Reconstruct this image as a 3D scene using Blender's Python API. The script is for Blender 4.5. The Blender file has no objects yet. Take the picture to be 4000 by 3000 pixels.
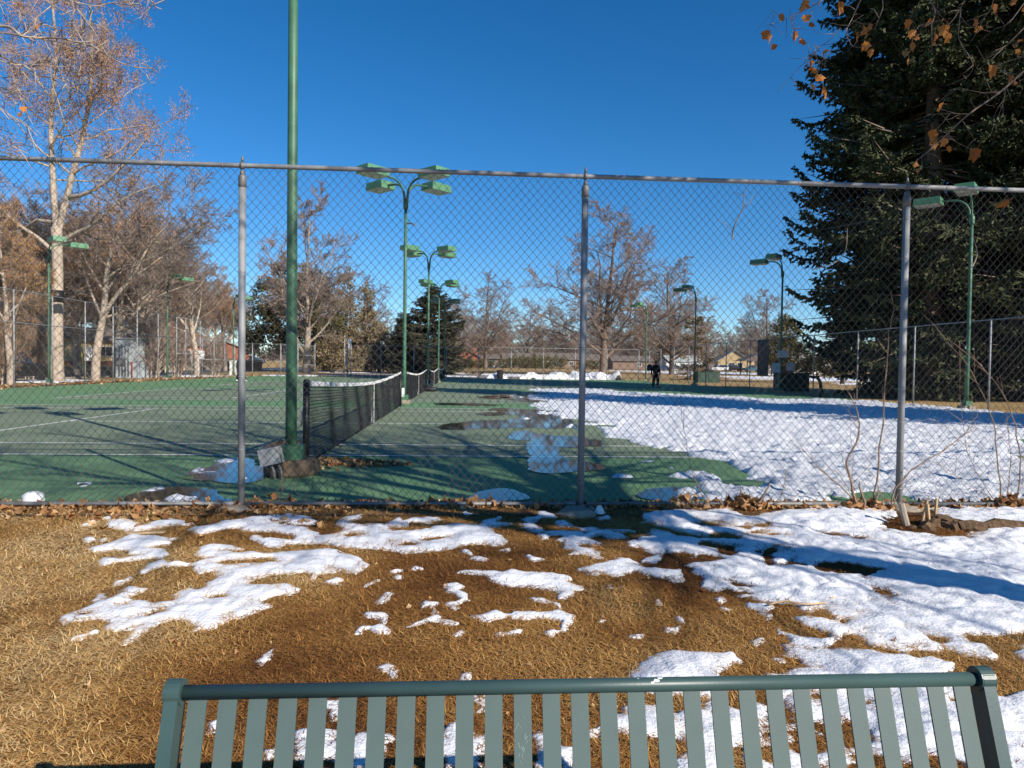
import bpy, math, random
import numpy as np
from mathutils import Vector, Matrix
R = math.radians
sc = bpy.context.scene
col = sc.collection

# ------------------------------------------------------------------ camera
cd = bpy.data.cameras.new('camera'); cam = bpy.data.objects.new('camera', cd); col.objects.link(cam)
YAW, PIT, ROL, CH = 0.0665, 0.0257, 0.0133, 1.2967
F = Vector((math.sin(YAW)*math.cos(PIT), math.cos(YAW)*math.cos(PIT), -math.sin(PIT)))
Rt = Vector((math.cos(YAW), -math.sin(YAW), 0)); Up = Rt.cross(F)
R2 = Rt*math.cos(ROL) + Up*math.sin(ROL); U2 = Up*math.cos(ROL) - Rt*math.sin(ROL)
M = Matrix((R2, U2, -F)).transposed().to_4x4(); M.translation = Vector((0, 0, CH)); cam.matrix_world = M
cd.sensor_fit = 'HORIZONTAL'; cd.sensor_width = 36.0; cd.lens = 2723.2/4000*36; cd.clip_start = 0.05; cd.clip_end = 3000
sc.camera = cam

# ------------------------------------------------------------------ sky and sun
EL = R(29.1); SX, SY = 0.645, -0.764           # direction towards the sun on the ground
w = bpy.data.worlds.new('World'); sc.world = w; w.use_nodes = True
nt = w.node_tree; nt.nodes.clear()
sky = nt.nodes.new('ShaderNodeTexSky'); sky.sky_type = 'NISHITA'; sky.sun_disc = False
sky.sun_elevation = EL; sky.sun_rotation = math.atan2(SX, SY); sky.altitude = 1700
sky.air_density = 1.0; sky.dust_density = 0.0; sky.ozone_density = 4.2
bg = nt.nodes.new('ShaderNodeBackground'); bg.inputs[1].default_value = 0.098
wo = nt.nodes.new('ShaderNodeOutputWorld')
hs = nt.nodes.new('ShaderNodeHueSaturation'); hs.inputs['Saturation'].default_value = 1.28
nt.links.new(sky.outputs[0], hs.inputs['Color']); nt.links.new(hs.outputs[0], bg.inputs[0]); nt.links.new(bg.outputs[0], wo.inputs[0])
sd = bpy.data.lights.new('sun', 'SUN'); sun = bpy.data.objects.new('sun', sd); col.objects.link(sun)
sd.energy = 4.9; sd.angle = R(0.36); sd.color = (1.0, 0.92, 0.81)
sun.rotation_euler = Vector((SX*math.cos(EL), SY*math.cos(EL), math.sin(EL))).to_track_quat('Z', 'Y').to_euler()
sc.view_settings.view_transform = 'Standard'; sc.view_settings.look = 'None'
sc.view_settings.exposure = 0.48; sc.view_settings.gamma = 1.0; sc.view_settings.use_curve_mapping = False
sc.render.engine = 'CYCLES'
sc.cycles.max_bounces = 6; sc.cycles.transparent_max_bounces = 24

# ------------------------------------------------------------------ helpers
def at(px, d):
    """world x of the direction seen at photo column px, at distance d along y"""
    return d*math.tan(YAW + math.atan((px - 2000)/2723.2))
def tag(o, label=None, cat=None, group=None, kind=None):
    if label: o['label'] = label
    if cat: o['category'] = cat
    if group: o['group'] = group
    if kind: o['kind'] = kind
    return o
def empty(name, loc=(0, 0, 0), rz=0):
    o = bpy.data.objects.new(name, None); col.objects.link(o); o.location = loc; o.rotation_euler = (0, 0, rz)
    o.empty_display_size = 0.1
    return o
def link(name, me, parent=None, loc=(0, 0, 0), rz=0):
    o = bpy.data.objects.new(name, me); col.objects.link(o); o.parent = parent
    o.location = loc; o.rotation_euler = (0, 0, rz)
    return o
def copy_tree(o, parent=None):
    c = o.copy(); col.objects.link(c); c.parent = parent
    for ch in list(o.children): copy_tree(ch, c)
    return c
def smooth(me):
    me.polygons.foreach_set('use_smooth', [True]*len(me.polygons))

class MB:
    def __init__(s): s.v = []; s.f = []
    def add(s, vs, fs):
        n = len(s.v); s.v += [tuple(q) for q in vs]; s.f += [tuple(i + n for i in f) for f in fs]
    def box(s, x0, x1, y0, y1, z0, z1):
        s.add([(x0,y0,z0),(x1,y0,z0),(x1,y1,z0),(x0,y1,z0),(x0,y0,z1),(x1,y0,z1),(x1,y1,z1),(x0,y1,z1)],
              [(3,2,1,0),(4,5,6,7),(0,1,5,4),(1,2,6,5),(2,3,7,6),(3,0,4,7)])
    def obox(s, c, ax, ay, az):
        c, ax, ay, az = map(Vector, (c, ax, ay, az))
        vs = [c + ax*i + ay*j + az*k for k in (-1, 1) for (i, j) in ((-1,-1),(1,-1),(1,1),(-1,1))]
        s.add(vs, [(3,2,1,0),(4,5,6,7),(0,1,5,4),(1,2,6,5),(2,3,7,6),(3,0,4,7)])
    def tube(s, pts, rad, sides=8, caps=True, ph=0.0):
        pts = [Vector(p) for p in pts]; n = len(pts)
        if not hasattr(rad, '__len__'): rad = [rad]*n
        d0 = (pts[-1] - pts[0])
        if d0.length < 1e-6: d0 = pts[1] - pts[0]
        prev = None; vs = []
        for i, p in enumerate(pts):
            t = (pts[min(i+1, n-1)] - pts[max(i-1, 0)]); t = t.normalized() if t.length > 1e-9 else Vector((0,0,1))
            if prev is None:
                a = Vector((0,0,1)) if abs(t.z) < 0.9 else Vector((1,0,0)); u = t.cross(a).normalized()
            else:
                u = (prev - t*prev.dot(t)).normalized()
            prev = u; v = t.cross(u)
            for k in range(sides):
                an = ph + 2*math.pi*k/sides
                vs.append(p + (u*math.cos(an) + v*math.sin(an))*rad[i])
        fs = [(i*sides+k, i*sides+(k+1) % sides, (i+1)*sides+(k+1) % sides, (i+1)*sides+k) for i in range(n-1) for k in range(sides)]
        if caps: fs += [tuple(range(sides-1, -1, -1)), tuple((n-1)*sides+k for k in range(sides))]
        s.add(vs, fs)
    def lathe(s, prof, sides=12, c=(0,0,0)):
        vs = [(c[0]+r*math.cos(2*math.pi*k/sides), c[1]+r*math.sin(2*math.pi*k/sides), c[2]+z) for r, z in prof for k in range(sides)]
        n = len(prof)
        fs = [(i*sides+k, i*sides+(k+1) % sides, (i+1)*sides+(k+1) % sides, (i+1)*sides+k) for i in range(n-1) for k in range(sides)]
        fs += [tuple(range(sides-1,-1,-1)), tuple((n-1)*sides+k for k in range(sides))]
        s.add(vs, fs)
    def prism(s, poly, a, b, axis='x'):
        """extrude a 2D polygon between a and b along an axis"""
        n = len(poly)
        def P(q, t): return {'x': (t, q[0], q[1]), 'y': (q[0], t, q[1]), 'z': (q[0], q[1], t)}[axis]
        s.add([P(q, a) for q in poly] + [P(q, b) for q in poly],
              [tuple(range(n-1,-1,-1)), tuple(range(n, 2*n))] + [(i, (i+1) % n, n+(i+1) % n, n+i) for i in range(n)])
    def mesh(s, name, mat, sm=False):
        me = bpy.data.meshes.new(name); me.from_pydata(s.v, [], s.f)
        if mat is not None: me.materials.append(mat)
        if sm: smooth(me)
        me.update(); return me
    def build(s, name, mat, parent=None, sm=False, loc=(0,0,0), rz=0):
        return link(name, s.mesh(name, mat, sm), parent, loc, rz)

def np_mesh(name, V, Fc, mat, sm=False, attr=None):
    """fast mesh from numpy vertices (n,3) and faces (m,k); attr = per-face float 'rnd'"""
    V = np.asarray(V, np.float32); Fc = np.asarray(Fc, np.int32); m, k = Fc.shape
    me = bpy.data.meshes.new(name); me.vertices.add(len(V)); me.vertices.foreach_set('co', V.ravel())
    me.loops.add(m*k); me.loops.foreach_set('vertex_index', Fc.ravel())
    me.polygons.add(m); me.polygons.foreach_set('loop_start', np.arange(0, m*k, k, dtype=np.int32))
    if attr is not None:
        a = me.attributes.new('rnd', 'FLOAT', 'FACE'); a.data.foreach_set('value', np.asarray(attr, np.float32))
    if mat is not None: me.materials.append(mat)
    me.update(calc_edges=True)
    if sm: smooth(me)
    return me

# value noise on numpy arrays
def _h(ix, iy, s):
    n = (ix.astype(np.int64)*374761393 + iy.astype(np.int64)*668265263 + s*974634) & 0xffffffff
    n = ((n ^ (n >> 13))*1274126177) & 0xffffffff
    return ((n ^ (n >> 16)) & 0xffff)/65535.0
def vnoise(x, y, s=0):
    ix = np.floor(x); iy = np.floor(y); fx = x-ix; fy = y-iy
    fx = fx*fx*(3-2*fx); fy = fy*fy*(3-2*fy)
    a = _h(ix, iy, s); b = _h(ix+1, iy, s); c = _h(ix, iy+1, s); d = _h(ix+1, iy+1, s)
    return (a*(1-fx)+b*fx)*(1-fy) + (c*(1-fx)+d*fx)*fy
def fbm(x, y, s=0, o=4):
    t = 0; am = .5; tot = 0
    for i in range(o):
        t = t + am*vnoise(x*2**i, y*2**i, s+i*17); tot += am; am *= .5
    return t/tot

# ------------------------------------------------------------------ materials
def mat(name, c, rough=.7, var=.15, scale=6.0, c2=None, bump=0.0, bscale=40.0, metal=0.0, spec=.4, rnd=0.0, detail=6, obj=True, stretch=None):
    m = bpy.data.materials.new(name); m.use_nodes = True; nt = m.node_tree
    b = nt.nodes['Principled BSDF']; b.inputs['Roughness'].default_value = rough
    b.inputs['Metallic'].default_value = metal; b.inputs['Specular IOR Level'].default_value = spec
    tc = nt.nodes.new('ShaderNodeTexCoord'); src = tc.outputs['Object' if obj else 'Generated']
    if stretch:
        mp = nt.nodes.new('ShaderNodeMapping'); mp.inputs['Scale'].default_value = stretch
        nt.links.new(src, mp.inputs[0]); src = mp.outputs[0]
    nz = nt.nodes.new('ShaderNodeTexNoise'); nz.inputs['Scale'].default_value = scale; nz.inputs['Detail'].default_value = detail
    nt.links.new(src, nz.inputs['Vector'])
    rp = nt.nodes.new('ShaderNodeValToRGB'); rp.color_ramp.elements[0].position = .32; rp.color_ramp.elements[1].position = .68
    lo = c2 if c2 else tuple(max(0, q*(1-var)) for q in c); hi = c if c2 else tuple(min(1, q*(1+var)) for q in c)
    rp.color_ramp.elements[0].color = (*lo, 1); rp.color_ramp.elements[1].color = (*hi, 1)
    nt.links.new(nz.outputs['Fac'], rp.inputs[0]); out = rp.outputs[0]
    if rnd:
        at_ = nt.nodes.new('ShaderNodeAttribute'); at_.attribute_name = 'rnd'
        mr = nt.nodes.new('ShaderNodeMapRange'); mr.inputs[3].default_value = 1-rnd; mr.inputs[4].default_value = 1+rnd
        nt.links.new(at_.outputs['Fac'], mr.inputs[0])
        mx = nt.nodes.new('ShaderNodeVectorMath'); mx.operation = 'SCALE'
        nt.links.new(out, mx.inputs[0]); nt.links.new(mr.outputs[0], mx.inputs['Scale']); out = mx.outputs[0]
    nt.links.new(out, b.inputs['Base Color'])
    if bump:
        n2 = nt.nodes.new('ShaderNodeTexNoise'); n2.inputs['Scale'].default_value = bscale; n2.inputs['Detail'].default_value = 5
        nt.links.new(src, n2.inputs['Vector'])
        bp = nt.nodes.new('ShaderNodeBump'); bp.inputs['Strength'].default_value = bump; bp.inputs['Distance'].default_value = .02
        nt.links.new(n2.outputs['Fac'], bp.inputs['Height']); nt.links.new(bp.outputs[0], b.inputs['Normal'])
    return m
def ramp_rnd(name, cols, rough=.8, spec=.2):
    """colour picked per face from a list through the 'rnd' attribute"""
    m = bpy.data.materials.new(name); m.use_nodes = True; nt = m.node_tree; b = nt.nodes['Principled BSDF']
    b.inputs['Roughness'].default_value = rough; b.inputs['Specular IOR Level'].default_value = spec
    a = nt.nodes.new('ShaderNodeAttribute'); a.attribute_name = 'rnd'
    rp = nt.nodes.new('ShaderNodeValToRGB'); el = rp.color_ramp.elements
    while len(el) < len(cols): el.new(.5)
    for i, c in enumerate(cols): el[i].position = i/(len(cols)-1); el[i].color = (*c, 1)
    nt.links.new(a.outputs['Fac'], rp.inputs[0]); nt.links.new(rp.outputs[0], b.inputs['Base Color'])
    return m

MT = {}
MT['galv'] = mat('galvanized_steel', (.34,.35,.355), .6, .4, 7, c2=(.225,.23,.235), bump=.05, metal=.12, stretch=(1,1,.15))  # weathered grey; the darker mottling also paints dappled shade into the colour
MT['galv_dark'] = mat('weathered_steel', (.20,.20,.20), .6, .3, 14, metal=.35)
MT['wire'] = mat('fence_wire', (.125,.112,.108), .6, .35, 3, metal=.3)
MT['tie'] = mat('tie_wire', (.45,.45,.44), .4, .2, 9, metal=.6)
MT['pole_green'] = mat('green_paint', (.050,.138,.078), .5, .22, 4, bump=.03, spec=.5)
MT['lamp_green'] = mat('green_lamp_paint', (.085,.215,.115), .45, .12, 3, spec=.4)
MT['lens'] = mat('lamp_glass', (.50,.50,.44), .25, .15, 3, spec=.6)
MT['concrete'] = mat('concrete', (.30,.25,.19), .9, .3, 7, bump=.4)
MT['brown_concrete'] = mat('stained_concrete', (.15,.105,.065), .9, .4, 9, bump=.5)
MT['bench'] = mat('bench_paint', (.038,.074,.072), .42, .12, 5, bump=.02, bscale=160, spec=.5)
MT['bench_slat'] = mat('slat_paint', (.070,.106,.100), .55, .10, 7, bump=.02, bscale=200, spec=.45)
MT['white_mark'] = mat('white_scuff', (.75,.75,.72), .7, .1, 40)
MT['net'] = mat('net_cord', (.012,.012,.013), .8, .2, 20)
MT['band'] = mat('white_net_tape', (.62,.62,.60), .8, .12, 6)
MT['black'] = mat('black_paint', (.012,.012,.013), .45, .2, 8)
MT['white'] = mat('white_paint', (.75,.75,.73), .6, .06, 4)
MT['line'] = mat('line_paint', (.74,.75,.70), .8, .14, 5)
MT['bark_grey'] = mat('grey_bark', (.30,.245,.195), .9, .3, 9, bump=.5, bscale=14, stretch=(1,1,.25))
MT['bark_pale'] = mat('pale_bark', (.40,.325,.255), .9, .25, 6, bump=.6, bscale=10, stretch=(1,1,.3))
MT['bark_dark'] = mat('dark_bark', (.17,.125,.095), .9, .3, 6, bump=.6, bscale=12, stretch=(1,1,.25))
MT['twig'] = mat('twig_bark', (.235,.178,.145), .85, .25, 1.5)
MT['stump_wood'] = mat('old_stump_wood', (.115,.070,.038), .95, .45, 22, bump=.6, bscale=40)
MT['shrub_bark'] = mat('shrub_bark', (.24,.165,.115), .85, .3, 12)
MT['twig_pale'] = mat('pale_twig_bark', (.42,.34,.27), .85, .25, 1.5)
MT['spruce'] = ramp_rnd('spruce_needles', [(.014,.020,.010),(.036,.046,.020),(.078,.088,.036),(.130,.132,.066)], .75)
MT['pine'] = ramp_rnd('pine_needles', [(.045,.050,.020),(.095,.090,.036),(.145,.125,.052),(.185,.150,.072)], .75)
MT['juniper'] = ramp_rnd('juniper_foliage', [(.12,.095,.055),(.200,.155,.088),(.265,.205,.120),(.31,.245,.155)], .8)
MT['bluespruce'] = ramp_rnd('dark_spruce_needles', [(.022,.028,.022),(.050,.056,.034),(.092,.086,.046),(.135,.112,.062)], .75)
MT['deadleaf'] = ramp_rnd('dry_leaf', [(.15,.062,.022),(.30,.145,.055),(.42,.24,.11),(.54,.36,.19)], .75)
MT['orange_leaf'] = ramp_rnd('orange_leaf', [(.34,.115,.022),(.46,.18,.04),(.55,.26,.07)], .6)
MT['seed'] = ramp_rnd('seed_clusters', [(.26,.13,.065),(.38,.20,.11),(.46,.26,.15)], .8)
MT['brownleaf'] = ramp_rnd('brown_leaves', [(.24,.125,.050),(.36,.20,.085),(.46,.28,.13)], .8)
MT['brick'] = mat('brick', (.27,.10,.062), .9, .25, 8)
MT['tan'] = mat('tan_siding', (.52,.38,.21), .85, .12, 3)
MT['yellow'] = mat('yellow_siding', (.56,.44,.24), .85, .12, 3)
MT['roof'] = mat('shingle_roof', (.15,.12,.10), .9, .25, 3, bump=.3)
MT['roof_grey'] = mat('grey_roof', (.36,.38,.36), .8, .15, 3)
MT['glass'] = mat('window_glass', (.03,.035,.04), .08, .2, 2, spec=.7)
MT['asphalt'] = mat('asphalt', (.085,.083,.085), .9, .2, 2.5, bump=.2)
MT['asphalt_light'] = mat('worn_asphalt', (.24,.21,.185), .9, .12, .6, bump=.1)
MT['rubber'] = mat('rubber', (.015,.015,.016), .8, .2, 9)
MT['rim'] = mat('wheel_rim', (.42,.42,.43), .35, .1, 9, metal=.7)
MT['grey_box'] = mat('grey_cabinet_paint', (.40,.45,.47), .6, .1, 2)
MT['box_green'] = mat('dark_green_box', (.030,.062,.042), .6, .2, 3)
MT['grey_metal'] = mat('grey_metal_box', (.24,.26,.27), .6, .2, 6)
MT['sign'] = mat('sign_white', (.55,.58,.60), .6, .06, 3)
MT['plastic'] = mat('white_plastic', (.78,.78,.77), .4, .05, 8)
MT['stub'] = mat('cut_wood', (.47,.33,.18), .85, .25, 12)

# ------------------------------------------------------------------ measured outlines (metres)
LAWN_SNOW=[[(-2.161,3.856),(-2.187,3.969),(-2.16,4.04),(-2.119,4.087),(-2.13,4.138),(-2.173,4.269),(-2.14,4.282),(-2.104,4.241),(-2.096,4.175),(-2.08,4.201),(-2.049,4.28),(-2.044,4.377),(-1.938,4.347),(-1.933,4.291),(-1.969,4.238),(-1.959,4.185),(-1.916,4.145),(-1.822,4.13),(-1.699,4.153),(-1.691,4.205),(-1.714,4.3),(-1.668,4.341),(-1.606,4.312),(-1.59,4.397),(-1.596,4.456),(-1.574,4.578),(-1.602,4.626),(-1.68,4.627),(-1.695,4.58),(-1.73,4.644),(-1.782,4.694),(-1.808,4.762),(-1.926,4.747),(-2.005,4.748),(-2.032,4.682),(-2.059,4.618),(-2.093,4.635),(-2.102,4.767),(-2.034,4.845),(-1.992,4.799),(-1.821,4.796),(-1.794,4.848),(-1.767,4.901),(-1.858,4.957),(-1.906,5.149),(-1.829,5.208),(-1.685,5.186),(-1.598,5.105),(-1.731,5.068),(-1.597,5.028),(-1.435,5.007),(-1.321,4.986),(-1.206,5.061),(-1.142,5.099),(-1.079,5.04),(-0.984,5.117),(-0.836,4.979),(-0.681,4.83),(-0.659,4.759),(-0.703,4.593),(-0.757,4.578),(-0.816,4.661),(-0.894,4.712),(-0.838,4.596),(-0.947,4.582),(-0.945,4.519),(-0.962,4.473),(-0.977,4.566),(-1.044,4.616),(-1.103,4.585),(-1.243,4.571),(-1.342,4.496),(-1.351,4.421),(-1.236,4.389),(-1.094,4.416),(-1.003,4.257),(-1.007,4.23),(-1.11,4.232),(-1.176,4.141),(-1.114,4.063),(-1.171,3.991),(-1.173,3.932),(-1.266,3.9),(-1.312,3.79),(-1.355,3.759),(-1.439,3.734),(-1.426,3.782),(-1.465,3.837),(-1.529,3.906),(-1.585,3.908),(-1.636,3.898),(-1.649,3.799),(-1.652,3.746),(-1.665,3.715),(-1.655,3.654),(-1.684,3.626),(-1.703,3.601),(-1.74,3.617),(-1.739,3.687),(-1.733,3.748),(-1.791,3.76),(-1.868,3.773),(-1.903,3.816),(-1.887,3.849),(-1.941,3.883),(-2.02,3.897),(-2.088,3.887),(-2.115,3.855),(-2.139,3.834)],
[(-1.678,4.811),(-1.632,4.881),(-1.491,4.879),(-1.42,4.914),(-1.332,4.894),(-1.265,4.822),(-1.4,4.806),(-1.516,4.808),(-1.602,4.758)],
[(-1.535,4.188),(-1.509,4.241),(-1.432,4.253),(-1.383,4.198),(-1.395,4.172),(-1.49,4.161)],
[(-1.782,3.936),(-1.766,3.982),(-1.687,4.065),(-1.667,4.028),(-1.685,3.968),(-1.735,3.912)],
[(-2.144,3.992),(-2.119,4.015),(-2.078,3.99),(-2.087,3.955)],
[(-1.973,4.121),(-1.94,4.133),(-1.893,4.094),(-1.941,4.096)],
[(-1.778,3.77),(-1.762,3.813),(-1.714,3.844),(-1.716,3.79)],
[(-2.665,5.119),(-2.631,5.218),(-2.579,5.363),(-2.514,5.44),(-2.329,5.425),(-2.114,5.366),(-2.169,5.316),(-2.151,5.212),(-2.22,5.173),(-2.268,5.114),(-2.146,5.112),(-2.11,5.054),(-2.063,4.997),(-2.086,4.942),(-2.214,4.89),(-2.332,4.849),(-2.392,4.788),(-2.47,4.841),(-2.454,4.911),(-2.33,4.892),(-2.285,4.945),(-2.232,4.981),(-2.32,5.019),(-2.394,5.077),(-2.49,5.078),(-2.575,5.061)],
[(-3.023,5.707),(-3.021,5.83),(-3.007,5.856),(-2.962,5.986),(-2.864,6.015),(-2.84,5.906),(-2.69,5.88),(-2.666,5.828),(-2.54,5.728),(-2.462,5.931),(-2.343,5.878),(-2.216,5.801),(-2.205,5.701),(-2.283,5.726),(-2.357,5.678),(-2.434,5.608),(-2.508,5.539),(-2.623,5.563),(-2.735,5.633),(-2.836,5.73),(-2.858,5.829),(-2.95,5.907),(-2.979,5.881),(-2.955,5.755),(-2.984,5.683)],
[(-2.825,5.344),(-2.804,5.386),(-2.744,5.33),(-2.761,5.281)],
[(-2.689,5.321),(-2.667,5.364),(-2.625,5.342),(-2.641,5.288)],
[(-2.172,5.582),(-2.146,5.653),(-2.074,5.676),(-2.024,5.725),(-1.963,5.824),(-1.896,5.876),(-1.752,6.01),(-1.597,6.079),(-1.442,6.043),(-1.318,6.008),(-1.22,5.82),(-1.212,5.719),(-1.337,5.72),(-1.44,5.746),(-1.423,5.847),(-1.558,5.771),(-1.455,5.696),(-1.359,5.695),(-1.251,5.646),(-1.135,5.481),(-1.09,5.39),(-1.037,5.457),(-0.97,5.525),(-0.963,5.644),(-1.046,5.718),(-1.045,5.871),(-0.987,5.951),(-0.864,6.006),(-0.892,5.897),(-0.951,5.819),(-0.84,5.742),(-0.727,5.741),(-0.65,5.766),(-0.551,5.922),(-0.515,5.842),(-0.403,5.894),(-0.231,5.947),(-0.184,5.867),(-0.28,5.763),(-0.455,5.816),(-0.459,5.689),(-0.594,5.641),(-0.568,5.522),(-0.433,5.544),(-0.272,5.614),(-0.079,5.737),(0.106,5.71),(0.166,5.812),(0.29,5.973),(0.363,5.945),(0.298,5.838),(0.394,5.734),(0.332,5.659),(0.204,5.635),(0.226,5.468),(0.329,5.354),(0.365,5.287),(0.321,5.224),(0.24,5.162),(0.164,5.205),(0.008,5.165),(-0.13,5.046),(-0.267,5.028),(-0.415,5.011),(-0.533,5.071),(-0.635,5.092),(-0.763,5.114),(-0.962,5.177),(-1.025,5.198),(-1.199,5.242),(-1.316,5.202),(-1.327,5.102),(-1.448,5.183),(-1.541,5.288),(-1.611,5.309),(-1.631,5.418),(-1.572,5.44),(-1.489,5.329),(-1.399,5.328),(-1.291,5.306),(-1.265,5.414),(-1.368,5.46),(-1.499,5.507),(-1.652,5.531),(-1.706,5.578),(-1.738,5.509),(-1.748,5.626),(-1.869,5.627),(-1.938,5.557),(-2.006,5.489),(-2.058,5.489)],
[(-0.917,5.433),(-0.862,5.501),(-0.805,5.478),(-0.87,5.388)],
[(-0.469,5.191),(-0.423,5.254),(-0.317,5.231),(-0.352,5.169),(-0.428,5.162)],
[(-0.336,5.317),(-0.235,5.404),(-0.1,5.403),(-0.139,5.359),(-0.254,5.252)],
[(-0.611,4.362),(-0.604,4.421),(-0.526,4.495),(-0.527,4.464),(-0.583,4.39)],
[(-0.858,4.441),(-0.829,4.548),(-0.782,4.469),(-0.755,4.409),(-0.745,4.379),(-0.793,4.41)],
[(-0.507,4.048),(-0.508,4.099),(-0.482,4.178),(-0.45,4.163),(-0.454,4.111),(-0.487,4.086)],
[(-0.473,4.232),(-0.451,4.267),(-0.422,4.244),(-0.428,4.203),(-0.46,4.204)],
[(-0.558,3.705),(-0.547,3.78),(-0.527,3.801),(-0.495,3.778),(-0.453,3.81),(-0.463,3.856),(-0.49,3.879),(-0.52,3.892),(-0.544,3.928),(-0.523,3.951),(-0.47,3.949),(-0.438,3.925),(-0.407,3.866),(-0.407,3.82),(-0.427,3.788),(-0.417,3.744),(-0.39,3.711),(-0.411,3.69),(-0.478,3.713),(-0.53,3.758),(-0.54,3.705)],
[(-0.248,4.068),(-0.226,4.119),(-0.163,4.091),(-0.143,4.078),(-0.177,4.053),(-0.159,3.99),(-0.127,3.941),(-0.121,3.893),(-0.134,3.87),(-0.085,3.834),(-0.032,3.81),(-0.037,3.788),(-0.094,3.812),(-0.152,3.836),(-0.218,3.815),(-0.252,3.772),(-0.298,3.758),(-0.304,3.773),(-0.237,3.827),(-0.183,3.871),(-0.161,3.918),(-0.182,3.954),(-0.184,4.003),(-0.211,4.041),(-0.228,3.98),(-0.238,3.992)],
[(-0.122,4.381),(-0.1,4.395),(-0.035,4.394),(-0.001,4.349),(-0.028,4.32),(-0.038,4.278),(-0.006,4.221),(0.026,4.179),(0.025,4.126),(-0.01,4.088),(-0.035,4.05),(-0.03,4.007),(-0.045,4.025),(-0.086,4.059),(-0.097,4.09),(-0.051,4.102),(-0.016,4.127),(-0.006,4.153),(-0.054,4.236),(-0.107,4.265),(-0.077,4.322),(-0.109,4.337)],
[(-0.031,4.597),(0.02,4.639),(0.171,4.626),(0.345,4.623),(0.46,4.604),(0.571,4.553),(0.67,4.519),(0.718,4.455),(0.675,4.395),(0.749,4.304),(0.788,4.274),(0.934,4.344),(1.02,4.328),(1.087,4.239),(1.156,4.209),(1.186,4.086),(1.181,4.028),(1.156,4.034),(1.148,4.1),(1.113,4.169),(1.015,4.212),(0.963,4.27),(0.873,4.258),(0.791,4.231),(0.753,4.261),(0.683,4.234),(0.654,4.179),(0.583,4.126),(0.559,4.148),(0.594,4.208),(0.536,4.265),(0.432,4.311),(0.357,4.327),(0.272,4.358),(0.207,4.389),(0.171,4.451),(0.201,4.512),(0.123,4.546),(0.043,4.563)],
[(0.381,4.158),(0.409,4.171),(0.491,4.155),(0.562,4.048),(0.563,3.985),(0.56,3.96),(0.632,3.874),(0.605,3.793),(0.568,3.739),(0.535,3.707),(0.524,3.762),(0.538,3.795),(0.467,3.855),(0.421,3.879),(0.36,3.857),(0.263,3.872),(0.195,3.862),(0.145,3.817),(0.097,3.841),(0.05,3.901),(0.089,3.923),(0.148,3.934),(0.185,3.969),(0.208,3.944),(0.267,3.931),(0.289,3.967),(0.347,3.941),(0.498,3.949),(0.537,3.973),(0.545,4.036),(0.512,4.062),(0.462,4.076),(0.413,4.104)],
[(0.742,3.847),(0.768,3.882),(0.803,3.858),(0.801,3.823),(0.772,3.8),(0.747,3.824)],
[(0.764,3.943),(0.784,3.967),(0.81,3.942),(0.776,3.923)],
[(1.084,3.725),(1.116,3.735),(1.148,3.712),(1.194,3.733),(1.177,3.678),(1.135,3.637),(1.104,3.659),(1.091,3.681)],
[(1.176,3.836),(1.219,3.863),(1.245,3.834),(1.242,3.777),(1.214,3.766),(1.208,3.812)],
[(0.896,3.622),(0.938,3.642),(0.964,3.631),(0.92,3.605)],
[(0.252,3.683),(0.281,3.703),(0.319,3.706),(0.297,3.671),(0.264,3.661)],
[(0.455,3.666),(0.49,3.687),(0.471,3.645)],
[(0.171,3.653),(0.205,3.673),(0.189,3.642)],
[(-0.035,3.659),(-0.022,3.701),(-0.003,3.707),(-0.021,3.659)],
[(0.503,3.568),(0.528,3.588),(0.521,3.548)],
[(0.127,3.411),(0.162,3.423),(0.148,3.389)],
[(-0.387,3.305),(-0.378,3.33),(-0.35,3.341),(-0.331,3.32),(-0.325,3.295),(-0.302,3.269),(-0.298,3.228),(-0.315,3.202),(-0.331,3.205),(-0.344,3.246),(-0.364,3.279)],
[(-0,3.21),(0.004,3.239),(0.024,3.258),(0.044,3.241),(0.049,3.201),(0.044,3.161),(0,3.163)],
[(-0.991,3.393),(-0.983,3.436),(-0.965,3.49),(-0.949,3.527),(-0.93,3.508),(-0.924,3.435),(-0.948,3.4),(-0.967,3.354)],
[(-1.054,3.794),(-1.041,3.831),(-1.031,3.778)],
[(-0.953,3.887),(-0.928,3.919),(-0.923,3.882)],
[(-1.797,4.43),(-1.78,4.465),(-1.773,4.418)],
[(-2.144,4.394),(-2.159,4.467),(-2.12,4.496),(-2.128,4.557),(-2.09,4.556),(-2.074,4.51),(-2.092,4.48),(-2.106,4.422)],
[(-1.973,3.673),(-1.96,3.713),(-1.916,3.747),(-1.921,3.722),(-1.944,3.667)],
[(-0.03,5.045),(0.021,5.064),(0.058,4.985),(0.07,4.947),(0.021,4.967)],
[(0.057,4.873),(0.119,4.909),(0.16,4.853),(0.141,4.817)],
[(0.447,4.848),(0.466,4.922),(0.512,4.884),(0.557,4.846),(0.48,4.811)],
[(-0.032,6.108),(0.021,6.181),(0.066,6.037),(0.006,5.974)],
[(0.267,5.049),(0.339,5.087),(0.31,5.028)],
[(-0.455,4.509),(-0.432,4.556),(-0.383,4.508),(-0.391,4.477)],
[(-0.346,4.686),(-0.32,4.726),(-0.288,4.678),(-0.326,4.652)],
[(-0.488,4.605),(-0.431,4.66),(-0.41,4.627)],
[(-0.32,4.491),(-0.283,4.522),(-0.27,4.496)],
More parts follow.
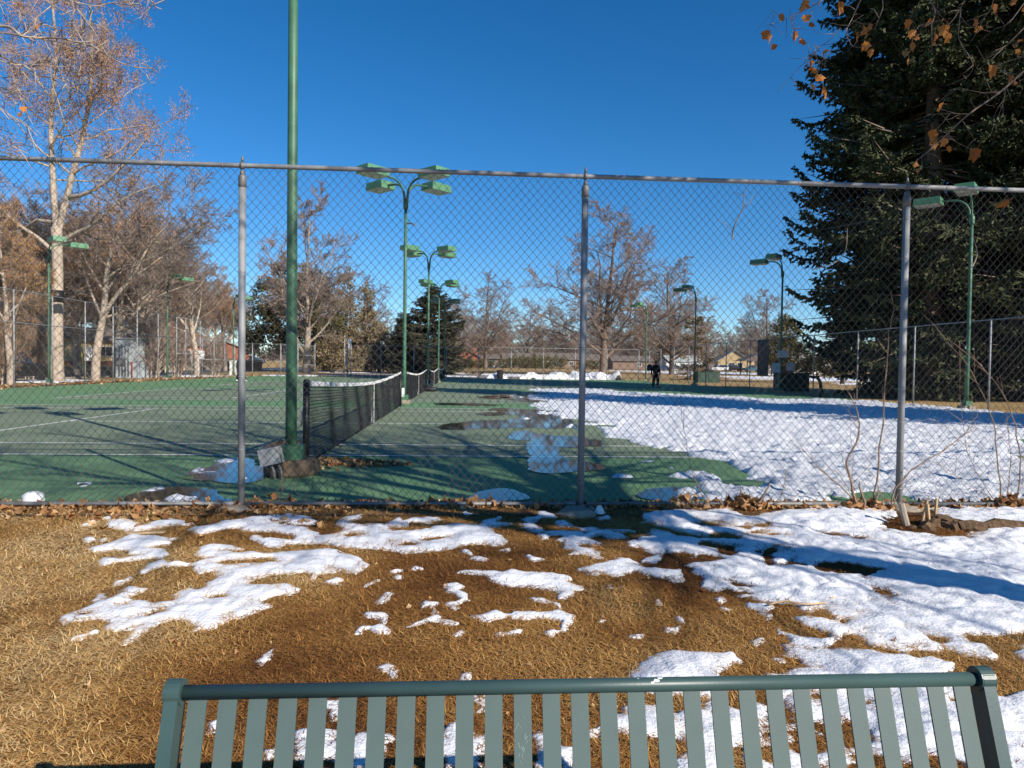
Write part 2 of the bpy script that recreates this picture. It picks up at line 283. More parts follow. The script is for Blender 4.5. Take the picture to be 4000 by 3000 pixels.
[(0.472,6),(0.495,5.917),(0.545,5.972),(0.6,5.917),(0.653,6.142),(0.746,6.142),(0.805,5.998),(0.787,5.916),(0.708,5.943),(0.622,5.836),(0.584,5.758),(0.603,5.657),(0.661,5.535),(0.759,5.534),(0.896,5.509),(0.958,5.461),(0.915,5.63),(0.764,5.681),(0.759,5.809),(0.843,5.835),(0.916,5.73),(0.879,5.68),(0.958,5.629),(1.048,5.654),(1.101,5.555),(1.192,5.578),(1.329,5.553),(1.389,5.505),(1.298,5.482),(1.233,5.506),(1.268,5.412),(1.313,5.366),(1.261,5.322),(1.138,5.323),(1.074,5.414),(0.975,5.325),(1.032,5.194),(0.971,5.153),(0.916,5.217),(0.863,5.134),(0.96,5.091),(0.992,4.991),(0.965,4.915),(0.992,4.858),(0.921,4.878),(0.846,4.955),(0.758,4.956),(0.808,5.033),(0.755,5.114),(0.76,5.24),(0.699,5.284),(0.74,5.394),(0.65,5.441),(0.547,5.512),(0.471,5.608),(0.464,5.708),(0.546,5.81),(0.466,5.917)],
[(0.59,5.396),(0.632,5.464),(0.668,5.418),(0.664,5.328),(0.608,5.307)],
[(1.141,5.914),(1.258,5.969),(1.238,5.87),(1.155,5.833)],
[(0.76,4.649),(0.825,4.682),(0.946,4.75),(1.018,4.803),(1.083,4.82),(1.095,4.875),(1.149,4.837),(1.193,4.764),(1.244,4.675),(1.316,4.674),(1.417,4.604),(1.47,4.62),(1.462,4.52),(1.449,4.441),(1.395,4.38),(1.356,4.366),(1.341,4.427),(1.371,4.49),(1.285,4.476),(1.209,4.541),(1.155,4.609),(1.085,4.56),(1.016,4.513),(0.961,4.53),(0.936,4.579),(0.857,4.532),(0.805,4.565)],
[(1.559,6.006),(1.717,6.176),(1.831,6.211),(1.917,6.197),(2.065,6.283),(2.165,6.175),(2.294,6.283),(2.476,6.356),(2.454,6.104),(2.509,5.949),(2.664,6.069),(2.769,6.103),(3.051,6.281),(3.251,6.432),(3.505,6.55),(3.657,6.471),(3.698,6.317),(3.866,6.28),(3.968,6.192),(3.87,5.943),(3.713,5.789),(3.606,5.666),(3.615,5.524),(3.708,5.433),(3.869,5.387),(4.084,5.398),(4.211,5.473),(4.249,5.542),(4.212,5.686),(4.262,5.941),(4.291,6.205),(4.271,6.317),(4.662,6.551),(5.04,6.676),(5.039,6.431),(5.369,6.552),(5.731,6.72),(6.117,6.721),(3.403,3.711),(3.234,3.651),(3.106,3.624),(2.983,3.566),(2.886,3.549),(2.766,3.572),(2.714,3.564),(2.691,3.497),(2.747,3.476),(2.77,3.42),(2.72,3.385),(2.721,3.332),(2.732,3.297),(2.678,3.256),(2.605,3.217),(2.579,3.259),(2.58,3.293),(2.62,3.335),(2.557,3.354),(2.513,3.4),(2.447,3.393),(2.394,3.431),(2.311,3.424),(2.273,3.38),(2.231,3.408),(2.174,3.456),(2.124,3.476),(2.134,3.522),(2.112,3.591),(2.049,3.593),(1.973,3.569),(1.985,3.624),(1.951,3.645),(1.917,3.687),(1.892,3.73),(1.884,3.827),(1.932,3.848),(1.978,3.825),(2.068,3.834),(2.111,3.788),(2.143,3.744),(2.233,3.818),(2.182,3.831),(2.128,3.855),(2.136,3.923),(2.141,3.971),(2.039,3.926),(1.971,3.928),(1.966,3.999),(1.944,4.036),(1.864,4.014),(1.801,4.052),(1.732,4.129),(1.657,4.143),(1.667,4.169),(1.815,4.179),(1.754,4.233),(1.682,4.208),(1.661,4.262),(1.589,4.237),(1.542,4.278),(1.509,4.32),(1.596,4.462),(1.584,4.522),(1.527,4.585),(1.576,4.631),(1.54,4.697),(1.625,4.745),(1.7,4.76),(1.805,4.792),(1.876,4.826),(1.808,4.897),(1.755,4.952),(1.636,4.882),(1.528,4.919),(1.473,4.974),(1.427,4.939),(1.413,4.85),(1.343,4.766),(1.267,4.784),(1.317,4.887),(1.391,4.939),(1.358,4.994),(1.326,5.107),(1.243,5.147),(1.255,5.234),(1.442,5.41),(1.533,5.601),(1.63,5.518),(1.677,5.408),(1.755,5.364),(1.928,5.3),(1.969,5.341),(1.834,5.407),(1.71,5.518),(1.629,5.656),(1.545,5.752),(1.476,5.752),(1.543,5.851)],
[(1.908,5.138),(1.993,5.197),(2.058,5.137),(2.001,5.022),(2.013,4.93),(1.92,4.878),(1.881,4.932),(1.871,5.005)],
[(2.178,4.946),(2.322,5.133),(2.398,5.132),(2.303,4.981),(2.203,4.838),(2.188,4.702),(2.116,4.67),(2.114,4.77)],
[(1.948,5.75),(2.044,5.823),(2.186,5.748),(2.123,5.652),(1.993,5.677)],
[(2.251,5.628),(2.367,5.674),(2.595,5.746),(2.496,5.65),(2.329,5.581)],
[(1.698,4.416),(1.768,4.4),(1.834,4.3),(1.745,4.315)],
[(2.175,4.093),(2.179,4.043),(2.148,3.947),(2.172,3.899),(2.213,3.887),(2.249,3.863),(2.326,3.895),(2.44,4.037),(2.484,4.112),(2.551,4.136),(2.54,4.085),(2.53,4.035),(2.59,3.984),(2.545,3.913),(2.411,3.825),(2.346,3.782),(2.326,3.718),(2.343,3.655),(2.308,3.615),(2.257,3.637),(2.285,3.698),(2.277,3.762),(2.246,3.807),(2.176,3.82),(2.113,3.81),(2.121,3.878),(2.146,4.019)],
[(2.602,4.135),(2.683,4.146),(2.665,4.102),(2.584,4.089)],
[(2.5,3.6),(2.579,3.568),(2.598,3.518),(2.525,3.492),(2.488,3.541)],
[(2.679,3.29),(2.793,3.356),(2.992,3.497),(3.04,3.555),(3.211,3.55),(2.832,3.123),(2.657,3.098),(2.585,3.1),(2.602,3.193)],
[(2.612,4.728),(2.697,4.71),(2.807,4.578),(2.738,4.579),(2.637,4.645)],
[(3.082,5.394),(3.166,5.329),(3.115,5.287)],
[(1.713,3.703),(1.745,3.713),(1.753,3.651),(1.805,3.59),(1.901,3.567),(1.957,3.556),(1.949,3.509),(1.882,3.464),(1.83,3.448),(1.778,3.431),(1.773,3.404),(1.858,3.42),(1.928,3.454),(2.014,3.451),(2.083,3.422),(2.135,3.394),(2.178,3.366),(2.251,3.372),(2.284,3.319),(2.365,3.325),(2.418,3.281),(2.476,3.246),(2.489,3.197),(2.458,3.135),(2.284,2.938),(1.345,2.971),(1.396,3.052),(1.469,3.078),(1.506,3.092),(1.446,3.199),(1.53,3.209),(1.629,3.233),(1.675,3.22),(1.701,3.246),(1.689,3.287),(1.714,3.303),(1.707,3.324),(1.665,3.373),(1.619,3.383),(1.662,3.489),(1.72,3.487),(1.725,3.592)],
[(1.783,3.44),(1.841,3.453),(1.867,3.428),(1.8,3.407)],
[(2.898,3.462),(2.948,3.48),(2.992,3.497),(3.035,3.496),(2.917,3.317),(2.826,3.311),(2.827,3.355)],
[(2.749,3.271),(2.805,3.286),(2.874,3.267),(2.818,3.203),(2.742,3.221)],
[(0.772,3.209),(0.849,3.283),(0.872,3.308),(0.926,3.351),(0.984,3.431),(1.031,3.44),(1.152,3.426),(1.252,3.405),(1.335,3.396),(1.361,3.42),(1.387,3.327),(1.302,3.268),(1.23,3.236),(1.153,3.018),(0.895,3.026),(0.772,3.106)],
[(1.527,4.108),(1.571,4.158),(1.601,4.145),(1.583,4.082),(1.539,4.046),(1.519,4.071)],
[(1.484,3.975),(1.526,4.01),(1.561,3.961),(1.543,3.927),(1.498,3.935)],
[(1.715,3.899),(1.753,3.898),(1.786,3.863),(1.766,3.83),(1.71,3.799),(1.719,3.843)],
[(1.692,4.03),(1.746,4.041),(1.84,4.026),(1.857,3.978),(1.802,3.943),(1.74,3.933),(1.692,3.982)],
[(1.513,3.54),(1.544,3.562),(1.577,3.557),(1.558,3.511),(1.512,3.488)],
[(1.558,3.342),(1.589,3.337),(1.592,3.317),(1.564,3.318)],
[(-0.638,2.721),(-0.651,2.803),(-0.601,2.825),(-0.538,2.823),(-0.501,2.809),(-0.486,2.761),(-0.52,2.728),(-0.52,2.694),(-0.482,2.703),(-0.479,2.726),(-0.419,2.77),(-0.376,2.757),(-0.294,2.754),(-0.284,2.719),(-0.303,2.708),(-0.287,2.547),(-0.391,2.551),(-0.505,2.617),(-0.578,2.599),(-0.62,2.643)],
[(-0.574,3.006),(-0.527,3.032),(-0.51,2.936),(-0.515,2.884),(-0.543,2.848)],
[(-1.01,2.804),(-1.018,2.865),(-1.008,2.896),(-0.98,2.895),(-0.964,2.839),(-0.992,2.801)],
[(-0.737,2.626),(-0.739,2.68),(-0.703,2.69),(-0.698,2.646),(-0.718,2.626)],
[(0.055,3.085),(0.105,3.083),(0.105,2.928),(0.056,2.903),(0.08,2.983)],
[(-0.07,2.769),(-0.058,2.805),(-0.016,2.828),(0.027,2.765),(0.061,2.729),(0.102,2.727),(0.1,2.659),(0.059,2.595),(0.064,2.533),(-0.063,2.538)],
[(0.284,2.744),(0.32,2.76),(0.341,2.695),(0.376,2.648),(0.428,2.635),(0.436,2.518),(0.263,2.525),(0.296,2.662)],
[(0.517,2.753),(0.568,2.794),(0.592,2.844),(0.662,2.894),(0.686,2.934),(0.779,2.945),(0.844,2.928),(0.9,2.886),(0.948,2.871),(0.895,2.807),(0.915,2.744),(0.861,2.71),(0.772,2.696),(0.742,2.662),(0.732,2.703),(0.631,2.755),(0.565,2.745),(0.521,2.735)],
[(1.018,2.888),(1.077,2.948),(1.113,2.919),(1.083,2.839),(1.012,2.816)],
[(0.916,2.908),(0.962,2.893),(1.019,2.917),(1.04,2.916),(1.053,2.89),(1.086,2.864),(1.156,2.899),(1.19,2.86),(1.226,2.896),(1.29,2.946),(1.32,2.88),(1.305,2.831),(1.348,2.817),(1.409,2.827),(1.442,2.851),(1.402,2.903),(1.463,3.05),(1.516,3.048),(1.591,3.046),(1.666,3.043),(1.741,3.04),(1.816,3.038),(1.98,3.054),(2.138,3.056),(2.281,3.036),(2.467,3.074),(2.547,3.094),(2.645,3.083),(2.848,3.122),(2.204,2.402),(0.78,2.459),(0.803,2.534),(0.855,2.561),(0.884,2.631),(0.865,2.697),(0.923,2.774),(0.88,2.787)],
[(1.056,2.941),(1.108,2.966),(1.092,2.901),(1.069,2.915)],
[(1.054,2.635),(1.112,2.649),(1.089,2.562),(1.036,2.449),(0.989,2.451)],
[(1.241,2.797),(1.274,2.808),(1.275,2.749),(1.229,2.661),(1.172,2.519),(1.151,2.559),(1.19,2.662)],
[(1.332,2.724),(1.384,2.733),(1.44,2.708),(1.475,2.685),(1.445,2.642),(1.381,2.634),(1.304,2.61),(1.285,2.627)],
[(1.465,2.765),(1.52,2.769),(1.499,2.718),(1.458,2.731)],
[(1.601,2.796),(1.656,2.8),(1.607,2.702),(1.551,2.601),(1.531,2.617),(1.547,2.693)],
[(1.573,3.011),(1.625,3.009),(1.607,2.969),(1.556,2.97)],
[(1.79,2.949),(1.861,2.96),(1.837,2.92),(1.78,2.918)],
[(2.181,2.958),(2.236,2.96),(2.194,2.904),(2.156,2.913)],
[(-0.39,2.571),(-0.418,2.77),(-0.388,2.775),(-0.368,2.55)]]
COURT_SNOW=[[(3.44,37.67),(3.75,39.63),(4.29,40.41),(5.72,40.89),(6.24,38.54),(7.73,37.23),(9.57,35.36),(12.73,32.07),(13.46,29.94),(15.83,30.23),(17.37,28.51),(18.75,26.13),(18.18,21.49),(17.04,18.89),(5.9,6.5),(3.76,6.5),(3.42,6.53),(2.93,6.47),(2.49,6.49),(2.33,6.59),(2.33,6.76),(2.13,6.88),(2.09,7.24),(2.43,7.3),(2.62,7.54),(2.91,7.61),(2.69,7.73),(2.66,7.93),(2.44,8.01),(2.47,8.18),(2.78,8.36),(2.9,8.75),(2.69,8.84),(2.9,9.39),(3.14,9.45),(3.24,9.88),(2.95,10),(3.02,10.48),(3.17,10.7),(2.97,10.84),(3,11.32),(2.98,11.75),(2.84,12.01),(2.89,12.4),(2.58,12.58),(2.69,13.46),(2.8,15.16),(2.67,15.3),(2.42,14.7),(2.17,14.68),(2.18,14.97),(2.61,15.92),(2.61,16.95),(2.26,17.1),(2.02,17.26),(1.96,18.92),(2.12,19.9),(2.15,21.53),(1.94,22.42),(2.67,25.03),(3.2,25.95),(2.62,26.71),(2.33,28.07),(2.16,29.61),(1.76,29.52),(1.92,30.47),(2.56,30.86),(3.33,31.29),(3.97,32.21),(3.88,33.82),(3.45,35.19)],
[(1.81,7.42),(1.85,7.49),(1.98,7.42),(2.1,7.4),(2.04,7.31),(1.86,7.33)],
[(2.39,9.49),(2.49,9.61),(2.68,9.64),(2.69,9.56),(2.53,9.38),(2.41,9.35)],
[(1.68,8.12),(1.82,8.26),(2,8.21),(1.96,8.08),(1.76,8),(1.68,8.01)],
[(2.84,12.11),(2.95,12.21),(2.94,11.93),(2.81,11.74)],
[(3.19,11.17),(3.39,11.26),(3.36,11.02),(3.18,10.85)],
[(1.67,9.19),(1.73,9.22),(1.7,9.11)],
[(1.41,17.32),(1.56,17.82),(1.6,17.14),(1.45,16.87)],
[(2.09,14.58),(2.31,15.19),(2.4,14.94),(2.28,14.45),(2.14,14.35)],
[(-3.17,8.27),(-3.18,8.51),(-3.18,8.71),(-3.07,8.58),(-2.99,8.39),(-3.03,8.27),(-3.1,8.21)],
[(-3.15,9.06),(-3.17,9.36),(-3.13,9.44),(-3.03,9.14),(-3.08,9.03)],
[(-3.15,9.6),(-3.1,9.68),(-3.02,9.44),(-3.06,9.39)],
[(-3.14,10.12),(-3.1,10.21),(-3.01,9.99),(-3.01,9.82)],
[(-2.67,8.93),(-2.68,9.19),(-2.6,9.25),(-2.5,9.2),(-2.4,8.87),(-2.5,8.82),(-2.55,8.73)],
[(-2.53,7.88),(-2.48,8.02),(-2.35,8.07),(-2.25,8.03),(-2.17,7.72),(-2.27,7.66),(-2.41,7.67)],
[(-3.21,7.13),(-3.19,7.31),(-3.1,7.39),(-2.98,7.2),(-3.01,7.11),(-3.08,7.03)],
[(-2.78,6.67),(-2.67,6.75),(-2.52,6.78),(-2.46,6.62),(-2.54,6.52),(-2.71,6.56)],
[(0.15,7.06),(0.27,7.16),(0.42,7.2),(0.49,7.16),(0.56,6.88),(0.45,6.91),(0.29,6.94),(0.18,6.97)],
[(3.55,37.18),(4.69,39.45),(6.64,41.49),(8.42,40.65),(8.33,38.02),(6.35,35.71),(4.18,35.1)],
[(-3.98,7.58),(-3.97,7.66),(-3.9,7.5),(-3.91,7.45)]]
PUDDLES=[[(-0.57,14.36),(-0.56,15.09),(-0.39,15.52),(-0.08,15.94),(0.24,16.44),(0.72,16.43),(1.23,16.85),(1.44,17.67),(1.33,18.23),(0.95,18.11),(0.63,18),(0.27,18.4),(0.34,19.03),(0.85,19.51),(1.55,19.78),(2.17,20.12),(2.43,18.51),(2.45,17.11),(2.6,16.2),(2.32,13.92),(2.22,13.82),(2.33,14.74),(2.07,14.43),(1.71,14.31),(1.39,14.43),(0.97,14.39),(0.63,14.23),(0.21,14.11),(-0.15,13.9),(-0.43,13.88)],
[(0.78,12.46),(0.88,13.4),(1.08,13.74),(1.28,13.67),(1.37,13.35),(1.57,13.13),(1.85,12.88),(2.06,12.79),(2.21,12.37),(2.37,12.05),(2.38,11.58),(2.14,11.19),(1.77,10.98),(1.6,11.11),(1.43,10.83),(1.39,10.09),(1.45,9.65),(1.7,9.46),(1.84,9.07),(1.69,8.58),(1.41,8.41),(1.22,8.45),(1.01,8.4),(0.8,8.53),(0.77,8.87),(0.88,9.64),(0.95,10.07),(0.93,10.94),(1.08,11.66),(1.17,12.14),(0.99,12.13),(0.85,12.12)],
[(1.51,29.06),(1.58,27.32),(1.93,24.7),(2.93,24.62),(2.98,22.78),(2.52,21.11),(2.02,21.04),(1.4,20.95),(1.11,21.3),(0.73,20.85),(0.59,20.08),(2.15,19.94),(2.76,19.34),(3.79,21.3),(4.47,27.93),(3.63,30.53),(2.36,30.22)],
[(-0.96,22.47),(-1.03,23.9),(-0.41,23.76),(0.21,24.12),(0.89,23.49),(1.27,23.07),(0.97,22.34),(0.2,22.43),(-0.39,22.68)],
[(0.55,27.1),(0.68,29.24),(1.66,31.96),(2.45,31.28),(1.75,28.74),(1.4,26.95)],
[(-3.07,7.76),(-3.2,8.27),(-3.17,8.58),(-3.11,8.92),(-3.09,9.21),(-3.03,9.52),(-2.86,9.53),(-2.65,9.07),(-2.45,8.8),(-2.22,7.99),(-2.25,7.72),(-2.36,7.63),(-2.56,7.72),(-2.75,7.69),(-2.9,7.71)],
[(-3.2,6.71),(-3.22,6.96),(-3.2,7.17),(-3.08,7.27),(-2.88,7.3),(-2.7,7.27),(-2.51,7.18),(-2.4,6.96),(-2.24,6.75),(-2.17,6.71),(-2.1,6.52),(-2.27,6.41),(-2.51,6.52),(-2.8,6.6),(-2.98,6.56)],
[(0.01,6.7),(0.06,6.85),(0.18,7.1),(0.32,7.23),(0.47,7.2),(0.6,7.03),(0.67,6.76),(0.6,6.58),(0.27,6.58),(0.05,6.58)],
[(-3.08,10.4),(-3.13,11.23),(-3.05,11.7),(-2.99,12.08),(-2.74,11.72),(-2.53,11.26),(-2.41,10.62),(-2.58,10.42),(-2.8,10.22)],
[(1.7,7),(2.04,7.33),(2.36,7.35),(2.52,7.23),(2.48,6.89),(2.33,6.68),(2.01,6.56),(1.79,6.63)]]
LEFT_TWIGS=[(0.0081,[(-3.538,5.31,3.715),(-3.463,5.358,3.714),(-3.321,5.336,3.699),(-3.112,5.115,3.55),(-3.131,5.267,3.598),(-3.008,5.293,3.616),(-2.731,4.983,3.474),(-2.93,5.573,3.702),(-2.454,4.815,3.354),(-2.542,5.153,3.443),(-2.535,5.337,3.473),(-2.369,5.188,3.389),(-2.377,5.477,3.501)]),
(0.0019,[(-2.633,5.766,3.622),(-2.57,5.732,3.64),(-2.553,5.814,3.694)]),
(0.0019,[(-2.596,5.737,3.606),(-2.525,5.658,3.542),(-2.595,5.889,3.611)]),
(0.0062,[(-3.594,5.459,3.717),(-3.525,5.522,3.741),(-3.371,5.486,3.712),(-3.237,5.445,3.682),(-3.202,5.634,3.745),(-2.735,5.083,3.483),(-2.906,5.658,3.724)]),
(0.0056,[(-3.608,5.512,3.594),(-3.514,5.538,3.575),(-3.495,5.65,3.578),(-3.215,5.371,3.426),(-3.271,5.595,3.46),(-2.966,5.351,3.349),(-3.091,5.744,3.474),(-2.995,5.761,3.515)]),
(0.0037,[(-3.494,5.403,3.495),(-3.38,5.428,3.477),(-3.302,5.462,3.477),(-3.265,5.557,3.516)]),
(0.0031,[(-3.611,5.55,3.496),(-3.561,5.611,3.454),(-3.345,5.423,3.313),(-3.458,5.718,3.36),(-3.283,5.482,3.242)]),
(0.0031,[(-3.263,5.586,4.069),(-3.191,5.618,4.008),(-3.058,5.519,3.884),(-3.136,5.764,3.93),(-2.884,5.442,3.707),(-2.929,5.635,3.742)]),
(0.0043,[(-3.141,5.53,4.069),(-3.003,5.481,3.982),(-2.875,5.427,3.937),(-2.878,5.648,4.027),(-2.784,5.691,4.077),(-2.606,5.583,4.021),(-2.667,5.934,4.206)]),
(0.0025,[(-2.945,5.394,4.006),(-2.873,5.341,3.915),(-2.959,5.543,3.946),(-2.845,5.453,3.828),(-2.761,5.462,3.79),(-2.858,5.77,3.924)]),
(0.0031,[(-3.748,5.801,4.135),(-3.577,5.73,4.047),(-3.526,5.759,4.017),(-3.408,5.602,3.874),(-3.433,5.605,3.817)]),
(0.0031,[(-3.068,5.4,3.892),(-3.088,5.34,3.816),(-3.149,5.335,3.756),(-3.251,5.396,3.681),(-3.422,5.623,3.756)]),
(0.0025,[(-3.833,5.926,3.511),(-3.733,5.88,3.448),(-3.617,5.94,3.341),(-3.608,6.025,3.309)]),
(0.0025,[(-2.348,5.286,4),(-2.296,5.265,3.904),(-2.296,5.315,3.885),(-2.264,5.368,3.891)]),
(0.0025,[(-3.701,5.718,3.066),(-3.638,5.727,3.024),(-3.47,5.622,2.925),(-3.413,5.716,2.897)]),
(0.0025,[(-3.464,5.338,3.181),(-3.393,5.344,3.119),(-3.348,5.426,3.083),(-3.198,5.287,3.007),(-2.952,5.03,2.833)]),
(0.0025,[(-2.955,5.619,3.722),(-3.044,5.658,3.683),(-2.982,5.584,3.688),(-2.902,5.562,3.623),(-3.021,5.881,3.759)]),
(0.0025,[(-3.362,5.525,3.73),(-3.27,5.501,3.774),(-3.214,5.519,3.814),(-3.05,5.33,3.747)]),
(0.0025,[(-3.201,5.633,3.765),(-3.15,5.643,3.672),(-3.142,5.711,3.619),(-3.17,5.847,3.653)]),
(0.0025,[(-2.881,5.839,3.728),(-2.953,5.89,3.827),(-3.004,5.942,3.898),(-2.846,5.721,3.827)]),
(0.0019,[(-3.097,5.587,3.44),(-3.031,5.549,3.37),(-2.997,5.61,3.348)]),
(0.0019,[(-3.276,5.473,3.466),(-3.218,5.486,3.508),(-3.039,5.346,3.467)]),
(0.0019,[(-3.047,5.56,3.726),(-2.963,5.593,3.809),(-2.788,5.428,3.784)])]
RIGHT_TWIGS=[(0.0086,[(4.292,4.993,3.701),(4.166,5.041,3.568),(3.96,5.019,3.391),(3.56,4.798,3.137),(3.499,4.95,3.032),(3.402,4.976,2.935),(3.081,4.666,2.745)]),
(0.004,[(3.855,5.317,4.151),(3.834,5.3,4.034),(3.854,5.323,3.913),(3.946,5.284,3.708),(3.939,5.373,3.612)]),
(0.0046,[(2.812,5.319,4.245),(2.709,5.284,4.151),(2.628,5.366,4.118),(2.54,5.413,4.09),(2.339,5.186,3.922),(2.128,4.92,3.762)]),
(0.0017,[(2.551,5.437,4.102),(2.526,5.407,4.038),(2.612,5.562,4.056),(2.561,5.478,3.958)]),
(0.0017,[(2.338,5.186,3.922),(2.28,5.111,3.939),(2.293,5.252,4.045)]),
(0.0046,[(2.979,5.137,4.157),(2.948,5.163,4.1),(2.942,5.275,4.005),(2.754,4.997,3.782),(2.929,5.22,3.779),(2.92,4.976,3.668)]),
(0.0035,[(2.725,5.321,3.816),(2.63,5.276,3.709),(2.606,5.426,3.689),(2.507,5.397,3.576),(2.44,5.438,3.505)]),
(0.0035,[(2.903,5.36,3.985),(2.84,5.401,3.905),(2.807,5.481,3.892),(2.6,5.169,3.707),(2.771,5.584,3.837),(2.607,5.275,3.649)]),
(0.0023,[(2.61,5.19,3.717),(2.554,5.222,3.676),(2.394,5.123,3.621)]),
(0.0029,[(2.708,5.386,3.808),(2.754,5.395,3.706),(2.71,5.353,3.591)]),
(0.0052,[(4.644,5.256,3.93),(4.298,5.205,3.76),(4.203,5.335,3.741),(4.109,5.378,3.682)]),
(0.0029,[(4.123,5.233,3.67),(4.138,5.186,3.604),(4.304,5.346,3.652)]),
(0.0029,[(3.972,5.034,3.397),(3.842,5.054,3.4),(3.669,5.069,3.433),(3.771,5.26,3.488)]),
(0.0029,[(4.266,5.344,3.577),(4.189,5.272,3.401),(4.129,5.302,3.217)]),
(0.0023,[(3.529,4.992,3.046),(3.605,4.947,2.978),(3.834,5.107,2.984)]),
(0.0029,[(3.719,5.013,3.22),(3.574,5.012,3.22),(3.52,5.125,3.252)]),
(0.0035,[(4.471,5.433,4.287),(4.31,5.387,4.097),(4.242,5.447,4.074),(4.191,5.531,4.024)]),
(0.0029,[(4.102,4.976,3.855),(3.993,4.955,3.75),(3.939,5.005,3.691),(3.837,5.057,3.63)]),
(0.0035,[(3.513,5.285,4.261),(3.624,5.293,4.128),(3.53,5.188,3.966),(3.519,5.282,3.999),(3.303,5.045,3.83),(3.428,5.269,3.823)]),
(0.0029,[(3.842,5.218,4.23),(3.735,5.201,4.04),(3.556,5.064,3.873),(3.6,5.231,3.884)]),
(0.0023,[(3.038,5.053,4.093),(3.047,5.035,3.994),(3.008,5.014,3.892),(3.114,5.249,3.929)]),
(0.0023,[(3.999,5.146,4.188),(3.947,5.122,4.057),(3.878,5.14,3.958)])]
HANG_LEAVES=[(2.466,5.05,4.002),(2.758,5.15,4.039),(2.378,5.25,3.996),(2.481,5.05,3.874),(2.241,5.15,3.803),(2.304,5.25,3.806),(2.843,5.05,3.766),(2.977,5.15,3.859),(3.115,5.25,3.93),(2.958,5.05,3.715),(2.601,5.15,3.48),(2.703,5.25,3.454),(2.517,5.05,3.369),(2.551,5.15,3.593),(2.69,5.25,3.718),(2.379,5.05,3.763),(3.321,5.15,3.938),(3.419,5.25,3.914),(3.28,5.05,3.717),(3.304,5.15,3.694),(3.56,5.25,3.991),(3.546,5.05,3.86),(3.544,5.15,3.838),(3.961,5.25,4.009),(3.921,5.05,4.031),(4.196,5.15,4.129),(4.306,5.25,4.114),(4.114,5.05,3.753),(4.002,5.15,3.624),(4.221,5.25,3.61),(3.551,5.05,3.284),(3.541,5.15,3.116),(3.619,5.25,3.074),(3.556,5.05,3.02),(3.886,5.15,2.987),(3.461,5.25,2.902),(4.085,5.05,2.575)]
LEFT_LEAVES=[(-3.214,5.5,3.805),(-3.327,5.5,3.19),(-3.344,5.5,3.149)]

# snow and water
def snow_mat():
    m = mat('snow', (.80,.812,.84), .65, c2=(.735,.748,.775), scale=2.6, bump=.45, bscale=55, spec=.25, detail=10)
    return m
MT['slush'] = mat('slushy_snow', (.80,.812,.84), .6, c2=(.56,.595,.64), scale=3.2, bump=.3, bscale=26, spec=.3, detail=8)  # grey-blue patches: thin slush, plus twig shade put into the colour
MT['snow'] = snow_mat()
def water_mat():
    m = bpy.data.materials.new('puddle_water'); m.use_nodes = True; nt = m.node_tree; nt.nodes.clear()
    o = nt.nodes.new('ShaderNodeOutputMaterial'); t = nt.nodes.new('ShaderNodeBsdfTransparent'); t.inputs[0].default_value = (.58,.64,.60,1)
    g = nt.nodes.new('ShaderNodeBsdfGlossy'); g.inputs['Roughness'].default_value = .03; g.inputs['Color'].default_value = (1,1,1,1)
    fr = nt.nodes.new('ShaderNodeFresnel'); fr.inputs[0].default_value = 1.27
    n2 = nt.nodes.new('ShaderNodeTexNoise'); n2.inputs['Scale'].default_value = 2.5
    bp = nt.nodes.new('ShaderNodeBump'); bp.inputs['Strength'].default_value = .02; bp.inputs['Distance'].default_value = .01
    tc = nt.nodes.new('ShaderNodeTexCoord'); nt.links.new(tc.outputs['Object'], n2.inputs['Vector'])
    nt.links.new(n2.outputs['Fac'], bp.inputs['Height']); nt.links.new(bp.outputs[0], g.inputs['Normal'])
    mx = nt.nodes.new('ShaderNodeMixShader'); nt.links.new(fr.outputs[0], mx.inputs[0])
    nt.links.new(t.outputs[0], mx.inputs[1]); nt.links.new(g.outputs[0], mx.inputs[2]); nt.links.new(mx.outputs[0], o.inputs[0])
    return m
MT['water'] = water_mat()
MT['lawn'] = mat('dead_lawn', (.27,.138,.042), .95, c2=(.115,.050,.016), scale=2.2, bump=.9, bscale=55, spec=.1, detail=9)
MT['park_lawn'] = mat('dry_park_lawn', (.40,.285,.135), .95, c2=(.27,.175,.075), scale=.35, bump=.6, bscale=9, spec=.1, detail=10)
MT['court_out'] = mat('green_court', (.130,.245,.118), .8, .12, .9, bump=.03, bscale=120, spec=.25)
MT['court_in'] = mat('grey_green_court', (.172,.218,.138), .8, .12, .8, bump=.03, bscale=120, spec=.25)

# ------------------------------------------------------------------ ground
def gz(x, y):
    z = -0.0556*max(0., min(4.5, 6.0 - y)) if y < 6.0 else (0. if y < 6.42 else -0.03)
    if y > 72: z += .0062*(min(y, 240) - 72)
    if x < -38: z += min(1.1, (-38 - x)*.13)
    return z
xs = [-900,-200,-90,-60,-46.5,-38,-37,-20,-8,0,8,20,60,120,300,900]; ys = [-300,-60,1.5,6.0,6.41,6.43,40,72,120,180,240,500,1800]
gv = [(x, y, gz(x, y)) for y in ys for x in xs]; nx = len(xs)
gm = MB(); gm.add(gv, [(j*nx+i, j*nx+i+1, (j+1)*nx+i+1, (j+1)*nx+i) for j in range(len(ys)-1) for i in range(nx-1)])
go = gm.build('ground', MT['lawn']); go.data.materials.append(MT['park_lawn']); tag(go, kind='structure')
for p in go.data.polygons: p.material_index = 1 if p.center.y > 6.43 else 0

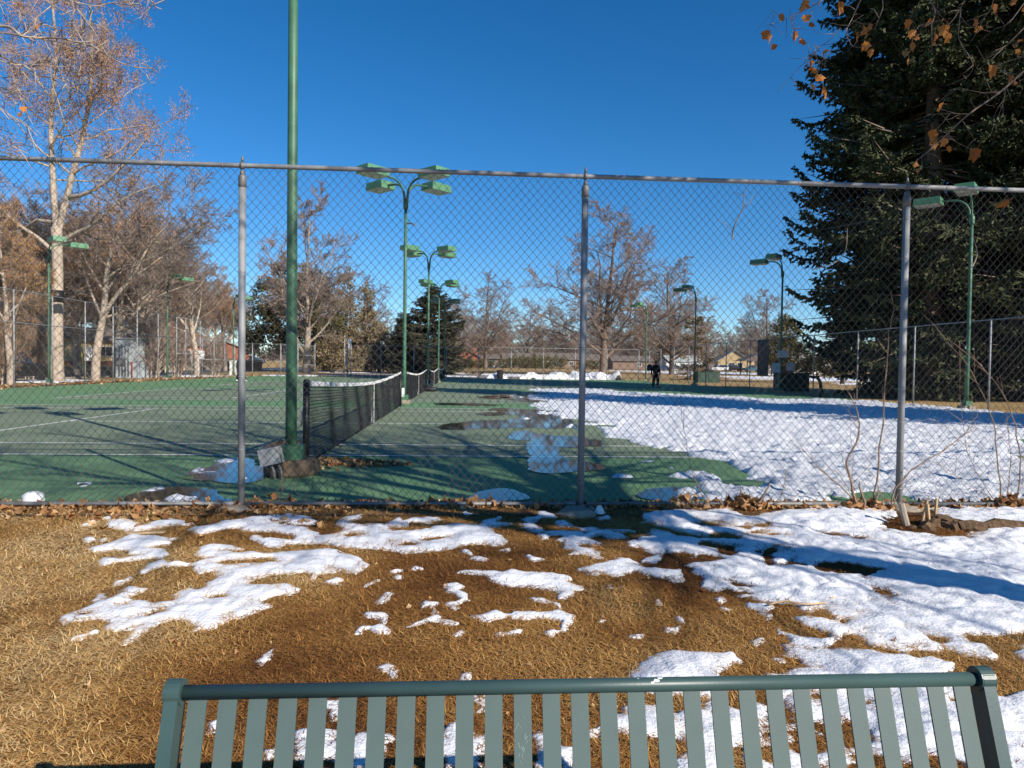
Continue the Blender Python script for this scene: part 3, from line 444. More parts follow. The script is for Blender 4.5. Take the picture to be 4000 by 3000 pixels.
# court slab and painted play areas (four courts side by side), lines
CX0, CX1, CY0, CY1 = -20.7, 17.45, 6.48, 70.8
NX = -2.014; Y1 = 9.904; PER = 14.55
m = MB(); m.box(CX0, CX1, CY0, CY1, -.12, 0)
tag(m.build('court_surface', MT['court_out']), kind='structure')
lines = MB()
def lstrip(x0, x1, y0, y1, z=.009): lines.add([(x0,y0,z),(x1,y0,z),(x1,y1,z),(x0,y1,z)], [(0,1,2,3)])
for k in range(4):
    y0 = Y1 + PER*k; y1 = y0 + 10.97; xa, xb = NX - 11.885, NX + 11.885
    m = MB(); z = .0045
    m.add([(xa,y0,z),(xb,y0,z),(xb,y1,z),(xa,y1,z)], [(0,1,2,3)])
    tag(m.build('painted_play_area', MT['court_in']), kind='structure')
    h = .036; e = 0.0006*0
    for yy in (y0, y0+1.372, y1-1.372, y1): lstrip(xa, xb, yy-h, yy+h)
    yc = (y0+y1)/2
    for xx in (xa, xb): 
        for a, b in ((y0+h, y0+1.372-h), (y0+1.372+h, y1-1.372-h), (y1-1.372+h, y1-h)): lstrip(xx-h*1.2, xx+h*1.2, a, b)
    for xx in (NX-6.4, NX+6.4): lstrip(xx-h, xx+h, y0+1.372+h, yc-h); lstrip(xx-h, xx+h, yc+h, y1-1.372-h)
    lstrip(NX-6.4-h, NX+6.4+h, yc-h, yc+h)
tag(lines.build('court_line', MT['line']), kind='structure')

# roads, playground asphalt
def strip(name, x0, x1, ylist, m_, dz):
    b = MB(); b.add([(x, y, gz(x0*.5+x1*.5, y) + dz) for y in ylist for x in (x0, x1)], [(2*i, 2*i+1, 2*i+3, 2*i+2) for i in range(len(ylist)-1)])
    return tag(b.build(name, m_), kind='structure')
strip('road', -36.8, -28.6, [-60, 6.44, 40, 72, 120, 180, 240, 400], MT['asphalt'], .02)
strip('playground_asphalt', -17, 16, [73.6, 80, 93], MT['asphalt_light'], .015)
b = MB(); b.add([(x, y, gz(0, y)+.02) for y in (196, 204) for x in (-28.6, 240)], [(0,1,3,2)]); tag(b.build('road', MT['asphalt']), kind='structure')
b = MB(); b.box(-28.6, -28.35, 6.5, 60, -.12, .09); tag(b.build('kerb', MT['concrete']), kind='structure')
b = MB(); b.box(-37.1, -36.85, 6.5, 72, -.12, .10); tag(b.build('kerb', MT['concrete']), kind='structure')

# ------------------------------------------------------------------ snow from outlines: real thickness, rounded edges
def sdf(P, X, Y):
    P = np.array(P); out = np.full(X.shape, -9.0); pad = .6
    sel = (X > P[:,0].min()-pad) & (X < P[:,0].max()+pad) & (Y > P[:,1].min()-pad) & (Y < P[:,1].max()+pad)
    x = X[sel]; y = Y[sel]
    if x.size == 0: return out
    d = np.full(x.shape, 1e9); ins = np.zeros(x.shape, bool)
    for i in range(len(P)):
        ax, ay = P[i]; bx, by = P[(i+1) % len(P)]; dx, dy = bx-ax, by-ay; L = dx*dx+dy*dy+1e-12
        t = np.clip(((x-ax)*dx+(y-ay)*dy)/L, 0, 1)
        d = np.minimum(d, (x-ax-t*dx)**2+(y-ay-t*dy)**2)
        if ay != by:
            c = (ay > y) != (by > y); ins ^= c & (x < dx*(y-ay)/(by-ay)+ax)
    d = np.sqrt(d); out[sel] = np.where(ins, d, -d); return out
def inside(q, P):
    r = False
    for i in range(len(P)):
        (ax, ay), (bx, by) = P[i], P[(i+1) % len(P)]
        if (ay > q[1]) != (by > q[1]) and q[0] < (bx-ax)*(q[1]-ay)/(by-ay)+ax: r = not r
    return r
def field(polys, X, Y):
    hole = [any(j != i and all(inside(q, B) for q in A) for j, B in enumerate(polys)) for i, A in enumerate(polys)]
    D = np.full(X.shape, -9.0)
    for A, h in zip(polys, hole):
        if not h: D = np.maximum(D, sdf(A, X, Y))
    for A, h in zip(polys, hole):
        if h: D = np.minimum(D, -sdf(A, X, Y))
    return D
def grid_faces(keep):
    ny, nx = keep.shape
    i = np.arange(ny*nx).reshape(ny, nx)
    k = keep[:-1,:-1] | keep[1:,:-1] | keep[:-1,1:] | keep[1:,1:]
    return np.stack([i[:-1,:-1][k], i[:-1,1:][k], i[1:,1:][k], i[1:,:-1][k]], 1)
def compact(V, Fc):
    u, inv = np.unique(Fc, return_inverse=True)
    return V[u], inv.reshape(Fc.shape)
def components(n, Fc):
    lab = np.arange(n)
    while True:
        m = lab[Fc].min(1); old = lab.copy()
        for k in range(Fc.shape[1]): np.minimum.at(lab, Fc[:,k], m)
        lab = lab[lab]
        if (lab == old).all(): return lab
def snow_from(name, polys, gx, gy, zf, T, W, nedge, lump, lumpf, split=False, frag=0.0, deep=0.0, m_='snow'):
    X, Y = np.meshgrid(gx, gy)
    D = field(polys, X, Y)
    D = D + (fbm(X*nedge[1], Y*nedge[1], 3, 4)-.5)*nedge[0]*2
    if deep: D = D + .012
    if deep: D = np.where(D > 0, D - .9*np.clip(fbm(X*1.9, Y*2.6, 27, 4)-.635, 0, 1)*np.clip((X-.6)/1.5, 0, 1)*np.clip(.9-D, .12, .8)*2.2, D)
    if frag: D = D - frag*np.clip(fbm(X*1.6, Y*1.0, 9, 4)-.50, 0, 1)*np.clip(1-D/3.0, 0.25, 1)*8
    e = np.clip(D/W, 0, 1); prof = np.sqrt(1-(1-e)**2)
    th = T*(.55 + .9*fbm(X*1.3, Y*1.3, 5, 3))
    bil = np.abs(2*fbm(X*lumpf, Y*lumpf, 11, 3)-1) + .5*np.abs(2*vnoise(X*lumpf*2.7, Y*lumpf*2.7, 13)-1)
    if deep: inn = np.clip(D/.30, 0, 1); th = th + deep*inn*(.3 + 1.2*fbm(X*2.1, Y*2.1, 15, 3)); lump = lump*(.35+.65*inn)
    H = prof*(th + lump*(bil-.45)*1.6)
    H = np.where(D > 0, np.maximum(H, .004*prof), -.03)
    Z = zf(X, Y) + H
    Fc = grid_faces(D > 0); V = np.stack([X.ravel(), Y.ravel(), Z.ravel()], 1); V, Fc = compact(V, Fc)
    if not split:
        return tag(link(name, np_mesh(name, V, Fc, MT[m_], True)), kind='structure')
    lab = components(len(V), Fc)
    fl = lab[Fc[:,0]]
    for L in np.unique(fl):
        ff = Fc[fl == L]
        if len(ff) < 25: continue
        v, f = compact(V, ff); tag(link(name, np_mesh(name, v, f, MT['snow'], True)), kind='structure')
lz = lambda X, Y: -0.0556*np.clip(6.0-Y, 0, 4.5)
gy = [1.9]
while gy[-1] < 6.42: gy.append(gy[-1] + .0042*gy[-1])
snow_from('snow_patch', LAWN_SNOW, np.arange(-5.6, 5.9, .0165), np.array(gy), lz, .013, .065, (.040, 12), .022, 4.8, split=True, deep=.030)
gy = [6.5]
while gy[-1] < 42: gy.append(gy[-1]*1.0055)
snow_from('court_snow', COURT_SNOW, np.arange(-4.3, 17.3, .055), np.array(gy), lambda X, Y: X*0+.004, .026, .14, (.16, 3.0), .056, 4.6, frag=.50, m_='slush')

# snow elsewhere in the park: noise-shaped sheets with thickness
def snow_sheet(name, x0, x1, y0, y1, res, thr, seed, T=.05, fx=.25, fy=.25, H0=0.0):
    gx = np.arange(x0, x1+res, res); gy = np.arange(y0, y1+res, res); X, Y = np.meshgrid(gx, gy)
    ed = np.minimum(np.minimum(X-x0, x1-X)/(x1-x0), np.minimum(Y-y0, y1-Y)/(y1-y0))
    D = fbm(X*fx, Y*fy, seed, 4) - thr + np.clip(ed*5, 0, 1)*.35 - .35
    e = np.clip(D/.08, 0, 1); prof = np.sqrt(1-(1-e)**2)
    Hh = np.where(D > 0, T*prof*(.7+.6*fbm(X*2, Y*2, seed+5, 3)) + H0*np.clip(D*3, 0, 1)*(.5+fbm(X*1.1, Y*1.1, seed+8, 4)), -.05)
    gzv = np.vectorize(gz)
    Z = gzv(X, Y) + Hh + .02
    Fc = grid_faces(D > 0)
    if len(Fc) == 0: return
    V = np.stack([X.ravel(), Y.ravel(), Z.ravel()], 1); V, Fc = compact(V, Fc)
    return tag(link(name, np_mesh(name, V, Fc, MT['snow'], True)), kind='structure')
snow_sheet('park_snow', 2, 18, 81, 97, .3, .34, 4, fx=.12, fy=.4)
snow_sheet('park_snow', -24, 4, 94, 103, .4, .46, 14, fx=.10, fy=.5)
snow_sheet('park_snow', -9, 3, 78.5, 82, .25, .40, 24, fx=.2, fy=.5)
snow_sheet('park_snow', 28, 95, 62, 112, .5, .44, 34, fx=.07, fy=.22)
snow_sheet('park_snow', 34, 75, 52, 64, .4, .40, 37, fx=.08, fy=.3)
snow_sheet('park_snow', 30, 70, 120, 170, .8, .46, 44, fx=.06, fy=.2)
snow_sheet('park_snow', -28.3, -21.6, 60, 72, .2, .36, 54, fx=.3, fy=.4)
snow_sheet('park_snow', -28.3, -23.5, 40.5, 52, .2, .44, 64, fx=.3, fy=.4)
snow_sheet('park_snow', -21, -15, 71.3, 76, .2, .38, 74, fx=.3, fy=.5)
snow_sheet('park_snow', -50, -15, 104, 116, .5, .46, 84, fx=.1, fy=.3)
snow_sheet('snow_pile', 10.6, 16.4, 71.9, 75.2, .14, .28, 95, T=.15, H0=1.05, fx=.5, fy=.5)
snow_sheet('snow_pile', 5.5, 11.2, 71.9, 74.2, .14, .30, 97, T=.12, H0=.55, fx=.5, fy=.5)
snow_sheet('snow_pile', 1.8, 5.0, 72.0, 73.8, .14, .34, 99, T=.12, H0=.40, fx=.6, fy=.6)

# puddles: thin water sheets lying on the court
for P in PUDDLES:
    P = np.array(P); Q = []
    for i in range(len(P)):           # round the outline (Chaikin)
        a, b_ = P[i], P[(i+1) % len(P)]; Q += [a*.75+b_*.25, a*.25+b_*.75]
    Q2 = []
    for i in range(len(Q)):
        a, b_ = Q[i], Q[(i+1) % len(Q)]; k = max(1, int(np.linalg.norm(b_-a)/.10))
        for j in range(k):
            q = a + (b_-a)*j/k; f = .045*q[1]/9; q = q + np.array([(float(fbm(q[:1]*5, q[1:]*5, 41, 3)[0])-.5)*2*f*1.6, (float(fbm(q[:1]*5, q[1:]*5, 47, 3)[0])-.5)*2*f*4]); Q2.append(q)
    Q = Q2
    m = MB(); m.add([(q[0], max(q[1], 6.5), .0125) for q in Q], [tuple(range(len(Q)))])
    me = m.mesh('puddle', MT['water'])
    if me.polygons[0].normal.z < 0: me.flip_normals()
    tag(link('puddle', me), kind='structure')

# ------------------------------------------------------------------ dead grass and fallen leaves
rg = np.random.default_rng(7)
n = 400000
u = rg.random(n); yy = np.sqrt(1.75**2 + u*(6.25**2-1.75**2)); xx = (rg.random(n)*2-1)*(.80*yy+.5) + .066*yy
ang = rg.random(n)*2*np.pi; tilt = np.where(rg.random(n) < .035, rg.uniform(.35, .9, n), np.abs(rg.normal(0, .20, n)) + .02); ln = .028 + .035*rg.random(n); wd = .0011 + .0018*rg.random(n)
big = fbm(xx*1.1, yy*1.1, 21, 4); wet = np.clip((xx+1.6)/2.2, 0, 1)*.16
keep = rg.random(n) < np.clip(.35 + 1.2*fbm(xx*4, yy*4, 31, 3), 0, 1)
xx, yy, ang, tilt, ln, wd, big, wet = [a[keep] for a in (xx, yy, ang, tilt, ln, wd, big, wet)]; n = len(xx)
z0 = lz(xx, yy); dx, dy = np.cos(ang)*np.cos(tilt), np.sin(ang)*np.cos(tilt); px, py = -np.sin(ang)*wd, np.cos(ang)*wd
lift = rg.random(n)*.012
V = np.empty((n, 3, 3)); V[:,0] = np.stack([xx-px, yy-py, z0+lift], 1); V[:,1] = np.stack([xx+px, yy+py, z0+lift], 1)
V[:,2] = np.stack([xx+dx*ln, yy+dy*ln, z0+lift+np.sin(tilt)*ln], 1)
rv = np.clip(.10 + 1.25*(big-.18) - wet*1.5 + .22*np.clip((-xx-.4)/2.0, 0, 1) + .42*(rg.random(n)-.5), 0, 1)
MT['blade'] = ramp_rnd('dry_grass', [(.085,.032,.009),(.235,.098,.026),(.41,.212,.060),(.60,.37,.135),(.74,.56,.29)], .8)
g = link('dead_grass', np_mesh('dead_grass', V.reshape(-1,3), np.arange(3*n).reshape(n,3), MT['blade'], attr=rv)); tag(g, kind='stuff')

# a lobed dry leaf, curled; several variants
def leaf_shape(rng, size, curl, lobes=5):
    k = 15; pts = []
    for i in range(k):
        a = -math.pi/2 + 2*math.pi*(i+.5)/k
        r = size*(.30 + .22*abs(math.sin((i+.5)/k*math.pi*lobes)) + .05*rng.random())*(1.15 if math.sin(a) > 0 else .9)
        pts.append((r*math.cos(a), r*math.sin(a)))
    ax = rng.uniform(0, math.pi); cx, cy = math.cos(ax), math.sin(ax)
    vs = [(0, 0, 0)] + [(x, y, curl*((x*cx+y*cy)**2)/size*2.4 + rng.uniform(-.05, .05)*size) for x, y in pts]
    return vs, [(0, 1+i, 1+(i+1) % k) for i in range(k)]
lr = random.Random(5)
leaf_meshes = []
for i in range(8):
    vs, fs = leaf_shape(lr, 1.0, lr.uniform(.3, 1.1)); leaf_meshes.append(np_mesh('fallen_leaf', np.array(vs), np.array(fs), MT['deadleaf'], attr=[lr.random()]*len(fs)))
def leaf_pos():
    while True:
        x = lr.uniform(-5.2, 5.8); y = 6.33 + lr.gauss(.015, .085)
        if x < -1.0 and lr.random() < .40: y = 6.3 - abs(lr.gauss(0, .30))
        if 5.2 < y < 6.6: return x, y
for i in range(300):
    x, y = leaf_pos(); s = lr.uniform(.035, .072)
    o = link('fallen_leaf', leaf_meshes[i % 8]); o.location = (x, y, float(lz(0, np.array(y))) + lr.uniform(.010, .04)); o.scale = (s*1.2, s*1.2, s*1.2)
    o.rotation_euler = (lr.gauss(0, .5), lr.gauss(0, .5), lr.uniform(0, 6.3))
    tag(o, 'dry curled brown leaf in the litter along the fence foot', 'leaf', 'fallen leaves along the fence')
vs_, fs_, rr_ = [], [], []
def scatter_leaf(x, y, z, s, tl=.35):
    v, f = leaf_shape(lr, s, lr.uniform(.2, 1.0)); q = Matrix.Rotation(lr.uniform(0,6.3), 3, 'Z') @ Matrix.Rotation(lr.gauss(0,tl), 3, 'X') @ Matrix.Rotation(lr.gauss(0,tl), 3, 'Y')
    n0 = len(vs_); c = Vector((x, y, z))
    vs_.extend([tuple(q @ Vector(p) + c) for p in v]); fs_.extend([tuple(i+n0 for i in t) for t in f]); rr_.extend([lr.random()]*len(f))
for i in range(2200):
    x, y = leaf_pos(); scatter_leaf(x, y, float(lz(0, np.array(y))) + lr.uniform(.002, .025), lr.uniform(.03, .07))
for i in range(420):
    y = 2.0 + 4.2*math.sqrt(lr.random()); x = lr.uniform(-.8, .9)*y
    scatter_leaf(x, y, float(lz(0, np.array(y))) + .010, lr.uniform(.014, .034), .25)
for i in range(700):                                   # litter along the left court edge and under the side fence
    y = lr.uniform(22, 71); scatter_leaf(-20.9 + lr.gauss(-.6, .9), y, lr.uniform(0, .04), lr.uniform(.08, .16))
for i in range(260):                                   # drift at the foot of the net post
    a = lr.random(); scatter_leaf(-1.9 + 1.15*a + lr.gauss(0,.05), 9.05 + lr.gauss(0,.20)*(1.2-a), .008 + .05*(1-a)*lr.random(), lr.uniform(.04, .08))
tag(link('leaf_litter', np_mesh('leaf_litter', np.array(vs_), np.array(fs_), MT['deadleaf'], attr=rr_)), kind='stuff')
b = MB(); b.add([(x, y, (.012 if y < 6.45 else .004)) for y in (5.95, 6.47) for x in (-7, 7)], [(0,1,3,2)])
MT['soil'] = mat('leafy_soil', (.13,.065,.028), .95, c2=(.05,.026,.013), scale=5, bump=1.0, bscale=30, detail=8)
tag(b.build('bare_soil', MT['soil']), kind='structure')
b = MB(); b.add([(-21.9,6.5,-.012),(-20.71,6.5,-.012),(-20.71,71,-.012),(-21.9,71,-.012)], [(0,1,2,3)]); tag(b.build('bare_soil', MT['soil']), kind='structure')

# ------------------------------------------------------------------ bench (back to the courts, seat towards the camera)
BX, BY, BZ = .2975, 1.54, .578
bench = empty('park_bench', (BX, 1.25, -.25))
tag(bench, 'dark green steel strap bench facing away from the tennis courts', 'bench')
def off(b): return [(x-BX, y-1.25, z+.25) for x, y, z in b.v]
def bpart(b, name, m_, parent=bench, sm=False):
    b.v = off(b); return b.build(name, m_, parent, sm)
b = MB(); b.tube([(BX-.905, BY, BZ), (BX+.905, BY, BZ)], .0158, 20); rail = bpart(b, 'top_rail', MT['bench'], sm=True)
b = MB(); b.tube([(BX-.9, .93, .165), (BX+.9, .93, .165)], .0185, 14); bpart(b, 'front_rail', MT['bench'], sm=True)
# white scuff on the rail
rq = random.Random(3); b = MB()
for cx, ca, sx, sa in ((0.438, 2.15, .010, .30), (.447, 1.72, .007, .25), (.428, 2.45, .005, .16), (.455, 1.45, .003, .10), (.397, 1.75, .0025, .08)):
    k = 10; ring = []
    for i in range(k):
        a = 2*math.pi*i/k; r = rq.uniform(.6, 1.1); xx_ = cx + sx*r*math.cos(a); an = ca + sa*r*math.sin(a)
        ring.append((xx_, BY + .0161*math.cos(an), BZ + .0161*math.sin(an)))
    b.add(ring + [(cx, BY + .0163*math.cos(ca), BZ + .0163*math.sin(ca))], [(i, (i+1) % k, k) for i in range(k)])
bpart(b, 'white_scuff', MT['white_mark'], rail)
# one strap: back, bend, seat
def strap_mesh(wd=.039, th=.005):
    path = [(BY-.006, BZ-.012), (BY-.055, .42), (BY-.105, .28), (BY-.145, .205), (BY-.20, .175), (BY-.30, .168), (BY-.45, .172), (.945, .170), (.93, .145)]
    vs = []; n_ = len(path)
    for i, (y, z) in enumerate(path):
        a = path[max(0, i-1)]; c = path[min(n_-1, i+1)]; ty, tz = c[0]-a[0], c[1]-a[1]; L = math.hypot(ty, tz); ny_, nz_ = -tz/L, ty/L
        for sx, s in ((-1,-1),(1,-1),(1,1),(-1,1)): vs.append((sx*wd/2, y-1.25+ny_*th/2*s, z+.25+nz_*th/2*s))
    fs = [(i*4+k, i*4+(k+1) % 4, i*4+4+(k+1) % 4, i*4+4+k) for i in range(n_-1) for k in range(4)] + [(3,2,1,0), tuple((n_-1)*4+k for k in range(4))]
    me = bpy.data.meshes.new('slat'); me.from_pydata(vs, [], fs); me.materials.append(MT['bench_slat']); me.update(); return me
sm_ = strap_mesh(); sx0 = at(772, BY) + .004; sx1 = at(3788, BY) - .004
for i in range(28):
    o = link('slat', sm_, bench, (sx0 + (sx1-sx0)*i/27 - BX, 0, 0))
    if i == 11:
        rr = random.Random(8); s = MB()
        for j in range(16):
            x = rr.uniform(-.013, .013); t = rr.uniform(.03, .13); l = rr.uniform(.006, .02); a = rr.uniform(-.9, .9); dz = l*math.cos(a); dx = l*math.sin(a)
            def pt(xq, tq): return (xq, BY-1.25-.006-tq*.33-.0036-.0006, BZ+.25-.012-tq)
            s.add([pt(x, t), pt(x+.0016, t+.0004), pt(x+dx+.0012, t+dz), pt(x+dx, t+dz)], [(0,1,2,3)])
        s.build('scratch_mark', mat('scratched_paint', (.20,.25,.23), .6, .2, 30), o)
for sgn in (-1, 1):
    x0 = BX + sgn*.918; b = MB(); prof = []
    for i in range(13):
        a = math.pi*(-.10 + 1.2*i/12); prof.append((BY - .002 + .026*math.cos(a), BZ + .002 + .026*math.sin(a)))
    prof += [(BY-.10, .36), (BY-.17, .17), (BY-.17, -.25), (BY-.11, -.25), (BY-.105, .16), (BY-.04, .36)]
    b.prism(prof, x0-.0145, x0+.0145); e = bpart(b, 'end_frame', MT['bench'])
    b = MB(); b.prism([(BY + .0275*math.cos(2*math.pi*i/18), BZ + .002 + .0275*math.sin(2*math.pi*i/18)) for i in range(18)], x0-.0175, x0+.0175); bpart(b, 'end_cap', MT['bench'])
    b = MB(); b.prism([(.91,-.25),(.965,-.25),(.965,.14),(BY-.16,.14),(BY-.16,.165),(.93,.17),(.91,.15)], x0-.014, x0+.014); bpart(b, 'leg', MT['bench'])

# ------------------------------------------------------------------ near chain-link fence
FY, FH = 6.3325, 3.06
fence = empty('chain_link_fence', (1.067, FY, 0))
tag(fence, 'tall galvanized chain-link fence in front of the courts, nearest to the bench', 'fence')
fo = Vector((1.067, FY, 0))
def fpart(b, name, m_, parent=fence, sm=False):
    b.v = [(x-fo.x, y-fo.y, z-fo.z) for x, y, z in b.v]; return b.build(name, m_, parent, sm)
PXS = [-1.983+3.05*k for k in range(-3, 6)]
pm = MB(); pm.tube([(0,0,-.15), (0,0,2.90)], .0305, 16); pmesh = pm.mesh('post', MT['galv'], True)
cm = MB(); cm.lathe([(.0345,2.84),(.0345,2.925),(.028,2.945),(.02,2.955)], 14); cm.box(-.014,.014,-.026,.026,2.94,2.985)
for a in range(12):
    a0, a1 = 2*math.pi*a/12, 2*math.pi*(a+1)/12
cm.prism([(.034*math.cos(2*math.pi*i/12), 3.03+.034*math.sin(2*math.pi*i/12)) for i in range(12)], -.012, .012, 'x')
cm.lathe([(.010,3.062),(.013,3.08),(.012,3.095),(.006,3.112),(.001,3.118)], 8)
cmesh = cm.mesh('post_cap', MT['galv_dark'], True)
tm = MB(); tm.tube([(.0325*math.cos(2*math.pi*i/14), .0325*math.sin(2*math.pi*i/14), .006*math.sin(2*math.pi*i/14)) for i in range(15)], .0022, 4, caps=False); tm.tube([(-.031,.012,0),(-.046,.03,-.004),(-.049,.034,.004)], .0022, 4)
tmesh = tm.mesh('tie_wire', MT['tie'], True)
trm = MB(); trm.tube([(0, .0235*math.cos(2*math.pi*i/12), .0235*math.sin(2*math.pi*i/12)) for i in range(13)], .0022, 4, caps=False); trm.tube([(0,.01,-.023),(.004,.025,-.036),(.008,.028,-.03)], .002, 4)
trmesh = trm.mesh('tie_wire', MT['tie'], True)
ft = MB(); ft.lathe([(.17,-.05),(.165,.02),(.12,.045),(.03,.05)], 14); ftm = ft.mesh('footing', MT['concrete'], True)
rf = random.Random(4)
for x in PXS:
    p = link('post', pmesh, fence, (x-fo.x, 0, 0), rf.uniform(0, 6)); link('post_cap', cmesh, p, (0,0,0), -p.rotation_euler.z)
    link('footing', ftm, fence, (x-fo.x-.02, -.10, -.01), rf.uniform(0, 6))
    if -5.5 < x < 7.5:
        for k in range(9): link('tie_wire', tmesh, p, (0,0,.22+.31*k+rf.uniform(-.03,.03)), -p.rotation_euler.z + rf.uniform(-.25,.25))
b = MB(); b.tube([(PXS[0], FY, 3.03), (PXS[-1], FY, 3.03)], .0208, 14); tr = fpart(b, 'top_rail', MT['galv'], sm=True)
x = -4.1
while x < 5.5: link('tie_wire', trmesh, fence, (x-fo.x, 0, 3.03), 0); x += rf.uniform(.42, .62)
for a, c in zip(PXS[:-1], PXS[1:]):
    b = MB(); b.tube([(a+.05, FY-.035, .045), (c-.05, FY-.035, .046)], .0185, 10); fpart(b, 'bottom_rail', MT['galv_dark'], sm=True)
    b = MB(); b.tube([(c-.16, FY-.035, .046), (c-.05, FY-.035, .046)], .022, 10); fpart(b, 'rail_sleeve', MT['galv_dark'], sm=True)
DW, DH = .0748, .0853
def wire_mesh_for(ph):
    b = MB(); pts = []; k = 0; z = .035
    while z < 3.075: pts.append((DW/2*((k+ph) % 2), .0032*(1 if (k+ph) % 2 else -1), z)); z += DH/2; k += 1
    b.tube(pts, .0024, 4); return b.mesh('wire', MT['wire'])
WA = [wire_mesh_for(0), wire_mesh_for(1)]
i0 = int(-4.25/(DW/2)); i1 = int(5.55/(DW/2))
for i in range(i0, i1): link('wire', WA[i % 2], fence, (i*DW/2-fo.x, .030, 0))
b = MB()
for i in list(range(int(-9.0/(DW/2)), i0)) + list(range(i1, int(9.5/(DW/2)))):
    k = 0; z = .035; pts = []
    while z < 3.075: pts.append((i*DW/2 + DW/2*((k+i) % 2), FY+.03, z)); z += DH/2; k += 1
    b.tube(pts, .0025, 3, caps=False)
tag(fpart(b, 'wire_mesh', MT['wire']), kind='stuff')

# ------------------------------------------------------------------ other court fences (distant mesh as a real sheet with a diamond weave)
def mesh_mat():
    m = bpy.data.materials.new('distant_chain_link'); m.use_nodes = True; nt = m.node_tree; nt.nodes.clear(); L = nt.links.new
    tc = nt.nodes.new('ShaderNodeTexCoord'); sp = nt.nodes.new('ShaderNodeSeparateXYZ'); L(tc.outputs['Object'], sp.inputs[0])
    def mth(op, a, b=None):
        n_ = nt.nodes.new('ShaderNodeMath'); n_.operation = op
        for i, q in enumerate((a, b)):
            if q is None: continue
            if isinstance(q, (int, float)): n_.inputs[i].default_value = q
            else: L(q, n_.inputs[i])
        return n_.outputs[0]
    s = mth('MULTIPLY', mth('ADD', sp.outputs[0], sp.outputs[2]), 13.4); d = mth('MULTIPLY', mth('SUBTRACT', sp.outputs[0], sp.outputs[2]), 13.4)
    a = mth('LESS_THAN', mth('FRACT', s), .036); c = mth('LESS_THAN', mth('FRACT', d), .036); f = mth('MAXIMUM', a, c)
    t = nt.nodes.new('ShaderNodeBsdfTransparent'); df = nt.nodes.new('ShaderNodeBsdfDiffuse'); df.inputs[0].default_value = (.17,.155,.145,1)
    mx = nt.nodes.new('ShaderNodeMixShader'); L(f, mx.inputs[0]); L(t.outputs[0], mx.inputs[1]); L(df.outputs[0], mx.inputs[2])
    o = nt.nodes.new('ShaderNodeOutputMaterial'); L(mx.outputs[0], o.inputs[0]); return m
MT['mesh'] = mesh_mat()
farpost = {}
def far_fence(label, p0, p1, H, rails, step=3.05, col_='galv', skip=(), tall=None):
    p0 = Vector(p0); p1 = Vector(p1); L = (p1-p0).length; rz = math.atan2(p1.y-p0.y, p1.x-p0.x)
    t = empty('chain_link_fence', (p0.x, p0.y, 0), rz); tag(t, label, 'fence')
    key = (H, col_)
    if key not in farpost:
        b = MB(); b.tube([(0,0,-.1),(0,0,H)], .032, 8); farpost[key] = b.mesh('post', MT[col_], True)
    n_ = max(1, round(L/step))
    for i in range(n_+1):
        if i in skip: continue
        link('post', farpost[key], t, (L*i/n_, 0, 0))
    for z in rails:
        b = MB(); b.tube([(0,0,z),(L,0,z)], .022, 6); b.build('rail', MT[col_], t, True)
    b = MB(); b.add([(0,.035,.03),(L,.035,.03),(L,.035,H-.02),(0,.035,H-.02)], [(0,1,2,3)]); b.build('mesh_panel', MT['mesh'], t)
    return t
far_fence('tall galvanized fence with a mid rail along the left side of the courts', (-21.3, 6.6), (-21.3, 53), 4.6, (4.58, 3.05))
far_fence('lower galvanized fence at the far left, beyond the tall side fence', (-21.3, 58), (-21.3, 71.3), 3.2, (3.18, 1.5), step=2.6)
far_fence('galvanized back fence right of the gates, along the far end', (-11.9, 71.4), (17.9, 71.4), 3.2, (3.18,), step=3.3)
far_fence('short green-tinted back fence section left of the far gates', (-21.3, 71.4), (-17.3, 71.4), 3.2, (3.18, 1.45), step=4)
far_fence('dark side fence along the right edge of the snowy court', (17.9, 6.6), (17.9, 71.2), 3.12, (3.10,), step=4.1)
# gates in the back fence: two leaves each
def gate(x0, x1, y, label, H=3.05):
    t = empty('fence_gate', ((x0+x1)/2, y, 0)); tag(t, label, 'gate'); h = (x1-x0)/2
    for nm, pts in (('post', [(-h-.09,0,-.1),(-h-.09,0,H+.25)]), ('post', [(h+.09,0,-.1),(h+.09,0,H+.25)]), ('stile', [(-h,0,.12),(-h,0,H)]), ('stile', [(h,0,.12),(h,0,H)]),
                    ('rail', [(-h,0,.12),(h,0,.12)]), ('rail', [(-h,0,H)]+[(h,0,H)]), ('rail', [(-h,0,1.15),(h,0,1.15)]), ('rail', [(-h,0,2.1),(h,0,2.1)])):
        b = MB(); b.tube(pts, .035 if nm == 'post' else .024, 8); b.build(nm, MT['galv'], t, True)
    b = MB(); b.add([(-h,.03,.12),(h,.03,.12),(h,.03,H),(-h,.03,H)], [(0,1,2,3)]); b.build('mesh_panel', MT['mesh'], t)
for px0, px1, lb in ((1098, 1158, 'left gate in the far back fence, beside the green light pole'), (1165, 1226, 'right gate in the far back fence, in front of a bare tree trunk')):
    gate(at(px0, 71.4), at(px1, 71.4), 71.4, lb)
gt = empty('fence_gate', (-21.35, 55.4, 0), R(90)); tag(gt, 'narrow metal gate frame in the left fence beside the grey cabinet', 'gate')
for pts in ([(-2.3,0,0),(-2.3,0,4.6)], [(-.6,0,0),(-.6,0,4.6)], [(.6,0,.05),(.6,0,2.15)], [(1.7,0,.05),(1.7,0,2.15)], [(2.3,0,0),(2.3,0,4.6)]):
    b = MB(); b.tube(pts, .035, 8); b.build('post', MT['galv'], gt, True)
for z, a, c in ((.08,.6,1.7),(1.1,.6,1.7),(2.15,.6,1.7),(1.9,-2.3,2.3),(4.58,-2.3,2.3)):
    b = MB(); b.tube([(a,0,z),(c,0,z)], .025, 8); b.build('rail', MT['galv'], gt, True)

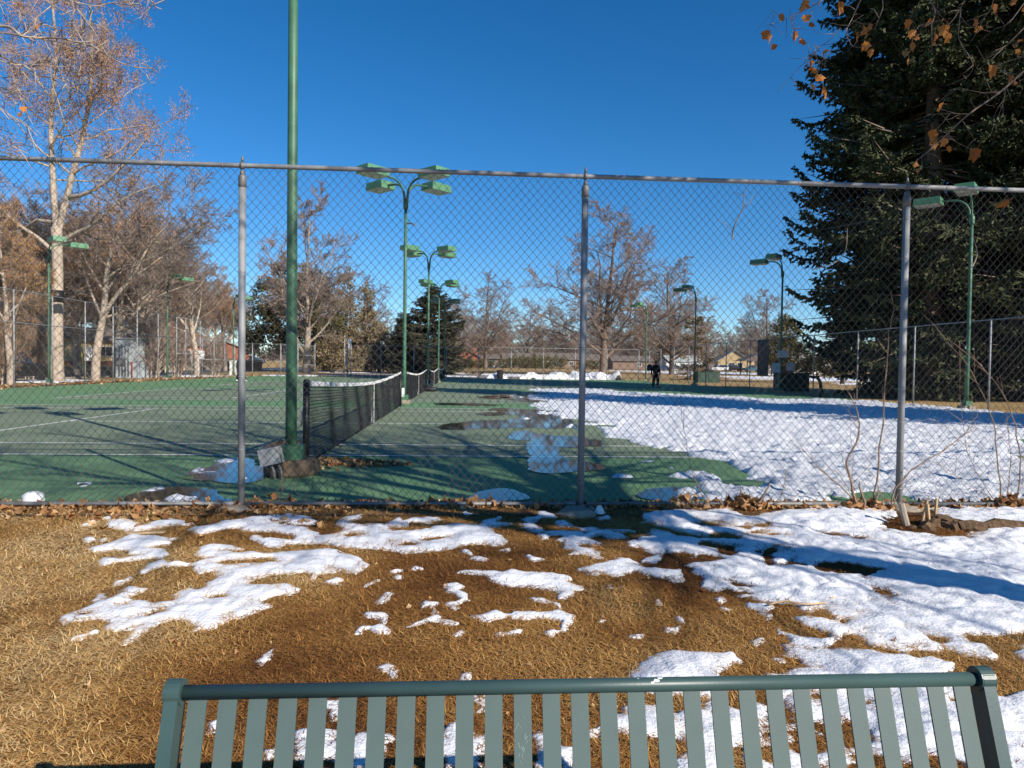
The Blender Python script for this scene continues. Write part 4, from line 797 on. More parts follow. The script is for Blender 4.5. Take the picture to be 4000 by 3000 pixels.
# ------------------------------------------------------------------ floodlight poles
PH = 6.75
def head_mesh():
    b = MB(); l, w_, h = .44, .30, .125
    b.add([(-l,-w_,-h),(l,-w_,-h),(l,w_,-h),(-l,w_,-h),(-l*.96,-w_*.96,h),(l*.92,-w_*.94,h),(l*.92,w_*.94,h),(-l*.96,w_*.96,h)],
          [(4,5,6,7),(0,1,5,4),(1,2,6,5),(2,3,7,6),(3,0,4,7)])
    return b.mesh('lamp_head', MT['lamp_green'])
def lens_mesh():
    b = MB(); l, w_ = .43, .29
    b.add([(-l,-w_,-.124),(l,-w_,-.124),(l,w_,-.124),(-l,w_,-.124),(-l*.7,-w_*.7,-.165),(l*.7,-w_*.7,-.165),(l*.7,w_*.7,-.165),(-l*.7,w_*.7,-.165)],
          [(7,6,5,4),(0,4,5,1),(1,5,6,2),(2,6,7,3),(3,7,4,0)])
    return b.mesh('lens', MT['lens'])
hm, lm = head_mesh(), lens_mesh()
b = MB(); apts = [(.055,0,6.5),(.075,0,6.85)]
for i in range(1, 9):
    a = math.pi/2*i/8; apts.append((.075+.52*(1-math.cos(a)), 0, 6.85+.52*math.sin(a)))
apts += [(.95,0,7.40)]
b.tube(apts, .036, 10); armm = b.mesh('arm', MT['pole_green'], True)
b = MB(); b.tube([(0,0,.02),(0,0,1.2),(0,0,4),(0,0,PH)], [.066,.062,.056,.050], 16); polem = b.mesh('pole', MT['pole_green'], True)
b = MB(); b.box(-.12,.12,-.12,.12,.0,.17); basem = b.mesh('base_box', MT['pole_green'])
b = MB(); b.lathe([(.075,6.46),(.085,6.50),(.085,6.72),(.05,6.78)], 12); collm = b.mesh('collar', MT['pole_green'], True)
def light_pole(loc, dirs, label, group, foot='small', name='floodlight_pole', box=True, k=0):
    t = empty(name, loc); tag(t, label, 'light pole', group); h0 = .18 if foot == 'big' else .12
    if foot == 'big':
        b = MB(); rr = random.Random(2); prof = [(.28,-.02),(.315,.03),(.31,.10),(.30,.16),(.26,.185)]; b.lathe(prof, 18)
        b.v = [(x*(1+.05*math.sin(3*math.atan2(y, x))+rr.uniform(-.02,.02)), y*(1+.04*math.sin(2*math.atan2(y, x))), z) for x, y, z in b.v]; b.build('footing', MT['brown_concrete'], t, False)
    else:
        b = MB(); b.box(-.20,.20,-.20,.20,-.02,.12); b.build('footing', MT['concrete'], t)
    link('pole', polem, t, (0,0,h0*.6)); link('base_box', basem, t, (.02,0,h0)); link('collar', collm, t)
    for d in dirs:
        ang = math.atan2(d[1], d[0]); a_ = link('arm', armm, t, (0,0,0), ang)
        h_ = link('lamp_head', hm, t, (1.36*math.cos(ang), 1.36*math.sin(ang), 7.42), ang); link('lens', lm, h_)
    if box:
        if foot == 'big':
            bx = MB(); bx.obox((-.13,-.36,.26), (.115,.01,.025), (.0,.05,0), (-.02,.0,.09)); jb = bx.build('junction_box', MT['grey_metal'], t)
            for dx in (-.10, -.02):
                q = MB(); q.tube([(-.05+dx,-.35,.20),(.0+dx,-.36,.10),(.02+dx,-.37,-.02)], .016, 8); q.build('conduit', MT['galv_dark'], jb, True)
        else:
            bx = MB(); bx.box(-.10,.02,-.13,-.07,.22,.52); bx.build('junction_box', MT['white'], t)
    return t
X4 = [(-1,-1),(-1,1),(1,-1),(1,1)]
light_pole((-2.02, 8.25, 0), X4, 'nearest green floodlight pole beside the net post, cut by the top of the frame', 'centre line of floodlight poles', 'big')
for y, lb in ((23.5, 'second green floodlight pole with four lamp heads, standing between the first two nets'), (38.05, 'third green floodlight pole in the centre row, with four lamp heads'),
              (52.6, 'fourth floodlight pole in the centre row, dark in the shade'), (67.15, 'fifth and farthest floodlight pole in the centre row')):
    light_pole((-2.05, y, 0), X4, lb, 'centre line of floodlight poles')
for y, lb in ((38, 'left-side floodlight pole beside the pale trunk with the black band'), (52.5, 'left-side floodlight pole beside the grey cabinet'), (67, 'left-side floodlight pole just left of a fence post, far back')):
    light_pole((-21.75, y, 0), [(1,-1),(1,1)], lb, 'left row of floodlight poles', box=False)
for y, lb in ((23.4, 'right-side green floodlight pole in front of the big spruces'), (38, 'right-side floodlight pole with the white signs, dark against the sky'), (52.7, 'right-side green floodlight pole beside a drooping conifer'), (67.3, 'farthest right-side floodlight pole, behind the player in black')):
    light_pole((17.6, y, 0), [(-1,-1),(-1,1)], lb, 'right row of floodlight poles', box=False)

# ------------------------------------------------------------------ tennis nets
NL = 12.79
def net_z(t): return .914 + (1.07-.914)*abs(2*t-1)**1.6
def sway(t, z): return .02*math.sin(t*23) * (1-z) + .012*math.sin(t*61+z*3)
b = MB(); nv = 270; zr = 22
for i in range(nv+1):
    t = i/nv; zt = net_z(t) - .03
    b.tube([(sway(t, 1), NL*t, zt), (sway(t, .5), NL*t, zt*.5), (sway(t, 0), NL*t, .03)], .0030, 3, caps=False)
for j in range(zr+1):
    f = j/zr; pts = []
    for i in range(61):
        t = i/60; pts.append((sway(t, 1-f), NL*t, .03 + (net_z(t)-.06)*(1-f)))
    b.tube(pts, .0060 if j < 8 else .0042, 3, caps=False)
netm = b.mesh('net_cord', MT['net'])
b = MB(); n_ = 40
for s in (-1, 1):
    pass
vs = []
for i in range(n_+1):
    t = i/n_; z = net_z(t); x = sway(t, 1)
    vs += [(x-.011, NL*t, z-.055), (x-.012, NL*t, z-.004), (x, NL*t, z+.008), (x+.012, NL*t, z-.004), (x+.011, NL*t, z-.055)]
b.add(vs, [(i*5+k, i*5+k+1, i*5+k+6, i*5+k+5) for i in range(n_) for k in range(4)]); bandm = b.mesh('headband', MT['band'], True)
b = MB(); b.box(-.026,-.018,NL/2-.026,NL/2+.026,.02,.92); b.box(.018,.026,NL/2-.026,NL/2+.026,.02,.92); strapm = b.mesh('centre_strap', MT['band'])
b = MB(); b.tube([(0,0,-.05),(0,0,1.05)], .042, 14); b.lathe([(.043,1.05),(.04,1.075),(.025,1.095),(.004,1.10)], 14); npm = b.mesh('net_post', MT['black'], True)
b = MB(); b.tube([(-.05,-.005,.72),(-.062,-.02,.60),(-.055,-.03,.50)], .008, 6); b.tube([(-.05,.01,.70),(-.06,.02,.5)], .006, 6); crm = b.mesh('crank_handle', MT['galv'], True)
b = MB(); b.tube([(0,0,.02),(0,NL,.02)], .016, 5); botm = b.mesh('bottom_cord', MT['net'])
for k, lb in enumerate(('nearest tennis net with white tape, starting just behind the green light pole', 'second tennis net from the fence', 'third tennis net from the fence', 'farthest tennis net, near the back fence')):
    y0 = Y1 - .91 + PER*k
    t = empty('tennis_net', (NX, y0, 0)); tag(t, lb, 'tennis net', 'tennis nets in line across the courts')
    tag(link('net_cord', netm, t), kind='stuff'); link('headband', bandm, t); link('centre_strap', strapm, t); link('bottom_cord', botm, t)
    for y in (0, NL):
        p = link('net_post', npm, t, (0, y, 0))
        if y == 0: link('crank_handle', crm, p)

# ------------------------------------------------------------------ trees
class Tree:
    """recursive branching; limbs are tapered tubes, last level = thin tapered cones"""
    def __init__(s, seed, lv, tw=.010, segs=(10, 6, 4, 3, 2), sides=(10, 6, 4, 3, 3)):
        s.r = random.Random(seed); s.lv = lv; s.tw = tw; s.segs = segs; s.sides = sides
        s.lim = MB(); s.mid = MB(); s.tv = []; s.tf = []; s.tips = []
    def rnd(s): 
        r = s.r; return Vector((r.gauss(0,1), r.gauss(0,1), r.gauss(0,1)))
    def cone(s, p, d, L, r):
        a = Vector((0,0,1)) if abs(d.z) < .9 else Vector((1,0,0)); u = d.cross(a).normalized(); v = d.cross(u)
        d2 = (d + s.rnd()*.22).normalized(); q = p + d*L*.5; e = q + d2*L*.5; n = len(s.tv)
        for c, rr in ((p, r), (q, r*.65)):
            s.tv += [c + u*rr, c - u*rr*.5 + v*rr*.87, c - u*rr*.5 - v*rr*.87]
        s.tv.append(e)
        for k in range(3):
            k2 = (k+1) % 3; s.tf += [(n+k, n+k2, n+3+k2), (n+k, n+3+k2, n+3+k), (n+3+k, n+3+k2, n+6)]
        s.tips.append((e, d2))
    def path(s, pts, rads, l, az=None):
        (s.lim if l <= 1 else s.mid).tube(pts, rads, s.sides[l], caps=False)
        if l < len(s.lv): s.spawn(pts, rads, l)
    def spawn(s, pts, rads, l):
        q = s.lv[l]; n = q['n']; m = len(pts)-1; az = s.r.uniform(0, 6.28)
        L = sum((pts[i+1]-pts[i]).length for i in range(m))
        for j in range(n):
            t = q.get('t0', .25) + (1-q.get('t0', .25))*(j + s.r.random())/n; t = min(t, .995)
            f = t*m; i = int(f); f -= i
            p = pts[i]*(1-f) + pts[i+1]*f; r0 = rads[i]*(1-f) + rads[i+1]*f
            d = (pts[i+1]-pts[i]).normalized(); az += 2.4 + s.r.uniform(-.5, .5)
            a = Vector((0,0,1)) if abs(d.z) < .95 else Vector((1,0,0)); u = d.cross(a).normalized(); v = d.cross(u)
            an = R(s.r.uniform(*q['ang'])); nd = d*math.cos(an) + (u*math.cos(az) + v*math.sin(az))*math.sin(an)
            nd = (nd + Vector((0,0,q.get('lift', 0)))).normalized()
            sh = q.get('shape'); k = sh(t) if sh else (1.15 - .6*t)
            s.branch(p, nd, (q['len'] if 'len' in q else L*q['ratio'])*k*s.r.uniform(.75, 1.2), r0*q.get('rr', .55), l+1)
    def branch(s, p, d, L, r, l):
        if l == len(s.lv): return s.cone(p, d, L, max(s.tw, min(r, s.tw*2)))
        q = s.lv[l-1]; n = s.segs[l]; pts = [p.copy()]; rads = [max(r, s.tw)]
        for i in range(n):
            d = (d + s.rnd()*q.get('wan', .13) + Vector((0,0,q.get('up', .03)))).normalized()
            p = p + d*(L/n); pts.append(p.copy()); rads.append(max(r*(1-.8*(i+1)/n), s.tw))
        s.path(pts, rads, l)
    def meshes(s, bark, twig):
        a = s.lim.mesh('trunk', bark, True)
        b = MB(); b.v = [tuple(q) for q in s.tv]; b.f = list(s.tf); b.add(s.mid.v, s.mid.f)
        return a, b.mesh('crown', twig)
def leaf_cluster_mesh(tips, rng, prob, n, size, drop, m_):
    vs, fs, rr = [], [], []
    for e, d in tips:
        if rng.random() > prob: continue
        for k in range(n):
            c = e - d*rng.uniform(0, .5) + Vector((rng.gauss(0, size), rng.gauss(0, size), -rng.uniform(0, drop)))
            a = Vector((rng.gauss(0,1), rng.gauss(0,1), rng.gauss(0,.6))).normalized()*size; b = Vector((rng.gauss(0,.5), rng.gauss(0,.5), -1)).normalized()*size*1.5
            i = len(vs); vs += [c, c + a*.5 + b*.5, c + b]; fs.append((i, i+1, i+2)); rr.append(rng.random())
    return np_mesh('leaf_clusters', np.array([tuple(v) for v in vs]), np.array(fs), m_, attr=rr)
def plant(name, label, cat, loc, tm_, cmm, rz=0, s=1.0, group=None, leaves=None, crown='crown'):
    t = empty(name, loc, rz); t.scale = (s, s, s) if not hasattr(s, '__len__') else s; tag(t, label, cat, group)
    link('trunk', tm_, t); link(crown, cmm, t)
    if leaves: link('leaf_clusters', leaves, t)
    return t
V3 = Vector
def lerp_path(pts, n):
    """resample a polyline with smooth Catmull-Rom interpolation"""
    out = []
    for i in range(len(pts)-1):
        p0 = V3(pts[max(i-1,0)]); p1 = V3(pts[i]); p2 = V3(pts[i+1]); p3 = V3(pts[min(i+2, len(pts)-1)])
        for k in range(n):
            t = k/n; out.append(.5*((2*p1)+(p2-p0)*t+(2*p0-5*p1+4*p2-p3)*t*t+(3*p1-p0-3*p2+p3)*t**3))
    out.append(V3(pts[-1])); return out

# A: the tall pale two-stemmed tree at left
lvA = [dict(n=14, t0=.22, ang=(45,85), len=7.2, rr=.42, wan=.20, up=.02, shape=lambda t: 1.15-.75*t), dict(n=8, t0=.2, ang=(30,70), ratio=.48, rr=.5, wan=.25, up=-.02), dict(n=7, t0=.15, ang=(25,70), ratio=.45, rr=.5, wan=.25), dict(n=6, t0=.1, ang=(25,65), ratio=.55)]
T = Tree(11, lvA, tw=.012)
tp = lerp_path([(0,0,-.2),(.0,0,3),(.05,0,6.5),(.0,0,9.2)], 3); T.lim.tube(tp, [.46,.37,.34,.33,.32,.31,.30,.29,.29,.30], 12)
for P_, r0 in (([(0,0,8.8),(-.25,.1,12),(-.4,.2,16),(-.1,.2,19.5),(-.3,0,23.5)], .20), ([(.05,0,8.8),(.9,-.1,12),(1.7,-.2,15),(2.1,-.1,18.5),(1.9,0,23.5)], .21)):
    pp = lerp_path(P_, 3); T.path(pp, [max(.03, r0*(1-.75*i/(len(pp)-1))) for i in range(len(pp))], 0)
for d, z in (((.8,.1,.5), 8.2), ((-.9,.2,.35), 9.5), ((1,-.3,.15), 11), ((-.8,-.4,.3), 7.6)): T.branch(V3((0,0,z)) if z < 9 else V3((.5*(1 if d[0] > 0 else -.4),0,z)), V3(d).normalized(), 7.5, .13, 1)
a_, c_ = T.meshes(MT['bark_pale'], MT['twig']); lf = leaf_cluster_mesh(T.tips, random.Random(4), .34, 9, .080, .55, MT['seed'])
tA = plant('tall_tree', 'tall pale forked tree with seed clusters and a black band on its trunk', 'tree', (at(222, 43.5), 43.5, 0), a_, c_, 0, 1, leaves=lf)
b = MB(); b.tube([(.03,0,4.75),(.035,0,5.45)], .352, 16); b.build('black_band', MT['black'], tA, True)

# B: grey spreading tree beside it (also reused for the twiggy mass behind)
lvB = [dict(n=11, t0=.30, ang=(25,62), len=6.0, rr=.5, wan=.13, up=.05), dict(n=8, t0=.15, ang=(25,60), ratio=.5, rr=.5, wan=.2, up=.03), dict(n=9, t0=.12, ang=(20,60), ratio=.48, rr=.5, wan=.2), dict(n=9, t0=.1, ang=(20,65), ratio=.6)]
T = Tree(23, lvB, tw=.013)
pp = lerp_path([(0,0,-.2),(.1,0,2),(.5,.1,4.6),(.7,.1,7.2),(1.1,.2,9.5),(1.9,.2,12)], 3); T.path(pp, [max(.04, .30*(1-.8*i/(len(pp)-1))) for i in range(len(pp))], 0)
pp = lerp_path([(.35,0,3.8),(1.4,-.4,5.4),(2.8,-.6,7.1),(3.9,-.6,9.2),(5.2,-.5,10.6)], 3); T.path(pp, [max(.03, .17*(1-.8*i/(len(pp)-1))) for i in range(len(pp))], 0)
B1, B2 = T.meshes(MT['bark_pale'], MT['twig'])
Bl = leaf_cluster_mesh(T.tips, random.Random(9), .55, 4, .10, .15, MT['brownleaf'])
plant('grey_tree', 'pale grey tree with one trunk leaning right, left of the grey cabinet', 'tree', (at(372, 48.5), 48.5, 0), B1, B2)
for px, y, rz, s, lv_, lb in ((560, 60, 1.9, .95, None, 'dense bare tree rising behind the grey cabinet'), (770, 66, 3.6, .95, None, 'bare brown tree behind the left fence, near the gate frame'), (640, 82, 5.0, 1.1, None, 'bare tree far behind the left fence, above the brick house'),
    (40, 38, 2.4, .62, Bl, 'low tree full of dry orange-brown leaves at the left edge'), (130, 56, .6, .95, Bl, 'orange-brown leafy tree behind the forked pale trunk'), (880, 96, 4.1, .92, Bl, 'orange-brown leafed tree behind the metal fence post at left'), (470, 72, 2.9, 1.1, None, 'bare grey tree behind the leaning pale trunk'), (300, 66, 4.6, 1.05, None, 'bare tree between the two pale trunks'), (-20, 60, 3.0, 1.2, Bl, 'large brown-leafed tree at the far left edge')):
    plant('bare_tree', lb, 'tree', (at(px, y), y, gz(at(px, y), y)), B1, B2, rz, s, leaves=lv_)
for i in range(16):
    y = (52, 70, 60, 84, 76, 95, 66, 105, 58, 90, 120, 80, 112, 72, 98, 128)[i]; px = -60 + 61*i + (i*37 % 23)
    if i > 11: px = 560 + 80*(i-12)
    plant('bare_tree', 'bare brown tree in the tangled mass behind the left fence', 'tree', (at(px, y), y, gz(at(px, y), y)), B1, B2, i*1.7, (.80 + .05*(i % 5)), 'trees in the tangled mass behind the left fence', leaves=Bl if i in (0, 2, 13) else None)
# thickets (brush along the left fence)
lvS = [dict(n=16, t0=.1, ang=(10,40), len=1.9, rr=.6, wan=.2, up=.05), dict(n=8, t0=.1, ang=(20,60), ratio=.5, wan=.25), dict(n=6, t0=.1, ang=(20,60), ratio=.5)]
T = Tree(31, lvS, tw=.008, segs=(6,5,3,2), sides=(6,4,3,3))
for k in range(7):
    a = k*.9; T.path(lerp_path([(.35*math.cos(a), .35*math.sin(a), -.1), (.5*math.cos(a), .5*math.sin(a), 1.5), (.8*math.cos(a), .8*math.sin(a), 3.4)], 3), [.055-.006*i for i in range(7)], 0)
S1, S2 = T.meshes(MT['bark_pale'], MT['twig']); Sl = leaf_cluster_mesh(T.tips, random.Random(3), .5, 3, .07, .1, MT['brownleaf'])
for px, y, s, lv_, lb in ((-15, 38.5, .85, Sl, 'brown-leafed thicket of stems at the left edge, by the dark car'), (595, 57, 1.15, None, 'tangled bare thicket right of the grey cabinet'), (690, 62, .9, None, 'bare thicket behind the gate frame in the left fence'), (840, 68, .9, None, 'thin brush behind the left fence near the tall grey post'), (120, 47, .8, Sl, 'reddish-brown bush behind the dark car at left')):
    plant('thicket', lb, 'shrub', (at(px, y), y, 0), S1, S2, y, s, leaves=lv_)

# C: the large spreading bare tree in the centre right
lvC = [dict(n=15, t0=.14, ang=(40,78), len=11.5, rr=.55, wan=.12, up=.03, shape=lambda t: 1.1-.6*t), dict(n=10, t0=.15, ang=(25,65), ratio=.44, rr=.5, wan=.18, up=.0), dict(n=9, t0=.12, ang=(22,62), ratio=.45, rr=.5, wan=.2), dict(n=12, t0=.08, ang=(20,65), ratio=.6)]
T = Tree(44, lvC, tw=.021)
pp = lerp_path([(0,0,-.3),(0,0,2.5),(.1,0,6),(.5,.2,11),(.9,.3,16),(1.2,.2,21)], 3); T.path(pp, [max(.05, .56*(1-.85*(i/(len(pp)-1))**.8)) for i in range(len(pp))], 0)
for d, z, L in (((-.9,.1,.45), 3.6, 10), ((.95,-.2,.4), 4.2, 11), ((-.5,-.8,.5), 5.0, 9), ((.4,.9,.5), 4.5, 9), ((-.35,.1,1), 5.5, 12), ((.55,-.2,1), 6, 13)): T.branch(V3((0,0,z)), V3(d).normalized(), L, .24, 1)
C1, C2 = T.meshes(MT['bark_dark'], MT['twig']); big_y = 100
plant('bare_tree', 'largest bare tree, spreading wide beyond the snow pile', 'tree', (at(2356, big_y), big_y, gz(0, big_y)), C1, C2, 0, (1.22,1.1,1.02))
for px, y, rz, s, lb in ((2622, 112, 2.2, .80, 'bare tree behind the drooping conifer, right of the largest bare tree'), (1895, 150, 1.0, .86, 'bare tree standing left of the largest bare tree, by the brick house'), (2990, 150, 4.0, .78, 'bare tree against the sky just left of the big spruces'),
    (2060, 235, .4, .95, 'far bare tree behind the ranch roofs, centre'), (1800, 240, 3.3, 1.0, 'far bare tree behind the brick house'), (2200, 250, 5.1, .90, 'far bare tree behind the long ranch house'), (2480, 240, 1.7, .9, 'far bare tree behind the houses, right of the largest bare tree'), (2760, 260, 2.6, .85, 'far bare tree behind the tan gabled house'), (2900, 260, 5.9, .8, 'far bare tree over the tan chimney'), (1950, 270, 2.0, .8, 'far bare tree over the hedge'), (2330, 270, 4.4, 1.0, 'far bare tree straight behind the largest bare tree'), (2630, 230, 3.8, .8, 'far bare tree behind the white house'), (1420, 170, 1.3, .9, 'far bare tree behind the brown conifers')):
    plant('bare_tree', lb, 'tree', (at(px, y), y, gz(0, y)), C1, C2, rz, (s*1.15, s*1.15, s))
for i in range(12):
    px = -120 + 92*i + (i*37 % 31); y = 150 + (i*67 % 70)
    plant('bare_tree', 'small bare tree in the far tree line behind the houses at left', 'tree', (at(px, y), y, gz(at(px, y), y)), B1, B2, i*1.3, 1.1 + .08*(i % 4), 'far tree line behind the left houses')
for i in range(18):
    px = 1560 + 82*i + (i*53 % 40); y = 225 + (i*71 % 90)
    plant('bare_tree', 'small bare tree in the hazy brown tree line beyond the houses', 'tree', (at(px, y), y, gz(0, y)), C1, C2, i*2.1, .62 + .05*(i % 4), 'far tree line beyond the houses')
# D: upright vase tree in front of the pine
lvD = [dict(n=13, t0=.18, ang=(28,58), len=8.5, rr=.5, wan=.09, up=.05), dict(n=8, t0=.18, ang=(22,52), ratio=.45, rr=.5, wan=.15, up=.02), dict(n=9, t0=.12, ang=(20,55), ratio=.45, wan=.18), dict(n=13, t0=.08, ang=(20,65), ratio=.6)]
T = Tree(52, lvD, tw=.021)
pp = lerp_path([(0,0,-.3),(.1,0,3),(.2,0,7),(.0,0,12),(.3,0,19.5)], 3); T.path(pp, [max(.05, .62*(1-.88*(i/(len(pp)-1))**.7)) for i in range(len(pp))], 0)
for d, z, L in (((.75,-.1,.8), 5.2, 9), ((-.7,.3,.9), 5, 9), ((.35,-.3,1), 6.5, 11), ((-.3,-.4,1), 6, 11)): T.branch(V3((.1,0,z)), V3(d).normalized(), L, .15, 1)
D1, D2 = T.meshes(MT['bark_grey'], MT['twig'])
plant('bare_tree', 'upright bare tree standing in front of the bushy pine, behind the gates', 'tree', (at(1196, 88), 88, gz(0, 88)), D1, D2, 0, .98)

# ---- conifers
def tufts(C, D, S, rng, per=3, spread=.75):
    """needle tufts: 'per' thin triangles around every point C pointing roughly along D"""
    C = np.repeat(np.array(C), per, 0); D = np.repeat(np.array(D), per, 0); S = np.repeat(np.array(S), per)[:,None]; n = len(C)
    dd = D + rng.normal(0, spread*.6, (n,3)); dd /= np.linalg.norm(dd, axis=1)[:,None] + 1e-9
    s = np.cross(dd, rng.normal(0, 1, (n,3))); s /= np.linalg.norm(s, axis=1)[:,None] + 1e-9
    V = np.empty((n,3,3)); V[:,0] = C - s*S*.26 - dd*S*.3; V[:,1] = C + s*S*.26 - dd*S*.3; V[:,2] = C + dd*S*.62
    rv = np.clip(rng.normal(.45, .22, n), 0, 1)
    return V.reshape(-1,3), np.arange(3*n).reshape(n,3), rv
def spruce(seed, H, rad, z0=.6, droop=.25, step=.42, nb=9, tuft=.30, sweep=1.0, gap=.12, skirt=1.0):
    r = random.Random(seed); rng = np.random.default_rng(seed); C, D, S = [], [], []; tb = MB()
    tb.tube([(0,0,-.3),(0,0,1.2),(.05,.05,H*.5),(0,0,H)], [H*.022, H*.017, H*.009, .02], 10)
    z = z0
    z_ = z
    while z_ < H-.3:
        fr = 1-z_/H; n = nb if fr > .15 else 6
        for k in range(n):
            if r.random() < gap: continue
            z = z_ + r.uniform(-.5, .5)*step*1.6; az = r.uniform(0, 6.283); L = rad*(fr**.62)*min(1, skirt + z_/9)*r.uniform(.60, 1.10)*(.90+.22*math.sin(az*2.3+z_*.8)) + .25
            el = .25*(1-fr)*1.6 + r.uniform(-.20, .20) - droop*fr; p = V3((0,0,z)); d = V3((math.cos(az)*math.cos(el), math.sin(az)*math.cos(el), math.sin(el)))
            m = max(3, int(L/.24)); pts = [p.copy()]
            for i in range(m):
                t = i/m; d = (d + V3((0,0,(-.045 if t < .5 else .115)*sweep)) + V3((r.gauss(0,.04), r.gauss(0,.04), r.gauss(0,.03)))).normalized(); p = p + d*(L/m); pts.append(p.copy())
                if t < .18 and L > 1.5: continue
                sl = min(1.05, .22 + .55*L*.32*(1-t)*1.6); side = d.cross(V3((0,0,1))).normalized()
                for sg in (-1, 1):
                    q = p.copy(); e = (d*.55 + side*sg*.85 + V3((0,0,-.22+r.gauss(0,.15)))).normalized(); nn = max(1, int(sl/.26))
                    for j in range(nn):
                        q = q + e*(sl/nn); C.append(q + V3((r.gauss(0,.03), r.gauss(0,.03), r.gauss(0,.03)))); D.append((e*.8 + V3((0,0,.12-.35*r.random()))).normalized()); S.append(tuft*r.uniform(.7,1.25))
                C.append(p); D.append(d); S.append(tuft*r.uniform(.8,1.2))
                if r.random() < .5: C.append(p + V3((0,0,-.12))); D.append((d*.3 + V3((0,0,-1))).normalized()); S.append(tuft*1.05)
            tb.tube([pts[0], pts[len(pts)//2], pts[-1]], [.012*L+.012, .008*L+.006, .004], 3, caps=False)
        z_ += step*r.uniform(.7, 1.3)*(.75 + .5*fr)
    V, Fc, rv = tufts(C, D, S, rng, 3)
    return tb, V, Fc, rv
def far_wood(seed, n):
    r = random.Random(seed); vs, fs = [], []
    for i in range(n):
        y = r.uniform(290, 420); px = r.uniform(-500, 4500); x = at(px, y); H = r.uniform(8, 15)*(.8 + .35*math.sin(px*.011) + .2*math.sin(px*.037))
        for k in range(26):
            a = r.uniform(-.75, .75); b_ = r.uniform(-.6, .6); L = H*r.uniform(.35, .62); z0 = H*r.uniform(.0, .5) if k > 2 else -.5; w_ = .11 if k > 2 else .25
            x0 = x + a*z0*.5; tip = (x0 + a*L, y + b_*L, gz(0, 300) + z0 + L); m_ = len(vs)
            vs += [(x0-w_, y, gz(0,300)+z0), (x0+w_, y, gz(0,300)+z0), (x0, y+w_, gz(0,300)+z0), tip]; fs += [(m_, m_+1, m_+3), (m_+1, m_+2, m_+3), (m_+2, m_, m_+3)]
    return np_mesh('distant_wood', np.array(vs), np.array(fs), MT['far_twig'])
MT['far_twig'] = mat('distant_bare_wood', (.165,.122,.108), .9, .25, .02)
tag(link('distant_wood', far_wood(5, 1500)), kind='stuff')
def conifer_meshes(args, nm, bark='bark_dark'):
    tb, V, Fc, rv = args
    return tb.mesh('trunk', MT[bark], True), np_mesh('foliage', V, Fc, MT[nm], attr=rv)
G1, G2 = conifer_meshes(spruce(61, 40, 7.3, z0=1.2, droop=.30, tuft=.36, step=.44, skirt=.20, gap=.18), 'spruce')
G3, G4 = conifer_meshes(spruce(67, 32, 6.6, z0=1.0, droop=.36, tuft=.36, step=.44, skirt=.24, gap=.18), 'spruce')
for px, y, tm_, fm, rz, s, lb in ((3478, 37, G1, G2, .3, 1.0, 'tall dark spruce with its edge against the sky, left one of the big spruces'), (3622, 31.5, G3, G4, 1.2, 1.0, 'tall dark spruce with a thick trunk, middle one of the big spruces'), (3918, 36, G3, G4, 4.0, 1.05, 'tall dark spruce at the right edge behind the green light pole'), (4150, 30, G1, G2, 2.2, .9, 'tall dark spruce mostly beyond the right edge')):
    plant('spruce_tree', lb, 'tree', (at(px, y), y, 0), tm_, fm, rz, s, 'big spruces right of the courts', crown='foliage')
plant('spruce_tree', 'spruce outside the picture at right, shading the snowy court', 'tree', (25.2, 6.4, 0), G3, G4, 2.0, (.95,.95,.82), 'big spruces right of the courts', crown='foliage')
E1, E2 = conifer_meshes(spruce(71, 13.5, 5.4, z0=.5, droop=.12, step=.40, nb=11, tuft=.36, gap=.08), 'bluespruce')
plant('spruce_tree', 'broad dark spruce left of the centre, behind the rows of light poles', 'tree', (at(1690, 92), 92, gz(0,92)), E1, E2, 0, (1.16,1.16,.85), crown='foliage')
plant('spruce_tree', 'low dark spruce leaning out at the left foot of the broad dark spruce', 'tree', (at(1575, 93), 93, gz(0,93)), E1, E2, 2.0, (.62,.62,.60), crown='foliage')
H1, H2 = conifer_meshes(spruce(77, 7.6, 2.6, z0=.5, droop=.55, step=.5, nb=6, tuft=.34, sweep=1.6, gap=.25), 'juniper')
plant('drooping_conifer', 'ragged drooping conifer beside a right-side light pole', 'tree', (at(2712, 76), 76, gz(0,76)), H1, H2, 0, (1.05,1.05,.95), crown='foliage')
def blob_conifer(seed, lobes, mat_, clump=.55, dens=34, tuft=.28, H=8, tr=.25):
    r = random.Random(seed); rng = np.random.default_rng(seed); C, D, S = [], [], []
    for (cx, cy, cz, rx, ry, rz_) in lobes:
        nc = int(2.2*(rx*ry+ry*rz_+rx*rz_)/clump**2)
        for i in range(nc):
            u = V3((r.gauss(0,1), r.gauss(0,1), r.gauss(0,1))).normalized(); k = r.uniform(.62, 1.04)
            c = V3((cx+u.x*rx*k, cy+u.y*ry*k, cz+u.z*rz_*k)); cr = clump*r.uniform(.6, 1.2)
            for j in range(dens):
                w_ = V3((r.gauss(0,1), r.gauss(0,1), r.gauss(0,.8))).normalized(); C.append(c + w_*cr*r.uniform(.5,1)); D.append((w_*.6 + u*.5 + V3((0,0,.35))).normalized()); S.append(tuft*r.uniform(.7,1.3))
    tb = MB(); tb.tube([(0,0,-.3),(0,0,H*.45),(.1,0,H)], [tr, tr*.7, .04], 8)
    for i in range(14):
        a = r.uniform(0,6.28); z = r.uniform(.2,.8)*H; L = H*.28; tb.tube([(0,0,z),(math.cos(a)*L,math.sin(a)*L,z+L*.5)], [tr*.3,.02], 4, caps=False)
    V, Fc, rv = tufts(C, D, S, rng, 1, .7)
    return tb.mesh('trunk', MT['bark_dark'], True), np_mesh('foliage', V, Fc, MT[mat_], attr=rv)
